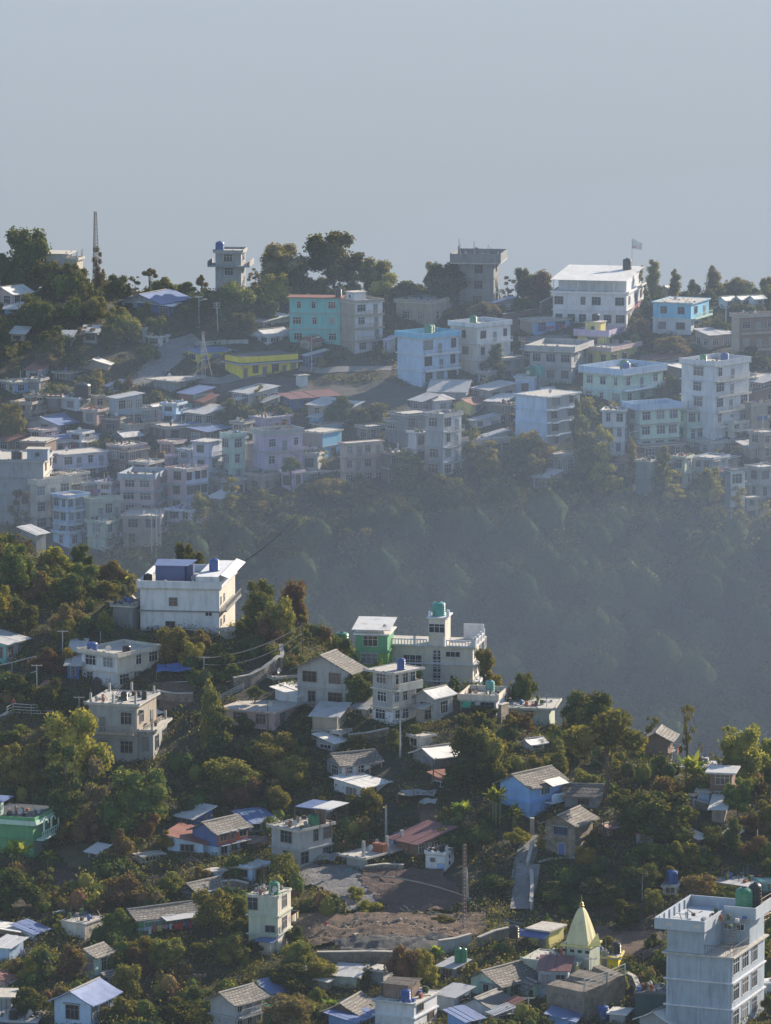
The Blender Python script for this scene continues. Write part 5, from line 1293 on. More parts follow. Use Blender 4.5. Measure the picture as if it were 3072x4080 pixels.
q=MB(); q.prism([(-b['w1']-.5,-.6,b['H']+.6),(.5,-.6,b['H']+.6),(.5,b['w2'],b['H']+1.4),(-b['w1']-.5,b['w2'],b['H']+1.4)],(0,0,.07)); q.build('sheet_roof',roofm('white'),b['root'])
b=B('apartment_building',490,1215,1285,372,765,3,'cream','flat','large cream building with stair window strip and teal roof tank',w=(0,3),para=0,lip=.5,balc='s',band='white',D=12,nowin=True,th=10)
LARGE=b; root=b['root']; W1,W2,H_=b['w1'],b['w2'],b['H']
def fw(tx,ty,w_,h_,c='white'):                 # window on the cream facade from tile pixels
    s_=b['s']*TILES[T][2]; add_window(root,-(1215-tx)/s_/math.cos(b['th']),-.03,(765-ty)/s_-h_/2,0,w_,h_,c)
fw(715,470,2.6,2.2); fw(1050,388,2.0,.7); fw(1045,582,.5,.4); fw(1073,582,.5,.4)
for k in range(7):
    fw(905,402+k*52,.55,1.35); fw(932,402+k*52,.5,1.35)
for i in range(3):
    for k in range(3): add_window(root,.03,2+i*4,H_*(k+.3)/3,math.pi/2,1.4,1.5,'white')
q=MB(); t=.14
def balu(x0,x1,y0,y1):
    L=max(x1-x0,y1-y0); n=int(L/.45)
    q.box(x0,x1,y0,y1,H_+.06,H_+.22); q.box(x0,x1,y0,y1,H_+.85,H_+1.0)
    for i in range(n+1):
        f=i/n; xa=x0+(x1-x0-.12)*f if x1-x0>y1-y0 else x0; ya=y0+(y1-y0-.12)*f if y1-y0>x1-x0 else y0
        q.box(xa,xa+.14,ya,ya+.14,H_+.22,H_+.85)
balu(-W1-.4,-W1*.52,-.45,-.3); balu(-W1*.30,.4,-.45,-.3); balu(.3,.45,-.3,W2); balu(-W1-.45,-W1-.3,-.3,W2)
q.build('balustrade',wm('white'),root)
q=MB()
for i in range(4): q.box(.2,.5,W2*i/3-.1,W2*i/3+.2,H_+.06,H_+1.5); q.box(-W1*i/3-.1,-W1*i/3+.2,-.5,-.25,H_+.06,H_+1.4)
q.box(-W1*.2,.4,W2-.2,W2,H_+.06,H_+2.2); q.build('parapet',wm('white'),root)
s_=b['s']*2.0825; q=MB(); xa=-(1215-845)/s_; xb=-(1215-985)/s_; q.box(xa,xb,-.25,4,H_+.06,H_+4.0); sh=q.build('stair_tower',wm('cream'),root)
q=MB(); q.box(xa-.3,xb+.3,-.5,4.3,H_+4.0,H_+4.18); q.build('stair_roof',wm('white'),sh); fm,gm=window_mesh(2.2,1.2,'white'); f_=place('window',fm,sh,((xa+xb)/2,-.28,H_+2.0)); place('pane',gm,f_)
tp=root.matrix_basis@Vector(((xa+xb)/2,1.2,H_+4.18)); o_=tank(0,0,'teal water tank on the stair tower of the large cream building','teal',1.9,2.1,tp)
q=MB(); q.box(xb+.1,xb+.5,0,.4,H_+4.18,H_+5.2); q.box(xa-.1,xa+.3,0,.4,H_+4.18,H_+5.0); q.build('chimney',wm('white'),sh)
tank(.04,.9,'green water tank behind the green two storey house','green',1.9,2.4,LARGE,-.8) if False else None
tile('C3')
gt=hit(*px(130,330)); gt.z+=1.0; tank(0,0,'green water tank on the hillside left of the green two storey house','green',2.0,2.2,gt)
b=B('apartment_building',385,548,745,585,1035,3,'grey','flat','cream grey three storey house with thin slab roof and balcony',w=(1,3),side='cream',para=.08,lip=.9,band='cream',D=8,low=('white',.25))
q=MB(); z_=b['H']*.67; q.box(-.05,1.3,0,b['w2'],z_-.1,z_+.08); q.box(1.18,1.3,0,b['w2'],z_+.08,z_+1.0); q.box(.0,1.18,b['w2']-.12,b['w2'],z_+.08,z_+1.0); q.build('balcony',wm('cream'),b['root'])
tank(.85,.5,'blue water tank on the thin slab roof before the cream building','blue',1.2,1.7)
B('shed',745,892,1050,790,1005,1,'grey','gable:tin','grey sheet metal shed leaning below the large cream building',w=(1,1),rise=1.2,ov=.5)
B('shed',745,800,900,880,1020,1,'tan','shed:tin','tan annex with sloping strut left of the grey metal shed',w=(0,1))
b=B('house',1115,1410,1490,815,965,1,'white','flat','white terrace house with turquoise awning in front of the cream building',w=(2,0),para=.7,pc='cream',lip=.3,D=7)
q=MB(); q.box(-b['w1']*.95,-b['w1']*.7,-.12,-.04,b['H']*.55,b['H']*.95); q.build('awning',flat_mat('turquoise_cloth',(.02,.45,.33),.6),b['root'])
tank(.62,.75,'dark teal tank on the white terrace house','teal',1.3,1.9)
B('shed',690,770,888,1120,1245,1,'grey','flat','tiny grey hut with ragged roof right of the tall creeper pole',w=(1,0),para=.1)
b=B('shed',720,900,1205,1290,1400,1,'dgrey','gable:white','long low shed of crumpled pale sheets with blue tarpaulin',w=(0,0),rise=.9)
TARP(820,1010,1260,1370,'faded blue tarpaulin hanging from the crumpled pale shed',(.12,.2,.42),depth=1.5)
POLE(612,960,1300,'grey concrete pole beside the creeper column','utility_pole',.16,1,wm('grey'))
POLE(888,1300,1560,'leaning wooden pole by the netting shed','pole',.10,0,flat_mat('dark_wood',(.07,.055,.045),.9))
tile('C4')
B('house',340,800,862,505,745,1,'sage','flat','pale house with broad shell white slab roof at the valley rim',w=(3,0),para=.08,lip=.9,D=9)
B('hut',510,600,745,900,985,1,'white','gable:white','small bright hut with gleaming white roof in the trees',w=(0,1),rise=1.0,cat='hut')
WALL([(270,690),(350,660)],2.6,'pale stone gate pier on the slope left of the shell white roof',down=3)
tile('F')
b=B('house',345,655,1000,350,700,2,'blue2','gable','bright blue two storey house with slate roof beside the banana plants',w=(0,1),rise=1.7,ov=.75,D=8,wc='ltblue')
q=MB(); z_=b['H']*.42; y0=b['w2']*.42; y1=b['w2']*.86; q.box(.0,1.4,y0,y1,z_-.12,z_+.06); q.box(1.3,1.4,y0,y1,z_+.06,z_+1.1); q.build('balcony',wm('ltblue'),b['root'])
q=MB(); q.prism([(0,y0-.2,z_+2.9),(1.7,y0-.2,z_+2.3),(1.7,y1+.2,z_+2.3),(0,y1+.2,z_+2.9)],(0,0,.07)); q.build('porch_roof',roofm('white'),b['root'])
B('cottage',812,1120,1305,745,1095,2,'stone','gable','square rubble stone cottage with slate roof and blue doors',w=(1,0),rise=1.3,ov=.75,doors='f',dc='blue',wc='blue',D=6,cat='cottage')
B('hut',1360,1480,1585,790,885,1,'pink','gable:maroon','little pink hut with maroon roof behind the stone cottage',w=(1,1),rise=.6,cat='hut')
B('hut',1015,1370,1385,455,590,1,'dgrey','gablex','dark hut with sunlit slate roof behind the forked tree',w=(1,0),rise=1.0,D=6,cat='hut')
WALL([(740,1150),(900,1110),(1120,1105)],.1,'low stone terrace wall under the stone cottage',down=1.6)
WALL([(655,860),(700,870)],2.2,'masonry pier below the bright blue house',wm('tan'),down=2)
WALL([(680,1660),(690,1500),(680,1330)],1.3,'grey parapet wall along the concrete walkway',wm('grey'),down=1.5,t=.3)
WALL([(640,1210),(680,1060),(700,1000)],1.0,'upper parapet of the concrete path beside the stone cottage',wm('grey'),down=1.5,t=.3)
tile('C5')
b=B('house',420,645,690,480,760,2,'brown','gable','narrow brown brick house with steep slate roof at the valley rim',w=(0,1),rise=1.5,ov=.9,D=10)
B('house',1060,1275,1295,815,1165,2,'brickwork','flat:tin','brown brick two storey house half behind the banana plants',w=(1,0),para=0,lip=.6,D=6)
B('house',790,1070,1110,770,850,1,'dgrey','flat:tin','dark low house with grey sheets behind the banana plants',w=(0,0),para=0,lip=.4)
B('shed',965,1055,1065,1000,1150,1,'ltblue','flat','pale blue grey sheet fence panel under the banana plants',nowin=True,para=0)
B('shed',330,500,510,1415,1520,1,'grey','flat:rust','tiny grey shed with rusty roof under the huge dark tree',w=(1,0),para=0,lip=.3)
B('shed',855,940,1010,1470,1530,1,'grey','sheds:white','small shed with pale sloping roof right of the huge dark tree',w=(0,0))
B('shed',1080,1200,1215,1180,1330,1,'tan','shed:white','little tan shed with white roof below the brown brick house',w=(0,0))
POLE(1375,700,850,'left of two leaning pale planks beside the bamboo','plank',.10,0); POLE(1412,700,870,'right of two leaning pale planks beside the bamboo','plank',.10,0)
POLE(1530,1375,1540,'white pipe standing in the reddish shrubs at right','pipe',.10,0,flat_mat('pipe_white',(.6,.6,.58),.5))
PERSON(600,700,'x') if False else None
tile('D1')
b=B('house',-160,345,622,1230,1620,2,'green','flat:dark','bright green two storey house with pale mint parapet and arched windows',w=(0,4),para=0,lip=.5,D=9)
root=b['root'];W1,W2,H_=b['w1'],b['w2'],b['H']; tm=wm('mint')
q=MB(); q.box(-W1-.45,.45,-.45,-.3,H_+.06,H_+.55); q.box(.3,.45,-.3,W2*1.0,H_+.06,H_+.55); q.box(-W1*.1,.45,W2,W2+.15,H_+.06,H_+1.3); q.build('parapet',wm('green'),root)
q=MB(); q.box(-W1-.6,.6,-.6,-.45,H_-.5,H_+.1); q.box(.45,.6,-.6,W2+.4,H_-.5,H_+.1); q.build('fascia',tm,root)
q=MB(); z_=H_*.5; q.box(.0,1.3,.3,W2,z_-.15,z_+.05); 
for i in range(14): y_=.3+(W2-.4)*i/13; q.box(1.18,1.28,y_,y_+.08,z_+.05,z_+.95)
q.box(1.15,1.3,.3,W2,z_+.95,z_+1.05); q.build('balcony',wm('mint'),root)
q=MB()
for i in range(4):
    y_=.9+i*(W2-1.2)/3.2
    for k in range(9): a=math.pi*k/8; a2=math.pi*(k+1)/8; q.bar((1.2,y_+.7-.7*math.cos(a),z_+1.9+.55*math.sin(a)),(1.2,y_+.7-.7*math.cos(a2),z_+1.9+.55*math.sin(a2)),.09) if k<8 else None
    q.box(1.1,1.3,y_-.1,y_+.1,z_+1.0,H_-.15)
q.build('arcade',wm('mint'),root)
p_=onroof(b,.0,.1); st=MB(); st.box(-W1,-W1*.78,-.3,3,H_+.06,H_+2.3); st.build('stair_head',tm,root); st=MB(); st.box(-W1-.3,-W1*.6,-.5,3.6,H_+2.3,H_+2.42); st.build('stair_roof',roofm('blue'),root)
B('long_shed',1448,1470,1690,1590,1680,1,'white','flat','white board fronted long shed cut by brown shrubs',w=(0,6),para=0,D=10,cat='shed',flw=.5)
tile('D2')
B('house',72,440,600,995,1125,1,'ltblue','sheds:rust','pale blue house with long rust red sheet roof',w=(1,1),rise=1.0,ov=.6,low=('rust',.25))
b=B('house',330,590,905,885,1150,2,'blue','gable','blue and orange house under a broad slate roof',w=(0,3),side='orange',rise=1.6,ov=.6,D=11,low=('ltblue',.45))
B('shed',430,470,605,985,1040,1,'brown','sheds:blue','small blue roofed lean-to at the corner of the rust roofed house',rise=.3)
B('house',900,940,1150,770,895,1,'white','sheds:blue','white house with steep royal blue sheet roof',w=(0,2),rise=1.2,ov=.9,D=8)
B('house',170,335,540,735,830,1,'blue','shed:tin','dark blue shed under grey sheets behind the slate roof',w=(1,0))
b=B('building_site',1150,1432,1780,860,1290,2,'grey','flat','raw grey concrete house with cluttered roof and dark openings',w=(1,3),para=.15,lip=.45,D=9,wc='dgrey',cat='building site')
tank(.88,.55,'green water tank on the raw grey concrete house','green',1.5,1.6,b)
pr=onroof(b,.35,.4); o_=empty('roof_canopy',pr,b['root'].rotation_euler.z,'blue and white sheet canopy over the raw concrete roof','canopy'); q=MB(); q.prism([(0,0,2.3),(4.6,0,2.5),(4.6,3.6,2.9),(0,3.6,2.7)],(0,0,.06)); q.build('sheet',roofm('blue'),o_)
q=MB(); q.prism([(3.4,-.3,2.65),(6.4,-.3,2.75),(6.4,3.6,3.1),(3.4,3.6,3.0)],(0,0,.06)); q.build('white_sheet',roofm('white'),o_)
for xx in (.1,4.4,6.2):
    for yy in (.1,3.3): q=MB(); q.bar((xx,yy,0),(xx,yy,2.8),.07); q.build('post',flat_mat('dark_wood',(.07,.055,.045),.9),o_)
q=MB(); q.box(1.5,3.4,2.2,2.4,0,2.3); q.build('screen',wm('brown'),o_)
B('outhouse',490,572,662,1285,1400,1,'ltblue','flat','small sky blue outhouse left of the blue row',w=(0,0),doors='',para=0,low=None,cat='outhouse',wc='blue')
B('house',780,950,1130,1245,1395,1,'ltblue','flat','low sky blue row with brown door under the raw concrete house',w=(1,2),para=.1,doors='s',dc='brown',side='ltblue')
TARP(780,1130,930,1070,'wide brown canvas awning between the orange and concrete houses',(.12,.085,.07),depth=3)
HEAP('clothes_line',1040,1230,14,1.2,.6,flat_mat('red_cloth',(.4,.02,.04),.9),'heap of red and dark washing beneath the brown canvas awning','laundry',(.45,.14,.1))
HEAP('washing',700,1430,16,1.6,.5,flat_mat('red_cloth',(.45,.02,.05),.9),'bright red washing spread behind the small slate roof','laundry',(.6,.12,.1))
HEAP('bricks',320,1200,50,1.4,.9,BRICKW(),'stack of pinkish bricks below the rust roofed house','brick pile')
tile('D3')
b=B('building_site',368,545,1100,955,1100,1,'grey','flat','unfinished concrete storey with tall bare columns and brick piles',w=(0,4),para=.06,lip=.8,D=14,wc='dgrey',th=38,cat='building site')
for i,(fx,fy,hh) in enumerate(((.9,.03,2.1),(.97,.45,2.0),(.98,.72,2.3),(.2,.5,1.2))):
    q=MB(); x_=-b['w1']*(1-fx); y_=b['w2']*fy; q.box(x_-.17,x_+.17,y_-.17,y_+.17,b['H']+.06,b['H']+hh); q.build('roof_column',wm('grey'),b['root'])
pp=onroof(b,.3,.25)
def PILE(p,nx,ny,nz,label):
    q=MB(); rn=random.Random(nx)
    for k in range(nz):
        for i in range(nx):
            for j in range(ny): a=rn.uniform(-.02,.02); q.box(i*.26+a,i*.26+.23+a,j*.13,j*.13+.11,k*.09,k*.09+.075)
    o=q.build('brick_pile',flat_mat('fired_brick',(.34,.12,.07),.9)); o.location=p; o.rotation_euler=(0,0,b['root'].rotation_euler.z); thing(o,label,'brick pile')
PILE(onroof(b,.55,.30),7,8,13,'tall neat stack of red bricks on the unfinished concrete storey'); PILE(onroof(b,.2,.35),5,6,6,'low stack of red bricks left of the tall one')
HEAP('loose_bricks',300,850,90,2.2,.8,flat_mat('fired_brick',(.34,.12,.07),.9),'loose heap of broken red bricks behind the unfinished storey','brick pile',(.16,.1,.1))
tank(.45,.8,'light blue barrel on the unfinished concrete storey','blue',.9,1.7,b)
B('house',880,1100,1420,800,975,1,'brown','shed:maroon','verandah house with maroon sheet roof beside the unfinished storey',w=(0,4),rise=1.0,ov=1.0,D=10)
b=B('pump_house',1185,1385,1482,935,1115,1,'white','flat','small white pump house with round holes and roof tank',w=(0,0),para=.3,lip=.05,D=4,cat='pump house')
add_window(b['root'],-b['w1']*.62,-.03,b['H']*.58,0,.6,.5,'grey'); add_door(b['root'],-b['w1']*.2,-.03,0,0,.7,1.0,'blue2')
for zz in (.8,.4):
    q=MB(); q.bar((.0,b['w2']*.5,b['H']*zz),(.04,b['w2']*.5,b['H']*zz),.28,n=14); q.build('round_vent',GLASS(),b['root'])
tank(.75,.5,'black tank on the small white pump house','black',.9,1.1)
B('house',235,560,1085,232,400,1,'white','sheds:white','long white house with weathered sheet roof above the creepers',w=(1,3),rise=.7,ov=.5,D=15,th=40)
for k in (0,1): TARP(60+k*260,250+k*200,915,1050,('left','right')[k]+' dome of grey plastic sheeting beside the concrete house',(.26,.28,.29),depth=2.5)
TARP(900,1280,260,370,'grey shade net draped over the long white house',(.30,.31,.32),depth=2.5)
TARP(1120,1290,330,460,'pale net bundle hanging over the tan bank',(.36,.37,.36),depth=1.5)
HEAP('timber',1180,1560,22,2.6,.5,flat_mat('planks',(.42,.36,.28),.85),'scattered pale planks lying on the dark earth slope','planks',(1.4,.06,.05))
HEAP('debris',60,1120,60,2.5,.3,flat_mat('plastic_orange',(.5,.12,.06),.6),'orange plastic debris on the grey sand slope','debris',(.2,.1,.1))
HEAP('debris',380,1100,50,2.5,.3,flat_mat('plastic_teal',(.2,.4,.36),.6),'greenish sacks and debris below the plastic sheet domes','debris',(.2,.12,.1))
LATTICE(1585,820,2900,.42,.22,'tall thin red and white guyed mast rising from the bottom edge',c=(.22,.20,.19),c2=(.30,.10,.08),n=52,r=.04,Y=640)
POLE(1625,1060,1400,'pale wooden stump pole leaning by the pump house','pole',.22,0,flat_mat('planks',(.42,.36,.28),.85),lean=-.05)
POLE(475,545,700,'thin concrete column by the raw concrete house','pole',.14,0,wm('grey')); POLE(776,410,800,'tall grey concrete pole behind the unfinished storey','utility_pole',.2,0,wm('grey'))
POLE(715,370,640,'dark wooden pole behind the unfinished storey','utility_pole',.13,0,flat_mat('dark_wood',(.07,.055,.045),.9))
a_=hit(*px(260,1190)); WIRE(hit(*px(430,1170))+Vector((0,0,.3)),hit(*px(1666,1420))+Vector((0,0,.4)),-.8,.09,'pale pipe curving over the dark earth slope',(.4,.34,.28),'pipe')
tile('E1')
B('hut',635,882,1110,628,800,1,'cream','flat','plain pale concrete hut with flat roof and creeper',nowin=True,para=0,lip=.12,D=8,cat='hut')
B('hut',800,990,1150,965,1230,1,'mint','gable','mint hut with sunlit slate roof among shrubs',w=(1,1),rise=1.0,ov=.6,cat='hut')
b=B('house',565,942,1200,1450,1720,1,'ltblue','gable:blue','light blue house with blue metal gabled roof near the bottom left',w=(1,3),rise=1.9,ov=.7,D=9)
B('hut',-60,195,215,720,810,1,'brown','sheds:white','brown hut under crumpled white sheets at the left edge',w=(1,0),rise=.5,ov=.3,cat='hut')
B('hut',200,352,495,735,810,1,'white','sheds:blue','sunlit white hut with slate blue roof at the left edge',w=(0,1),rise=.8,ov=.4,cat='hut')
B('hut',-60,100,245,880,1040,1,'ltblue','shed:white','pale patched sheet hut below the brown hut',w=(0,0),rise=.5,cat='hut')
B('hut',-120,60,180,1240,1330,1,'pink','sheds:rust','hut with plain red roof cut by the left edge',w=(0,1),rise=1.1,ov=.3,cat='hut')
B('hut',-60,120,140,1385,1560,1,'grey','flat','grey sheet hut with firewood stacked beside it',w=(0,0),para=0,cat='hut')
b=B('house',-60,370,470,1640,1760,1,'blue','flat:tin','low flat roofed house in the bottom left corner',w=(1,1),para=0,lip=.3)
tank(.45,.1,'black tank on the low roof in the bottom left corner','black',1.1,1.3)
HEAP('junk',330,960,110,2.0,1.0,flat_mat('scrap',(.30,.28,.27),.7),'tangle of scrap poles and rags beside the sunlit white hut','scrap heap',(.5,.06,.05))
HEAP('firewood',230,1510,90,1.5,1.7,flat_mat('firewood',(.30,.17,.09),.9),'stack of reddish firewood at the bottom left','firewood',(.5,.08,.06))
PERSON(408,1560,'person in a dark top and red cap at the bottom left',top=(.05,.05,.07),hair=(.4,.03,.03))
tile('E2')
b=B('house',-294,-174,420,565,800,2,'lime','gable','lime green two storey house with long slate roof and balcony',w=(1,5),side='green',rise=1.3,ov=.8,D=13,balc='s',band='bluegrey',wc='lime')
q=MB(); q.prism([(.5,b['w2']*.35,b['H']-.15),(2.0,b['w2']*.35,b['H']-.45),(2.0,b['w2'],b['H']-.45),(.5,b['w2'],b['H']-.15)],(0,0,.06)); q.build('porch_roof',roofm('tin'),b['root'])
B('house',260,470,740,305,400,1,'dgrey','gable','low dark house with a wide slate roof behind the lime green one',w=(0,1),rise=1.6,ov=.8,D=9)
b=B('apartment_building',965,1265,1402,355,940,3,'sage','flat','slim pale green three storey house with scrap and green tank on top',w=(0,1),side='cream',para=.1,lip=.15,D=7,wc='grey',nowin=True)
add_window(b['root'],-b['w1']*.85,-.03,b['H']*.76,0,1.2,1.5,'dgrey'); add_window(b['root'],-b['w1']*.25,-.03,b['H']*.38,0,1.2,.8,'dgrey')
for zz in (.76,.38): add_window(b['root'],.03,b['w2']*.5,b['H']*zz,math.pi/2,1.6,1.5,'grey')
tank(.75,.3,'green water tank on the slim pale green house','green',1.4,1.7)
HEAPB=b
B('shed',1070,1192,1266,820,965,1,'cream','shed:blue','small corrugated lean-to at the foot of the slim pale green house',w=(0,0),rise=.3,D=4)
B('house',570,822,1110,1450,1760,2,'grey','gable','grey stone house with sunlit tiled roof at the bottom middle',w=(0,3),rise=1.9,ov=.7,balc='s',D=9,side='bluegrey')
B('house',1110,1212,1385,1345,1460,1,'mint','sheds:blue','small house with pale blue roof right of the sunlit tiled roof',w=(0,2),rise=.9,ov=.5)
wt=hit(*px(1215,1600)); tank(0,0,'squat dark green tank in the bushes at the bottom middle','green',2.4,1.6,wt)
HEAP('scrap',1050,260,80,2.6,.6,flat_mat('scrap',(.30,.28,.27),.7),'scrap timber and rags piled behind the slim pale green house','scrap heap',(.6,.07,.05))
tile('E3')
B('hut',220,470,562,1180,1305,1,'sage','shed:tin','long pale walled hut below the rubble slope',w=(0,0),rise=.4,cat='hut')
B('hut',600,745,852,1115,1280,1,'dgrey','flat','grey hut with big pale double door left of the purple bush',w=(1,0),para=.05,side='white',nowin=True,cat='hut')
B('hut',60,150,215,1230,1340,1,'tan','sheds:white','small shelter with white roof at the foot of the golden bush',w=(0,0),rise=.3,cat='hut')
B('house',150,482,662,1560,1700,1,'brickwork','gable','brown brick house with pale slate roof at the bottom',w=(1,0),rise=1.7,ov=.6)
b=B('house',660,1062,1305,1462,1760,2,'white','flat','white two storey house with brick roof room at the bottom',w=(0,2),para=.06,lip=.3,D=8,side='white')
q=MB(); q.box(-b['w1']*.92,-b['w1']*.28,1.5,5,b['H']+.06,b['H']+1.8); rr=q.build('roof_room',BRICKW(),b['root']); q=MB()
for i in range(9): q.bar((-b['w1']*.95,1.3+i*.4,b['H']+1.9+.05*(i%2)),(-b['w1']*.2,1.5+i*.4,b['H']+1.85+.08*(i%3)),.06)
q.build('roof_poles',flat_mat('planks',(.42,.36,.28),.85),rr)
tank(.74,.1,'blue water tank against the brick roof room','blue',1.2,1.6,b); tank(.03,.35,'black tank at the left of the brick roof room','black',.9,1.8,b)
B('house',180,452,695,1650,1760,1,'blue2','sheds:blue','blue roofed house cut by the bottom edge',w=(0,1),rise=.6,D=8)
B('hut',440,690,765,1590,1640,1,'blue2','flat:blue','small bright blue roof box beside the white two storey house',w=(0,0),para=0,cat='hut',nowin=True)
B('hut',1310,1482,1655,1390,1560,1,'bluegrey','shed:tin','grey sheet hut with brown board door at the bottom',w=(1,1),rise=.5,cat='hut')
b=B('hut',1335,1475,1612,1090,1215,1,'grey','shed:tin','low grey hut carrying two dark green tanks',w=(1,1),rise=.4,cat='hut')
tank(.75,.6,'left of two dark green tanks on the low grey hut','green',.9,2.0,b,.4); tank(1.02,.75,'right of two dark green tanks on the low grey hut','green',.9,1.9,b,.4)
B('house',1480,1600,1760,1640,1760,1,'blue2','sheds:blue','blue roofed hut at the bottom left of the white cottage',w=(0,1),rise=.8)
PERSON(150,735,'person in a red jacket and pale trousers on the terraced dirt',top=(.5,.03,.07),legs=(.4,.4,.42))
WALL([(1330,945),(1500,920),(1666,885)],1.6,'smooth grey wall left of the temple above the dark green tanks',wm('grey'),down=4)
tile('E4')
WALL([(130,890),(300,830),(440,790)],1.4,'rubble wall running up to the black tank left of the kiosk',down=5)
b=B('kiosk',640,848,1003,700,915,1,'pyellow','flat','small pale yellow temple kiosk with blue awning',w=(0,0),para=0,lip=.35,D=6,doors='f',cat='kiosk',nowin=True)
add_door(b['root'],-b['w1']*.32,-.03,0,0,.9,2.4,'dgrey')
q=MB(); q.prism([(-b['w1']-1.6,-1.7,b['H']*.72),(.3,-1.7,b['H']*.72),(.3,-.05,b['H']-.25),(-b['w1']-1.6,-.05,b['H']-.25)],(0,0,.06)); q.build('awning',flat_mat('awning_blue',(.05,.10,.30),.5),b['root'])
tb=hit(*px(490,905)); tb.z+=1.5; tank(0,0,'black tank on the wall left of the blue awning kiosk','black',1.3,1.7,tb)
b=B('temple_hall',585,1125,1292,1050,1300,1,'sage','flat','long pale green temple hall with flat terrace roof',w=(0,1),side='pyellow',para=.12,lip=.25,D=9,cat='temple hall',nowin=True,th=22)
add_window(b['root'],.03,b['w2']*.3,b['H']*.5,math.pi/2,.8,1.4,'sage'); HALL=b
# the temple with its curved spire
P=b['root'].matrix_basis@Vector((-b['w1']*.12,b['w2']*.75,b['H']+.06)); s_=b['s']*2.603; o=empty('temple',P,b['root'].rotation_euler.z,'pale yellow hindu temple with tall curved white spire','temple')
wB=1.75; hS=1.0*(900-520)/s_; ym=wm('pyellow'); q=MB(); q.box(-wB,wB,-wB,wB,-1.2,1.6); q.build('wall',wm('sage'),o)
q=MB(); q.box(-wB-.25,wB+.25,-wB-.25,wB+.25,1.6,1.85); q.prism([(wB,-wB-.25,1.85),(wB+1.5,-wB+.2,1.85),(wB+.2,wB*.3,3.0)],(0,0,.12)); q.build('cornice',ym,o)
vs=[];fs=[];nL=12
for k in range(nL+1):
    t=k/nL; r=wB*.86*(1-t)**.62*(1-.12*t)+.10; z=1.85+hS*t
    for i in range(16):
        a=math.pi/4+i*math.pi/8; sq=1/max(abs(math.cos(a)),abs(math.sin(a))); e=1+(sq-1)*.75; bulge=1.0+(.04 if i%2==0 else 0); vs.append((r*e*math.cos(a)*bulge,r*e*math.sin(a)*bulge,z))
for k in range(nL):
    for i in range(16): j=(i+1)%16; fs.append((k*16+i,k*16+j,(k+1)*16+j,(k+1)*16+i))
fs.append(tuple(range(nL*16,nL*16+16))); q=MB(); q.add(vs,fs); sp=q.build('spire',wall_mat((.62,.58,.36),.5),o)
q=MB(); q.lathe([(.22,1.85+hS-.1),(.34,1.85+hS+.1),(.2,1.85+hS+.25),(.26,1.85+hS+.4),(.08,1.85+hS+.6),(.03,1.85+hS+1.5)],12); q.build('finial',flat_mat('brass',(.45,.34,.12),.4,.5),sp)
for i in range(4): q=MB(); x_=-1.5+i; q.box(x_-.28,x_+.28,-wB-.03,-wB+.05,.9,1.25); q.build('vent_opening',GLASS(),o)
q=MB(); q.lathe([(.22,0),(.26,.3),(.2,.8),(.12,1.1),(.14,1.25),(.05,1.4)],10); st=q.build('statue',flat_mat('vermilion',(.62,.07,.03),.6)); st.location=HALL['root'].matrix_basis@Vector((-HALL['w1']*.42,HALL['w2']*.55,HALL['H']+.06)); thing(st,'small vermilion shrine figure on the temple hall terrace','statue')
b=B('outbuilding',1290,1570,1605,980,1130,1,'yellow','flat','yellow green outbuilding right of the temple spire',w=(2,0),para=.05,D=6,cat='outbuilding',nowin=True)
add_door(b['root'],-b['w1']*.52,-.03,0,0,.5,2.6,'dgrey'); tank(.85,.6,'black tank on the yellow green outbuilding','black',1.2,1.5)
b=B('house',740,1046,1060,1125,1385,1,'bluegrey','shed:maroon','blue grey rendered house between slate roofs and temple hall',w=(2,0),rise=.8,ov=.3,D=7)
B('house',40,352,700,1245,1420,1,'mint','gable','mint house with large sunlit slate roof near the temple',w=(3,4),rise=2.1,ov=.9,D=10)
B('house',560,610,812,1305,1410,1,'mint','gablex','small slate roofed annex of the mint house',w=(0,2),rise=1.2,ov=.6,D=5)
b=B('house',-30,235,430,1490,1620,1,'white','gable:dark','white cottage with dark grey gabled roof at the bottom',w=(0,1),rise=1.2,ov=.6)
B('shed',430,470,560,1470,1580,1,'mint','shed:rust','narrow mint lean-to right of the white cottage',w=(0,1))
B('shed',240,300,470,1570,1666,1,'bluegrey','shed:tin','striped sheet lean-to below the white cottage',w=(0,1),rise=.5)
o,_w=WALL([(1215,1650),(1330,1600),(1450,1560),(1560,1505),(1640,1470)],3.7,'high rubble retaining wall of the temple terrace',down=3,t=6,coping=False)
RAIL([(1215,1640),(1450,1560),(1640,1470)],1.3,'white concrete railing along the temple terrace',base=3.8,rails=3,c=(.6,.57,.5),r=.08)
WALL([(1600,1230),(1720,1300),(1800,1500)],1.4,'stony bank wall right of the temple terrace',down=7)
WALL([(810,1420),(950,1400),(1080,1360)],.6,'garden wall with hanging plants below the blue grey house',down=4)
B('house',900,1100,1160,1640,1740,1,'blue2','sheds:blue','bright blue sheet roof at the bottom below the garden wall',w=(0,0),rise=.7,D=5)
bt=hit(*px(1415,1640)); tank(0,0,'blue water tank at the bottom below the temple wall','blue',1.4,2.0,bt)
B('shed',1480,1640,1700,1560,1690,1,'grey','flat:white','grey shed with rusty roof junk beside the blue water tank at the bottom',w=(0,0),para=0)
PERSON(1280,1200,'person in dark clothes standing by the temple gate',top=(.03,.03,.04),legs=(.03,.03,.05))
POLE(1108,800,1120,'thin grey rod before the temple','pole',.03,0); POLE(638,1390,1660,'grey power pole below the small slate annex','utility_pole',.12,1)
POLE(1285,980,1330,'slim pole at the corner of the temple hall','utility_pole',.07,1)
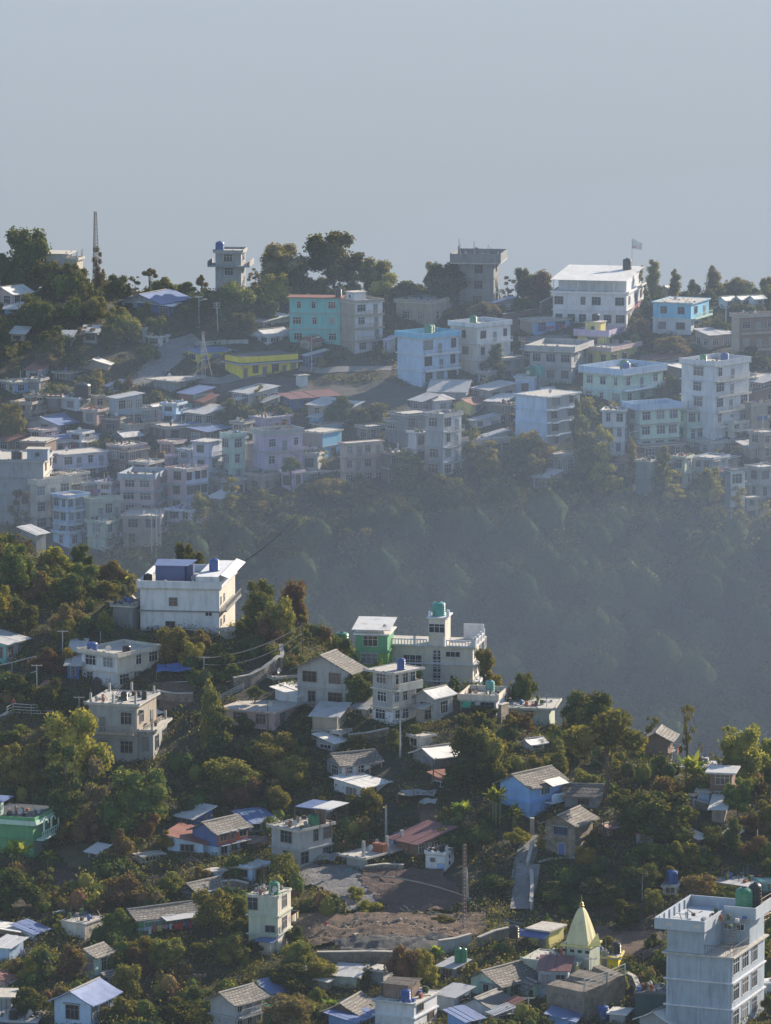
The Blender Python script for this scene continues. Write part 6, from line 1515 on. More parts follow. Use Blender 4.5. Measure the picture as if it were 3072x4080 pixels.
WIRE(hit(*px(580,670))+Vector((0,0,.5)),hit(*px(0,410))+Vector((0,0,.5)),.6,.10,'grey water pipe running up the dirt from the kiosk',(.22,.24,.28),'pipe')
tile('E5')
b=B('apartment_building',572,1252,1592,975,1800,3,'bluegrey','flat','tall blue grey apartment building with white floor bands',w=(0,4),side='bluegrey',para=0,lip=.45,D=17,th=18,band='white',nowin=True)
root=b['root'];W1,W2,H_=b['w1'],b['w2'],b['H']; s_=b['s']*2.603; BG=wm('bluegrey'); BW=wall_mat((.40,.45,.51), .3)
for k in range(3):
    for i,yy in enumerate((.12,.40,.68)): add_window(root,.03,W2*yy,H_*(k+.28)/3,math.pi/2,2.2,1.9,'white')
hu=(975-720)/s_; xm=-W1+(985-572)/s_
q=MB(); q.box(-W1+.05,xm,0,W2,H_+.062,H_+hu); uw=q.build('upper_storey',BG,root)
q=MB(); q.box(xm,-.05,W2*.55,W2,H_+.062,H_+hu+.3); q.build('rear_storey',BG,root)
zt=H_+hu; q=MB(); tt=.16; xl=-W1-1.2; xr=xm+.35; ph=1.35
q.box(xl,xr,-1.0,W2*.98,zt,zt+.16); q.box(xl,xr,-1.0,-1.0+tt,zt+.16,zt+ph); q.box(xl,xl+tt,-1+tt,W2*.98,zt+.16,zt+ph); q.box(xl+tt,xr,W2*.98-tt,W2*.98,zt+.16,zt+ph); q.box(xr-tt,xr,-1+tt,W2*.5,zt+.16,zt+ph)
q.build('parapet',BW,root)
q=MB(); z2=zt+.3; q.box(xr,.9,W2*.5,W2*.98,z2,z2+.16); q.box(xr,.9,W2*.5,W2*.5+tt,z2+.16,z2+ph+.1); q.box(.9-tt,.9,W2*.5+tt,W2*.98,z2+.16,z2+ph+.1); q.build('rear_parapet',BW,root)
for i in range(6): q=MB(); yy=.2+i*W2*.9/6; q.box(xl+tt,xl+tt+.14,yy,yy+.3,zt+.16,zt+ph-.05); q.build('parapet_pier',BW,root)
for i in range(3): add_window(root,-(1.2+i*1.6),W2*.55-.03,H_+hu*.6,0,.9,.7,'white') if i<2 else add_door(root,-(1.2+i*1.6),W2*.55-.03,H_+.07,0,.9,2.0,'lav')
q=MB(); 
for i in range(12): q.box(xm+.02+(W1+xm*1.0)*0+(-xm-.3)*i/11, xm+.06+(-xm-.3)*i/11, .12,.16,H_+.06,H_+1.1)
for i in range(14): q.box(.1,.14,.12+W2*.5*i/14,.16+W2*.5*i/14,H_+.06,H_+1.1)
q.box(xm,.14,.1,.17,H_+1.1,H_+1.18); q.box(.08,.16,.17,W2*.52,H_+1.1,H_+1.18); q.build('terrace_railing',flat_mat('dark_rail',(.12,.12,.13),.5),root)
q=MB()
for i in range(9): q.box(-2.2+i*.02,-1.2,W2*.25+i*.4,W2*.25+i*.4+.38,H_+.1+i*.28,H_+.2+i*.28)
q.build('outer_stair',wm('tan'),root)
for xx in (-W1*.98,-W1*.5,-.3): q=MB(); q.box(xx-.12,xx+.12,-.06,.05,-3.4,H_-.1); q.build('pilaster',BW,root)
b['top']=z2+.16; tank(.78,.8,'green water tank on the tall blue grey apartment building','green',2.1,3.0,b); tank(.9,.9,'black water tank behind the green one on the tall blue grey building','black',1.6,3.4,b)
for i,xx in enumerate((-W1-.6,-W1*.65,)): q=MB(); q.box(xx+.9,xx+1.7,-1.03,-.99,zt+.45,zt+.85); q.build('vent_block',wm('cream'),root)
B('shed',250,562,585,1355,1680,1,'dkgreen','flat:dark','dark bottle green metal box shed left of the tall blue grey building',nowin=True,para=0,lip=.15,D=8)
B('house',300,620,1010,1650,1780,1,'grey','gable:white','house with bent white sheet roof in front of the tall blue grey building',w=(0,0),rise=1.9,ov=.6,D=9,th=30)
b=B('shelter',1130,1400,1610,215,340,1,'dgrey','flat:tin','open shelter with wide grey sheet roof above the tall blue grey building',w=(0,0),para=0,lip=1.3,D=8,cat='shelter')
b=B('hut',540,692,708,240,345,1,'cream','flat','small pale hut with blue tank on top among brown shrubs',w=(1,0),para=0,lip=.2,cat='hut')
tank(.55,.4,'blue water tank on the small pale hut','blue',1.5,1.8)
B('hut',1560,1590,1700,200,330,1,'teal','flat','turquoise framed hut at the right edge',w=(0,1),para=.1,cat='hut')
RAIL([(1560,640),(1700,560)],3.2,'upper pinkish scaffold railing at the right edge',c=(.32,.16,.15),rails=6,r=.05)
RAIL([(1560,760),(1700,690)],2.4,'lower pinkish scaffold railing at the right edge',c=(.32,.16,.15),rails=4,r=.05)
RAIL([(340,1010),(540,930)],1.0,'leaning wire fence on the slope left of the tall blue grey building',c=(.25,.22,.2),rails=4,r=.05)
B('hut',1590,1620,1720,1240,1400,1,'white','flat:white','white corner hut right of the tall blue grey building',w=(0,0),para=0,cat='hut')
PERSON(245,1480,'person in a maroon jacket by the bottle green shed',top=(.2,.02,.05))
# ------------------------------------------------------------------ trees and shrubs of the near hill
tile('C1')
for r_ in [
 (120,160,270,600,'green','round','bright green leafy tree at the left edge below the bare tree'),
 (40,480,260,840,'yellow','bush','yellow ochre shrub at the left edge'),
 (340,380,300,650,'brown','bush','rust brown thicket in the middle of the left hill'),
 (560,400,260,700,'dark','round','dark green rounded bush below the yellow shrub'),
 (700,330,240,590,'green','round','green tree under the banana plants'),
 (680,170,160,420,'dark','round','dark tree left of the banana plants on the hill brow'),
 (880,470,230,640,'olive','bush','grey olive bush left of the big white house'),
 (1070,400,230,640,'grey','bush','pale feathery shrub left of the big white house wall'),
 (930,290,220,480,'brown','bush','dim brown thicket under the tall banana plants'),
 (430,450,200,700,'olive','sparse','sparse golden twigs over the rust brown thicket'),
 (540,640,260,960,'brown','bush','orange brown bush in the centre of the left hill'),
 (860,700,180,950,'olive','bush','creeper bush with pale flowers above the scrap covered roof'),
 (560,780,240,1000,'olive','bush','olive bush above the rust red shrubs'),
 (150,600,250,900,'dark','bush','deep shaded thicket on the left hill'),
 (400,1010,270,1260,'red','bush','rust red rounded shrub right of the teal house'),
 (560,1000,170,1230,'yellow','bush','lime tipped shrub left of the white two storey house'),
 (130,1240,240,1450,'dark','bush','green shrub below the left pipe railings'),
 (460,1250,260,1600,'dark','bush','deep green thicket left of the grey plastered house'),
 (1570,160,250,520,'dark','round','round dark tree behind the blue water tank',.3,'tree','tree',768),
 (1440,270,140,450,'olive','bush','small bush between the roof shed and the round dark tree'),
 (1430,850,250,1180,'olive','round','olive tree at the foot of the big white house'),
 (1590,980,200,1220,'yellow','round','golden round tree above the blue tarpaulin shelter'),
 (1600,1190,130,1360,'green','bush','bright green bush right of the blue tarpaulin'),
 (210,80,200,300,'brown','sparse','tangle of pale dry twigs on the brow at left'),
 (20,200,110,420,'brown','bush','ochre bush clipped by the left edge on the brow'),
 (460,170,280,430,'yellow','bush','yellow fern like shrub on the hill brow'),
 ]: TR(*r_)
BAN(1030,180,260,430,'tall banana plants on the hill brow left of the three slim poles',5)
BAN(800,220,90,330,'small yellow banana plant on the hill brow',2)
BAN(420,100,110,300,'upright golden banana leaves below the bare tree',2)
BAN(560,300,220,440,'spreading banana fronds in the middle of the hill brow',3)
tile('C2')
for r_ in [
 (560,60,300,520,'green','round','large green tree right of the big white house'),
 (830,20,260,460,'red','round','tree with rust red top on the valley rim'),
 (740,200,300,620,'olive','round','golden olive tree between the big white house and valley rim'),
 (920,300,200,560,'olive','sparse','sunlit twiggy tree at the edge of the valley rim'),
 (600,370,260,640,'red','bush','maroon tinged shrubs above the curved stone wall'),
 (430,380,160,640,'dark','bush','dark bush at the right foot of the big white house'),
 (80,450,180,700,'brown','bush','brown shrub below the big white house corner'),
 (230,560,300,800,'dark','bush','dark slope thicket under the sunlit pale shed'),
 (350,740,240,920,'green','bush','green creeper shrub above the curved stone wall'),
 (170,890,210,1500,'olive','column','tall columnar tree with rusty top left of the sandy flat roof',.05),
 (250,1130,260,1640,'dark','shag','creeper hung lower part of the columnar tree',.02),
 (530,930,160,1170,'dark','spread','small umbrella tree on the sandy flat roof edge',.35),
 (440,1150,170,1340,'dark','bush','dark shrub against the pinkish house'),
 (940,1160,210,1340,'green','round','round dark green shrub right of the pinkish house'),
 (1380,830,260,1150,'dark','round','dark tree before the grey gabled house'),
 (1400,1330,190,1460,'olive','bush','small golden bush above the laundry cottage'),
 (680,1330,380,1720,'olive','round','large olive tree in the middle of the near slope'),
 (800,1500,330,1820,'olive','round','lower lobed olive tree right of the large one'),
 (330,1530,430,1900,'olive','round','broad olive tree below the columnar tree'),
 (560,1380,240,1640,'dark','round','shaded tree behind the large olive tree'),
 (420,1330,150,1540,'grey','bush','pale leaved shrub under the pinkish house'),
 (870,490,160,700,'olive','sparse','dry golden grass shrub right of the curved wall'),
 ]: TR(*r_)
tile('C3')
for r_ in [
 (1310,365,150,800,'olive','round','olive tree behind the sunlit side of the cream building'),
 (1350,530,190,800,'yellow','bush','golden bushy tree right of the cream building'),
 (1200,920,420,1480,'dark','round','wide dark tree with orange tinted top in the middle',.15),
 (1350,1000,260,1500,'olive','round','golden flecked tree right of the orange tinted one'),
 (1150,1250,320,1600,'dark','bush','dark thicket below the orange tinted tree'),
 (560,1050,130,1240,'green','column','creeper column beside the grey concrete pole'),
 (740,1000,240,1130,'olive','bush','golden shrubs at the foot of the grey metal shed'),
 (1510,630,90,880,'brown','sparse','dead brown palm stump on the valley rim'),
 (1520,920,120,1120,'yellow','spread','small flat topped yellow tree on the slope'),
 (1640,560,230,800,'dark','round','silvery dark tree behind the shell white roof'),
 (1560,880,230,1080,'red','bush','purplish dry shrub before the shell white roof'),
 (1290,830,240,960,'dark','bush','dark bush hanging over the turquoise awning house'),
 ]: TR(*r_)
tile('C4')
for r_ in [
 (1230,290,520,880,'dark','round','great dark domed tree on the valley rim',.25),
 (1430,470,760,1600,'olive','spread','big spreading tree with forked trunk at the right centre',.3),
 (1120,560,300,900,'green','round','leafy tree in front of the great domed tree'),
 (860,650,200,820,'brown','bush','clipped brown bush below the shell white roof'),
 (560,520,280,800,'red','sparse','purplish twigs before the pale house'),
 (920,960,180,1240,'olive','column','light green conical shrub behind the bright blue house'),
 (1180,1180,290,1460,'olive','round','pale olive round shrub right of the bright blue house'),
 (640,980,200,1240,'olive','bush','golden shrub left of the bright blue house roof'),
 (1040,880,300,1150,'dark','bush','dark thicket under the great domed tree'),
 (300,820,180,1150,'yellow','bush','yellow leaved shrub below the stone gate pier'),
 (150,1000,330,1400,'dark','bush','dark thicket above the banana plants'),
 (960,440,70,700,'olive','sparse','slim wispy tree at the left foot of the domed tree'),
 ]: TR(*r_)
tile('F')
BAN(300,230,330,760,'large sunlit banana clump left of the bright blue house',6)
BAN(500,440,280,800,'banana clump with bright leaves before the bright blue house',5)
for r_ in [
 (520,760,230,960,'yellow','bush','golden hanging shrub beside the concrete path'),
 (770,740,110,1000,'yellow','shag','creeper with golden leaves left of the stone cottage'),
 (1230,960,230,1260,'yellow','round','small yellow green tree before the stone cottage',.3),
 (880,620,130,720,'yellow','bush','yellow flowering shrub behind the stone cottage'),
 (240,1080,90,1230,'olive','column','small conical shrub on the dark bank'),
 (1380,1290,200,1500,'yellow','sparse','pale yellow shrub right below the stone cottage'),
 (1300,780,140,1000,'dark','bush','dark bush at the right wall of the stone cottage'),
 (430,20,200,330,'olive','sparse','sunlit leggy shrub left of the bright blue house roof'),
 ]: TR(*r_)
tile('C5')
for r_ in [
 (830,90,170,640,'olive','sparse','tall thin tree against the valley haze',.3),
 (960,510,70,700,'brown','sparse','bare black stump left of the bamboo'),
 (480,250,230,420,'green','sparse','treetop behind the steep slate roof'),
 (620,780,420,1140,'brown','bush','broad brown shrub mass left of the banana plants'),
 (300,960,480,1500,'dark','round','huge dark rounded tree at the right centre',.1),
 (620,980,640,1560,'dark','round','broad dark tree with silvery rim at the right',.1),
 (1340,860,300,1240,'green','round','leafy dark tree right of the brown brick house'),
 (1110,1330,240,1600,'green','round','small bright leaved tree below the little tan shed'),
 (1300,1260,200,1650,'dark','column','dark column shrub with golden right side'),
 (1470,1200,300,1420,'red','bush','pinkish brown shrubs at the right slope'),
 (1620,1080,200,1380,'olive','round','golden olive tree at the right edge'),
 (1500,1400,260,1700,'red','bush','reddish flowering shrub by the white pipe'),
 (480,1480,360,1740,'green','bush','fern like green shrub under the huge dark tree'),
 (720,1450,240,1740,'olive','bush','golden shrub right of the fern like one'),
 (900,1490,240,1700,'olive','bush','olive bush below the small pale roofed shed'),
 (120,690,200,900,'yellow','column','golden shoots behind the forked tree'),
 (1650,700,140,1150,'dark','round','dark tree clipped by the right edge under the bamboo'),
 (1090,610,110,730,'olive','sparse','small wispy seedling left of the bamboo'),
 ]: TR(*r_)
BAN(900,590,420,1000,'big drooping banana plants at the right on the valley rim',6)
TR(1420,330,480,960,'bamboo','round','large feathery bamboo clump at the right edge',.05,'bamboo','bamboo')
TR(1630,440,240,900,'bamboo','round','second bamboo clump cut by the right edge',.05,'bamboo','bamboo')
TR(1230,310,200,600,'bamboo','sparse','arching bamboo tips left of the large clump',.3,'bamboo','bamboo')
tile('D1')
for r_ in [
 (800,20,600,900,'yellow','round','tall autumn tree with golden brown crown at the left'),
 (700,400,460,1350,'dark','shag','dark creeper clad tree under the golden brown crown',.03),
 (1000,500,260,1400,'grey','shag','ragged dry vine curtain on the right of the autumn tree',.03),
 (920,1060,330,1480,'brown','bush','brown dead vine tangle above the golden shrubs'),
 (1400,640,620,1420,'green','round','great rounded bright green tree at the lower left',.08),
 (200,420,420,900,'olive','round','olive tree above the green house'),
 (420,640,280,920,'olive','bush','golden shrub right above the green house roof'),
 (200,200,340,480,'green','bush','bright green garden bushes below the white curved railing'),
 (60,400,260,820,'yellow','bush','yellowish tree at the left edge above the green house'),
 (1240,1270,280,1700,'brown','bush','tawny shrub in front of the rust roofed house'),
 (1550,1100,260,1500,'red','bush','maroon shrub left of the rust roofed house'),
 (680,1180,220,1450,'olive','bush','scrubby bush right of the green house'),
 (430,200,300,640,'grey','bush','greyish twigs left of the autumn tree'),
 ]: TR(*r_)
BAN(200,1400,420,1750,'banana plants with yellow spears before the green house',6)
BAN(500,1440,240,1760,'banana plants at the right corner of the green house',4)
tile('D2')
for r_ in [
 (760,1090,230,1330,'green','bush','green shrub in front of the brown canvas awning'),
 (1290,1070,330,1420,'olive','round','golden green tree under the raw grey concrete house'),
 (110,1250,250,1560,'olive','bush','sunlit hedge bush left of the sky blue outhouse'),
 (390,1200,210,1420,'brown','bush','brown hedge bush beside the sky blue outhouse'),
 (560,300,330,640,'dark','bush','dark shrub between the green and olive trees'),
 (860,250,330,640,'red','bush','maroon shrub within the olive trees'),
 (1200,380,260,700,'olive','round','olive lobe above the royal blue roof'),
 (1660,150,150,350,'olive','sparse','thin shrub left of the long white house'),
 (60,830,170,1060,'yellow','bush','lemon yellow foliage at the left end of the rust roof'),
 ]: TR(*r_)
tile('D3')
for r_ in [
 (460,270,260,600,'dark','round','dark creeper tree left before the long white house'),
 (600,210,250,560,'olive','round','olive creeper crown over the long white house wall'),
 (620,420,180,760,'green','sparse','leggy green shrub behind the unfinished storey'),
 (1420,420,240,700,'green','sparse','bright green climbing shrub on the tan bank'),
 (1420,620,280,860,'green','bush','green hedge right of the maroon roof'),
 (110,300,170,470,'olive','bush','golden bush behind the raw grey concrete roof'),
 (430,1230,200,1400,'yellow','bush','yellow green shrub on the grey sand slope'),
 (560,1380,250,1530,'yellow','bush','lower yellow green shrub on the grey sand slope'),
 (1620,650,260,1050,'dark','bush','dark shrubbery behind the thin mast'),
 ]: TR(*r_)
BAN(1560,300,330,620,'shaded banana plants above the green hedge',5)
tile('E1')
for r_ in [
 (120,0,480,480,'dark','bush','dark thicket below the green house'),
 (500,40,260,420,'green','sparse','leafy shrub with golden flecks below the green house'),
 (1330,80,520,420,'brown','bush','tawny hedge above the lime green house'),
 (1010,370,220,620,'red','sparse','dry reddish shrub left of the lime green house'),
 (1230,430,260,800,'green','bush','ivy green shrub left of the lime green house wall'),
 (720,800,280,1250,'red','bush','rusty shrub left of the mint hut'),
 (290,930,200,1200,'yellow','bush','golden shrub below the patched sheet hut'),
 (1300,1000,340,1400,'olive','round','arching olive shrub right of the mint hut'),
 (1500,720,300,1050,'yellow','bush','golden hedge in front of the lime green house'),
 (1400,820,300,1150,'red','bush','purple brown shrub below the lime green house'),
 (1250,1350,420,1700,'olive','bush','leafy bushes right of the light blue house'),
 (1560,1350,300,1750,'green','bush','green bushes along the bottom left middle'),
 (500,1290,200,1480,'olive','sparse','thin shrub above the light blue house roof'),
 (600,520,160,740,'yellow','sparse','yellow fronds behind the plain pale hut'),
 (60,230,280,560,'dark','bush','shadowy bush at the left edge below the green house'),
 (900,500,300,640,'dark','bush','dark scrub behind the plain pale hut'),
 (300,1250,400,1600,'dark','bush','shaded scrub left of the light blue house'),
 (820,1480,200,1700,'brown','sparse','dry shrub before the light blue house wall'),
 ]: TR(*r_)
tile('E2')
for r_ in [
 (610,240,430,760,'olive','round','bright topped dark tree right of the lime green house',.12),
 (850,290,240,640,'olive','round','golden tree left of the slim pale green house',.15),
 (880,540,230,800,'green','bush','green shrub before the slim pale green house'),
 (1060,560,200,780,'red','sparse','red leaved shrub beside the slim pale green house'),
 (810,710,360,1080,'olive','round','olive domed shrub in the bottom middle'),
 (470,780,260,1000,'olive','bush','golden shrub below the lime green house balcony'),
 (1030,770,180,940,'green','bush','green bush left of the corrugated lean-to'),
 (100,760,360,1120,'olive','round','bright olive shrubs below the lime green house'),
 (330,1010,320,1300,'brown','bush','brown scrub in the middle of the bottom slope'),
 (1440,780,330,1120,'olive','round','olive tree right of the slim pale green house'),
 (1430,1000,440,1330,'dark','bush','dark thicket right of the pale blue roof'),
 (1030,1130,190,1280,'olive','bush','small olive shrub above the sunlit tiled roof'),
 (410,1230,340,1540,'green','bush','dark green shrubs left of the sunlit tiled roof'),
 (1400,1320,500,1720,'brown','round','large tawny tree at the bottom middle'),
 (200,1350,400,1720,'dark','bush','dark bushes at the bottom left of the tiled roof'),
 (500,1480,260,1700,'olive','bush','olive shrub beside the grey stone house'),
 (1480,620,220,880,'dark','bush','small dark bush on the terraced dirt edge'),
 ]: TR(*r_)
BAN(60,1290,260,1460,'small bright banana patch at the bottom left middle',4)
tile('E3')
for r_ in [
 (120,960,330,1260,'yellow','round','golden domed bush below the rubble slope'),
 (970,840,330,1300,'red','round','large purple maroon bush'),
 (1150,860,260,1280,'yellow','round','yellow green bush right of the purple maroon one'),
 (1270,1050,120,1290,'yellow','column','bright yellow slender shrub above the dark huts'),
 (590,1010,120,1260,'green','sparse','small fresh shrub between the two pale huts'),
 (60,1260,180,1480,'olive','bush','olive bush at the shelter with white roof'),
 (460,1310,180,1380,'green','bush','low green clump behind the pale slate roof'),
 (1620,1020,120,1180,'yellow','bush','golden bush behind the thin guyed mast'),
 (860,1560,180,1700,'green','bush','weeds on the wall of the white two storey house'),
 (1350,530,220,620,'olive','bush','low grassy clump beside the scattered planks'),
 ]: TR(*r_)
BAN(1310,830,220,1010,'bright banana plants right of the yellow green bush',4)
BAN(220,1390,260,1560,'dark green fronds left of the pale slate roof',3)
tile('E4')
TR(1460,755,190,910,'olive','column','small pointed green tree right of the temple spire')
TR(80,1010,160,1170,'yellow','bush','golden bush at the left end of the rubble wall')
TR(880,1400,260,1480,'green','bush','hanging green plants on the garden wall')
TR(1180,0,330,160,'dark','bush','dark bush on the bank above the temple')
TR(1300,100,420,420,'dark','bush','shaded thicket above the temple spire')
TR(900,150,400,420,'dark','bush','shaded ivy bank right of the walkway')
TR(300,60,420,330,'dark','bush','dark slope bushes left of the walkway')
tile('E5')
for r_ in [
 (330,0,400,330,'dark','round','leafy tree on the slope above the tall blue grey building'),
 (450,250,230,560,'olive','round','small golden tree left of the pale tank hut'),
 (950,100,420,420,'brown','round','dry brown tree above the tall blue grey building roof'),
 (1200,220,360,440,'green','round','green tree right behind the tall blue grey roof'),
 (620,10,200,200,'olive','bush','olive shrub behind the pale tank hut'),
 (100,330,320,640,'dark','bush','shadowed shrub on the bank right of the temple'),
 (450,700,200,900,'dark','bush','dark bush at the left wall of the tall blue grey building'),
 (1560,420,220,600,'brown','sparse','dry creeper at the right edge'),
 (1640,1350,140,1600,'green','bush','green shrub at the bottom right corner'),
 (850,0,220,130,'olive','bush','golden bush at the top of the brown slope'),
 ]: TR(*r_)

# ------------------------------------------------------------------ more poles and cables over the near slope
DW=flat_mat('dark_wood',(.07,.055,.045),.9); PO={}
for k_,(t_,x_,yt_,yb_,l_) in dict(a=('C1',520,900,1150,'power pole among the rust red shrubs'),b=('D1',820,-60,140,'power pole beside the grey plastered house'),c=('D2',40,430,700,'power pole left of the dark blue shed'),
 d=('D2',1160,330,640,'power pole behind the royal blue roof'),e=('E2',-30,130,380,'power pole above the lime green house'),f=('E2',760,40,260,'power pole between the small slate roof and blue row'),g=('E1',520,1020,1340,'power pole right of the mint hut'),
 h=('E2',460,1150,1420,'power pole above the grey stone house'),i=('F',1420,640,930,'power pole by the maroon roofed hut'),j=('C5',900,1020,1290,'power pole in the scrub under the brown brick house'),k=('E5',330,120,400,'power pole on the bank left of the pale tank hut'),
 l=('E3',760,1020,1260,'power pole behind the grey hut with the big pale door'),m=('E4',520,700,930,'power pole by the black tank left of the kiosk')).items():
    tile(t_); PO[k_]=POLE(x_,yt_,yb_,l_,'utility_pole',.10,1+(len(l_)%2),DW if len(l_)%3 else wm('grey'))
for i_,(a_,b_) in enumerate(('ab','ij','jk','gh')):
    for q_ in range(2):
        WIRE(PO[a_]+Vector((-.6+1.2*q_,0,-.15)),PO[b_]+Vector((-.6+1.2*q_,0,-.15)),1.2+.5*q_,.022,('upper','lower')[q_]+' cable strung from the %s'%({'a':'pole among rust red shrubs','b':'pole beside the grey plastered house','c':'pole left of the dark blue shed','e':'pole above the lime green house','g':'pole right of the mint hut','f':'pole by the small slate roof','h':'pole above the grey stone house','l':'pole behind the grey door hut','i':'pole by the maroon roofed hut','j':'pole in the brick house scrub','m':'pole left of the kiosk','d':'pole behind the royal blue roof'}[a_])+(' going right' if a_+b_ in ('eg',) else ' to the next pole'),(.03,.03,.035))

# ------------------------------------------------------------------ more huts and terrace walls on the near slope
for t_,r_ in [
 ('C3',(230,330,430,885,965,1,'tan','shed:tin','tan hut under grey sheets left of the cream grey three storey house')),
 ('C3',(40,120,195,1085,1155,1,'grey','flat','grey hut with flat roof above the laundry cottage')),
 ('C3',(930,1010,1110,1490,1570,1,'brown','sheds:rust','brown hut with rusty roof under the wide dark tree')),
 ('D3',(90,190,260,470,560,1,'dgrey','shed:tin','dark hut between raw concrete house and creeper trees')),
 ('C1',(330,420,480,1400,1490,1,'tan','shed:rust','rust roofed hut among trees below the left pipe railings')),
 ('C2',(1090,1190,1290,1420,1500,1,'grey','sheds:white','pale roofed hut right of the large olive tree')),
 ('E3',(880,960,1060,1330,1400,1,'tan','shed:tin','tan hut at the foot of the purple maroon bush')),
 ('E4',(470,540,620,1560,1640,1,'grey','flat','grey flat hut beside the power pole at the bottom')),
 ('E2',(1440,1510,1600,1150,1220,1,'cream','shed:tin','cream hut in the dark thicket at the bottom')),
 ('D2',(230,330,420,1500,1580,1,'brown','gable','brown slate hut above the lime green house')),
 ('D1',(930,1010,1110,1560,1640,1,'grey','shed:white','grey hut with white sheets left of the white board fronted shed')),
 ('F',(1180,1270,1360,1400,1480,1,'tan','gable:rust','tan hut with rusty gabled roof below the stone cottage')),
 ('C5',(1180,1270,1350,1470,1550,1,'grey','shed:tin','grey hut half hidden by the dark column shrub')),
 ('C5',(620,700,780,1240,1330,1,'dgrey','gable:maroon','dark hut with maroon roof under the broad brown shrub')),
 ('E1',(1040,1130,1210,1190,1270,1,'tan','gable','tan slate hut right of the mint hut')),
 ]:
    tile(t_); B('hut',*r_,para=.2,cat='hut')
for t_,p_,h_,l_ in [('C3',[(180,1170),(350,1150),(520,1120)],1.0,'stone terrace wall below the cream grey house'),('D2',[(620,1480),(760,1470),(900,1500)],1.0,'stone terrace wall behind the small slate roof'),
 ('E3',[(60,1075),(300,1085),(600,1075),(860,1075)],1.8,'long stone retaining wall at the foot of the rubble slope'),('E1',[(560,620),(640,600),(760,560)],1.0,'stone terrace wall above the plain pale hut'),
 ('C1',[(1290,1480),(1450,1500),(1600,1500)],1.2,'stone terrace wall right of the grey plastered house'),('C5',[(700,1180),(880,1170),(1050,1210)],1.0,'stone terrace wall under the big drooping banana plants'),
 ('D3',[(560,1120),(760,1100),(960,1110)],.8,'rough stone edge below the unfinished concrete storey'),('C2',[(1000,1400),(1120,1390),(1250,1400)],1.2,'stone terrace wall below the rough tan outbuilding')]:
    tile(t_); WALL(p_,h_,l_,down=2)
# ------------------------------------------------------------------ rooftop odds and ends, dishes, washing
def short(l):
    w_ = l.split(); return ' '.join(w_[:11])
rn = random.Random(99); JM = [flat_mat('scrap', (.30,.28,.27), .7), flat_mat('dark_wood', (.07,.055,.045), .9), flat_mat('fired_brick', (.34,.12,.07), .9), flat_mat('sack_white', (.55,.55,.53), .8), flat_mat('pot_green', (.06,.12,.03), .8), flat_mat('tarp', (.06,.13,.38), .6)]
for b in ALLB:
    if b['w1'] < 2.2 or b['w2'] < 2.2: continue
    if b['flat'] and rn.random() < (.75 if not b['far'] else .6):
        q = MB(); w_, d_ = min(b['w1'], 9), min(b['w2'], 8)
        for i in range(26 if not b['far'] else 16):
            x = -rn.random()*w_*.92-.3; y = rn.random()*d_*.85+.3; q.cur = rn.choice([0, 0, 1, 1, 2, 3, 4, 4, 5]); k = rn.random()
            if k < .4: a = rn.uniform(.15, .5); q.box(x, x+a, y, y+a*rn.uniform(.6, 1.6), 0, a*rn.uniform(.5, 1.5))
            elif k < .7: q.bar((x, y, .05), (x+rn.uniform(-1.4, 1.4), y+rn.uniform(-1, 1), rn.uniform(.05, .9)), .05, n=4)
            elif k < .85: q.bar((x, y, 0), (x, y, rn.uniform(.9, 2.2)), .035, n=4)
            else: q.lathe([(.16, 0), (.2, .3), (.3, .55), (.12, .8)], 7, (x, y))
        o = q.build('scrap_heap', JM, None); o.location = onroof(b, 1, 0); o.rotation_euler = b['root'].rotation_euler; thing(o, 'odds and ends on ' + short(b['label']), 'rooftop scrap')
    if rn.random() < (.35 if not b['far'] else .22) and b['flat']:
        p = onroof(b, rn.uniform(.5, .95), rn.uniform(.05, .3)); o = empty('satellite_dish', p, rn.uniform(-.6, 1.2), 'dish aerial on ' + short(b['label']), 'satellite dish')
        q = MB(); q.bar((0, 0, 0), (0, 0, .7), .03, n=5); q.build('mount', flat_mat('mast_steel', (.4,.41,.42), .6), o)
        q = MB(); vs = []; fs = []
        for i in range(5):
            for j in range(12): r = .42*i/4; a = j*math.pi/6; vs.append((r*math.cos(a), -.12-.25*(r/.42)**2*.6, .85+r*math.sin(a)))
        for i in range(4):
            for j in range(12): a_, b_ = i*12+j, i*12+(j+1) % 12; fs.append((a_, b_, b_+12, a_+12))
        q.add(vs, fs); q.build('reflector', flat_mat('dish_paint', (.55,.55,.56), .5), o)
        q = MB(); q.bar((0, -.1, .6), (0, -.65, .85), .015, n=4); q.box(-.05, .05, -.7, -.6, .8, .9); q.build('receiver_arm', flat_mat('mast_steel', (.4,.41,.42), .6), o)
    if rn.random() < .16 and b['w2'] > 3:
        z = b['H']*.62; q = MB(); q.bar((1.25, .5, z+.1), (1.25, b['w2']-.4, z+.1), .015, n=4); y = .7; ln = b['w2']-1.2
        cl = [flat_mat('cloth_%d' % i, c_, .9) for i, c_ in enumerate(((.5,.05,.06), (.55,.55,.58), (.06,.12,.35), (.45,.25,.4), (.5,.4,.1)))]
        while y < ln: w_ = rn.uniform(.35, .7); q.cur = rn.randrange(5); q.box(1.24, 1.26, y, y+w_, z-rn.uniform(.4, .9), z+.1); y += w_+rn.uniform(.05, .5)
        for y in (.5, b['w2']-.4): q.cur = 1; q.bar((0, y, z+.1), (1.3, y, z+.1), .025, n=4)
        o = q.build('washing_line', cl, None); o.location = b['P']; o.rotation_euler = b['root'].rotation_euler; thing(o, 'washing hung at ' + short(b['label']), 'laundry')
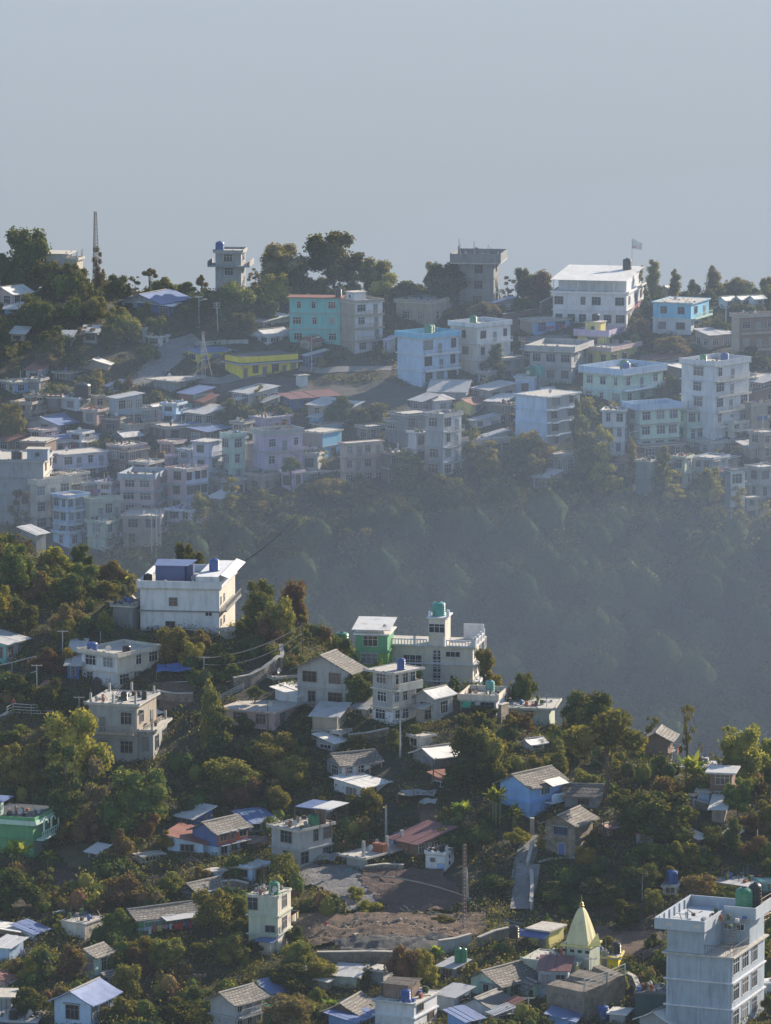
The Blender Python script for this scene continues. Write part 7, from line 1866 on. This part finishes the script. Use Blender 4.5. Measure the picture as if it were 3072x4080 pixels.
# ================================================================== ground cover, valley wood, far slope, haze
def free(X, Y):
    ok = np.ones(len(X), bool)
    for p in EXCL:
        if p is not None: ok &= ~inside(p, X, Y)
    return ok
FOOT = []
for o in list(COL.objects):
    if o.type == 'EMPTY' and any(c.name.startswith('wall') for c in o.children):
        w_ = [c for c in o.children if c.name.startswith('wall')][0]; xs = [v.co.x for v in w_.data.vertices]; ys = [v.co.y for v in w_.data.vertices]
        mt = o.matrix_basis; FOOT.append(np.array([tuple(mt @ Vector(p))[:2] for p in ((min(xs), min(ys), 0), (max(xs), min(ys), 0), (max(xs), max(ys), 0), (min(xs), max(ys), 0))]))
def clear_of(X, Y):
    ok = free(X, Y)
    for p in FOOT:
        x0, y0 = p.min(0)-1; x1, y1 = p.max(0)+1; k = ok & (X > x0) & (X < x1) & (Y > y0) & (Y < y1)
        if k.any(): idx = np.nonzero(k)[0]; ok[idx[inside(p, X[idx], Y[idx])]] = False
    return ok
N = 20000; Y = rng.uniform(596, 775, N); X = rng.uniform(-.086, .086, N)*Y; k = clear_of(X, Y) & (vnoise(X, Y, 9, 31) > -.33)
X, Y = X[k], Y[k]; Z = hgt(X, Y); r = rng.uniform(.35, 1.35, len(X))*(1+.9*(rng.random(len(X)) < .14))
gc = place('undergrowth', blob_mesh('undergrowth', np.stack([X, Y, Z, r], 1), 32, .24, [LM('green'), LM('dark'), LM('olive'), LM('brown'), LM('grey'), LM('yellow')], [6, 7, 3, 3, 2, .6]))
gc['kind'] = 'stuff'; gc['label'] = 'low weeds and scrub covering the near slope'
# dry grass blades on the near slope
N = 60000; Y = rng.uniform(600, 770, N); X = rng.uniform(-.085, .085, N)*Y; k = clear_of(X, Y) & (vnoise(X, Y, 6, 33) > -.05); X, Y = X[k], Y[k]; Z = hgt(X, Y)
P = np.stack([X, Y, Z+.12], 1); co, q = cards(P, .35, aspect=.25)
gg = place('dry_grass', raw_mesh('dry_grass', co, q, [LM('grey'), LM('olive'), LM('brown')], rng.integers(0, 3, len(q)))); gg['kind'] = 'stuff'; gg['label'] = 'tufts of dry grass over the near slope'
N = 6500; Y = rng.uniform(985, 1128, N); X = rng.uniform(-.09, .09, N)*Y; k = clear_of(X, Y); X, Y = X[k], Y[k]; Z = hgt(X, Y); r = rng.uniform(.6, 1.7, len(X))
gf = place('scrub', blob_mesh('scrub', np.stack([X, Y, Z, r], 1), 30, .36, [LM('dark'), LM('green'), LM('olive'), LM('grey'), LM('brown')], [9, 5, 2, 1, 1]))
gf['kind'] = 'stuff'; gf['label'] = 'scrub between the houses of the far hill'
def shrubs(name, n, y0, y1, uw, r0, r1, mats, wts, npb, card, label):
    Y = rng.uniform(y0, y1, n); X = rng.uniform(-uw, uw, n)*Y; r = rng.uniform(r0, r1, n)
    k = clear_of(X, Y) & clear_of(X, Y+3) & clear_of(X, Y+6) & clear_of(X-2.5, Y+2) & clear_of(X+2.5, Y+2); X, Y, r = X[k], Y[k], r[k]; Z = hgt(X, Y)+r*.3; A = []
    for x, y, z, q_ in zip(X, Y, Z, r):
        for j in range(4): a = rng.uniform(0, 6.28); A.append((x+q_*.6*math.cos(a), y+q_*.6*math.sin(a), z+rng.uniform(-.2, .5)*q_, q_*rng.uniform(.4, .75)))
    o = place(name, blob_mesh(name, A, npb, card, [LM(m_) for m_ in mats], wts, squash=1.15, hull=.7)); o['kind'] = 'stuff'; o['label'] = label
shrubs('shrubbery', 950, 600, 768, .086, .9, 2.3, ['green', 'dark', 'olive', 'brown', 'red', 'yellow'], [6, 8, 3, 2, 1, 1], 62, .27, 'dense mixed shrubbery filling the gaps of the near slope')
shrubs('hill_shrubbery', 800, 1000, 1125, .09, 1.3, 2.8, ['dark', 'green', 'olive', 'brown'], [8, 5, 2, 1], 55, .40, 'dense shrubbery between the houses of the far hill')
# the valley wood: one mass of crowns below the town
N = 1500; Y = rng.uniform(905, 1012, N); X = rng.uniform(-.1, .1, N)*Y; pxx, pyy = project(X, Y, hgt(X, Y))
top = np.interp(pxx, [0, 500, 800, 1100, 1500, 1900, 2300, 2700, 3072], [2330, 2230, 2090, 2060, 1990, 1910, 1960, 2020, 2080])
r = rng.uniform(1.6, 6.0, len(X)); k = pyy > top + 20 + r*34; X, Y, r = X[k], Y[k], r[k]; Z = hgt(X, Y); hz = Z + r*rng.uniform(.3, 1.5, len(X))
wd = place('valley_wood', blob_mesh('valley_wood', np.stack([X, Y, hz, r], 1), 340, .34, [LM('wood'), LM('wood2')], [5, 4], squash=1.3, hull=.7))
wd['kind'] = 'stuff'; wd['label'] = 'dark hazy wood filling the valley between the hills'
# loose stones over the excavation
tile('E3'); q = MB(); rn2 = random.Random(5)
for i in range(900):
    x, y = (rn2.uniform(-150, 1600), rn2.uniform(560, 860)) if i % 3 else (rn2.uniform(280, 1400), rn2.uniform(840, 1040)); p = hit(*px(x, y)); r_ = rn2.uniform(.06, .22)*(1.7 if rn2.random() < .08 else 1)
    d_ = Vector((rn2.uniform(-1, 1), rn2.uniform(-1, 1), rn2.uniform(-.6, .6))).normalized()*r_; q.cur = rn2.randrange(3); q.bar(p-d_+Vector((0, 0, .3)), p+d_+Vector((0, 0, .3)), r_*.8, r_*.5, n=5)
o = q.build('rubble', [flat_mat('stone_a', (.24,.22,.20), .9), flat_mat('stone_b', (.15,.12,.10), .9), flat_mat('stone_c', (.34,.30,.25), .9)]); o['kind'] = 'stuff'; o['label'] = 'loose stones strewn over the terraced dirt'
# haze
m = bpy.data.materials.new('haze'); m.use_nodes = True; t_ = m.node_tree; t_.nodes.clear()
out = t_.nodes.new('ShaderNodeOutputMaterial'); pv = t_.nodes.new('ShaderNodeVolumePrincipled'); pv.inputs['Color'].default_value = (.485, .59, .715, 1)
pv.inputs['Density'].default_value = HAZE_DENSITY; pv.inputs['Anisotropy'].default_value = .1
t_.links.new(pv.outputs[0], out.inputs['Volume'])
q = MB(); q.box(-30000, 30000, -400, 43000, -3300, 25); hz_ = q.build('haze', m); hz_['kind'] = 'stuff'; hz_['label'] = 'blue grey morning haze filling the valley air'

q = MB(); q.lathe([(.05, -1), (.45, -.89), (.78, -.63), (.97, -.24), (.97, .24), (.78, .63), (.45, .89), (.05, 1)], 32)
m2 = m.copy(); m2.name = 'mist'; m2.node_tree.nodes['Principled Volume'].inputs['Density'].default_value = .00082
m2.node_tree.nodes['Principled Volume'].inputs['Color'].default_value = (.50, .65, .90, 1); mi_ = q.build('mist', m2); mi_.location = (95, 893, -165); mi_.scale = (205, 98, 98); mi_['kind'] = 'stuff'; mi_['label'] = 'thin blue mist lying in the valley bottom'

m4 = m2.copy(); m4.name = 'low_mist'; m4.node_tree.nodes['Principled Volume'].inputs['Density'].default_value = .0006
mp_ = place('mist', mi_.data.copy()); mp_.data.materials[0] = m4; mp_.location = (62, 866, -205); mp_.scale = (150, 88, 84); mp_['kind'] = 'stuff'; mp_['label'] = 'pool of paler mist low behind the near ridge'
q = MB(); q.box(-12000, 12000, 1320, 42000, -3200, 20); m3 = m.copy(); m3.name = 'distant_haze'; m3.node_tree.nodes['Principled Volume'].inputs['Density'].default_value = .0001
dh = q.build('distant_mist', m3); dh['kind'] = 'stuff'; dh['label'] = 'pale haze filling the deep valley beyond the ridge'
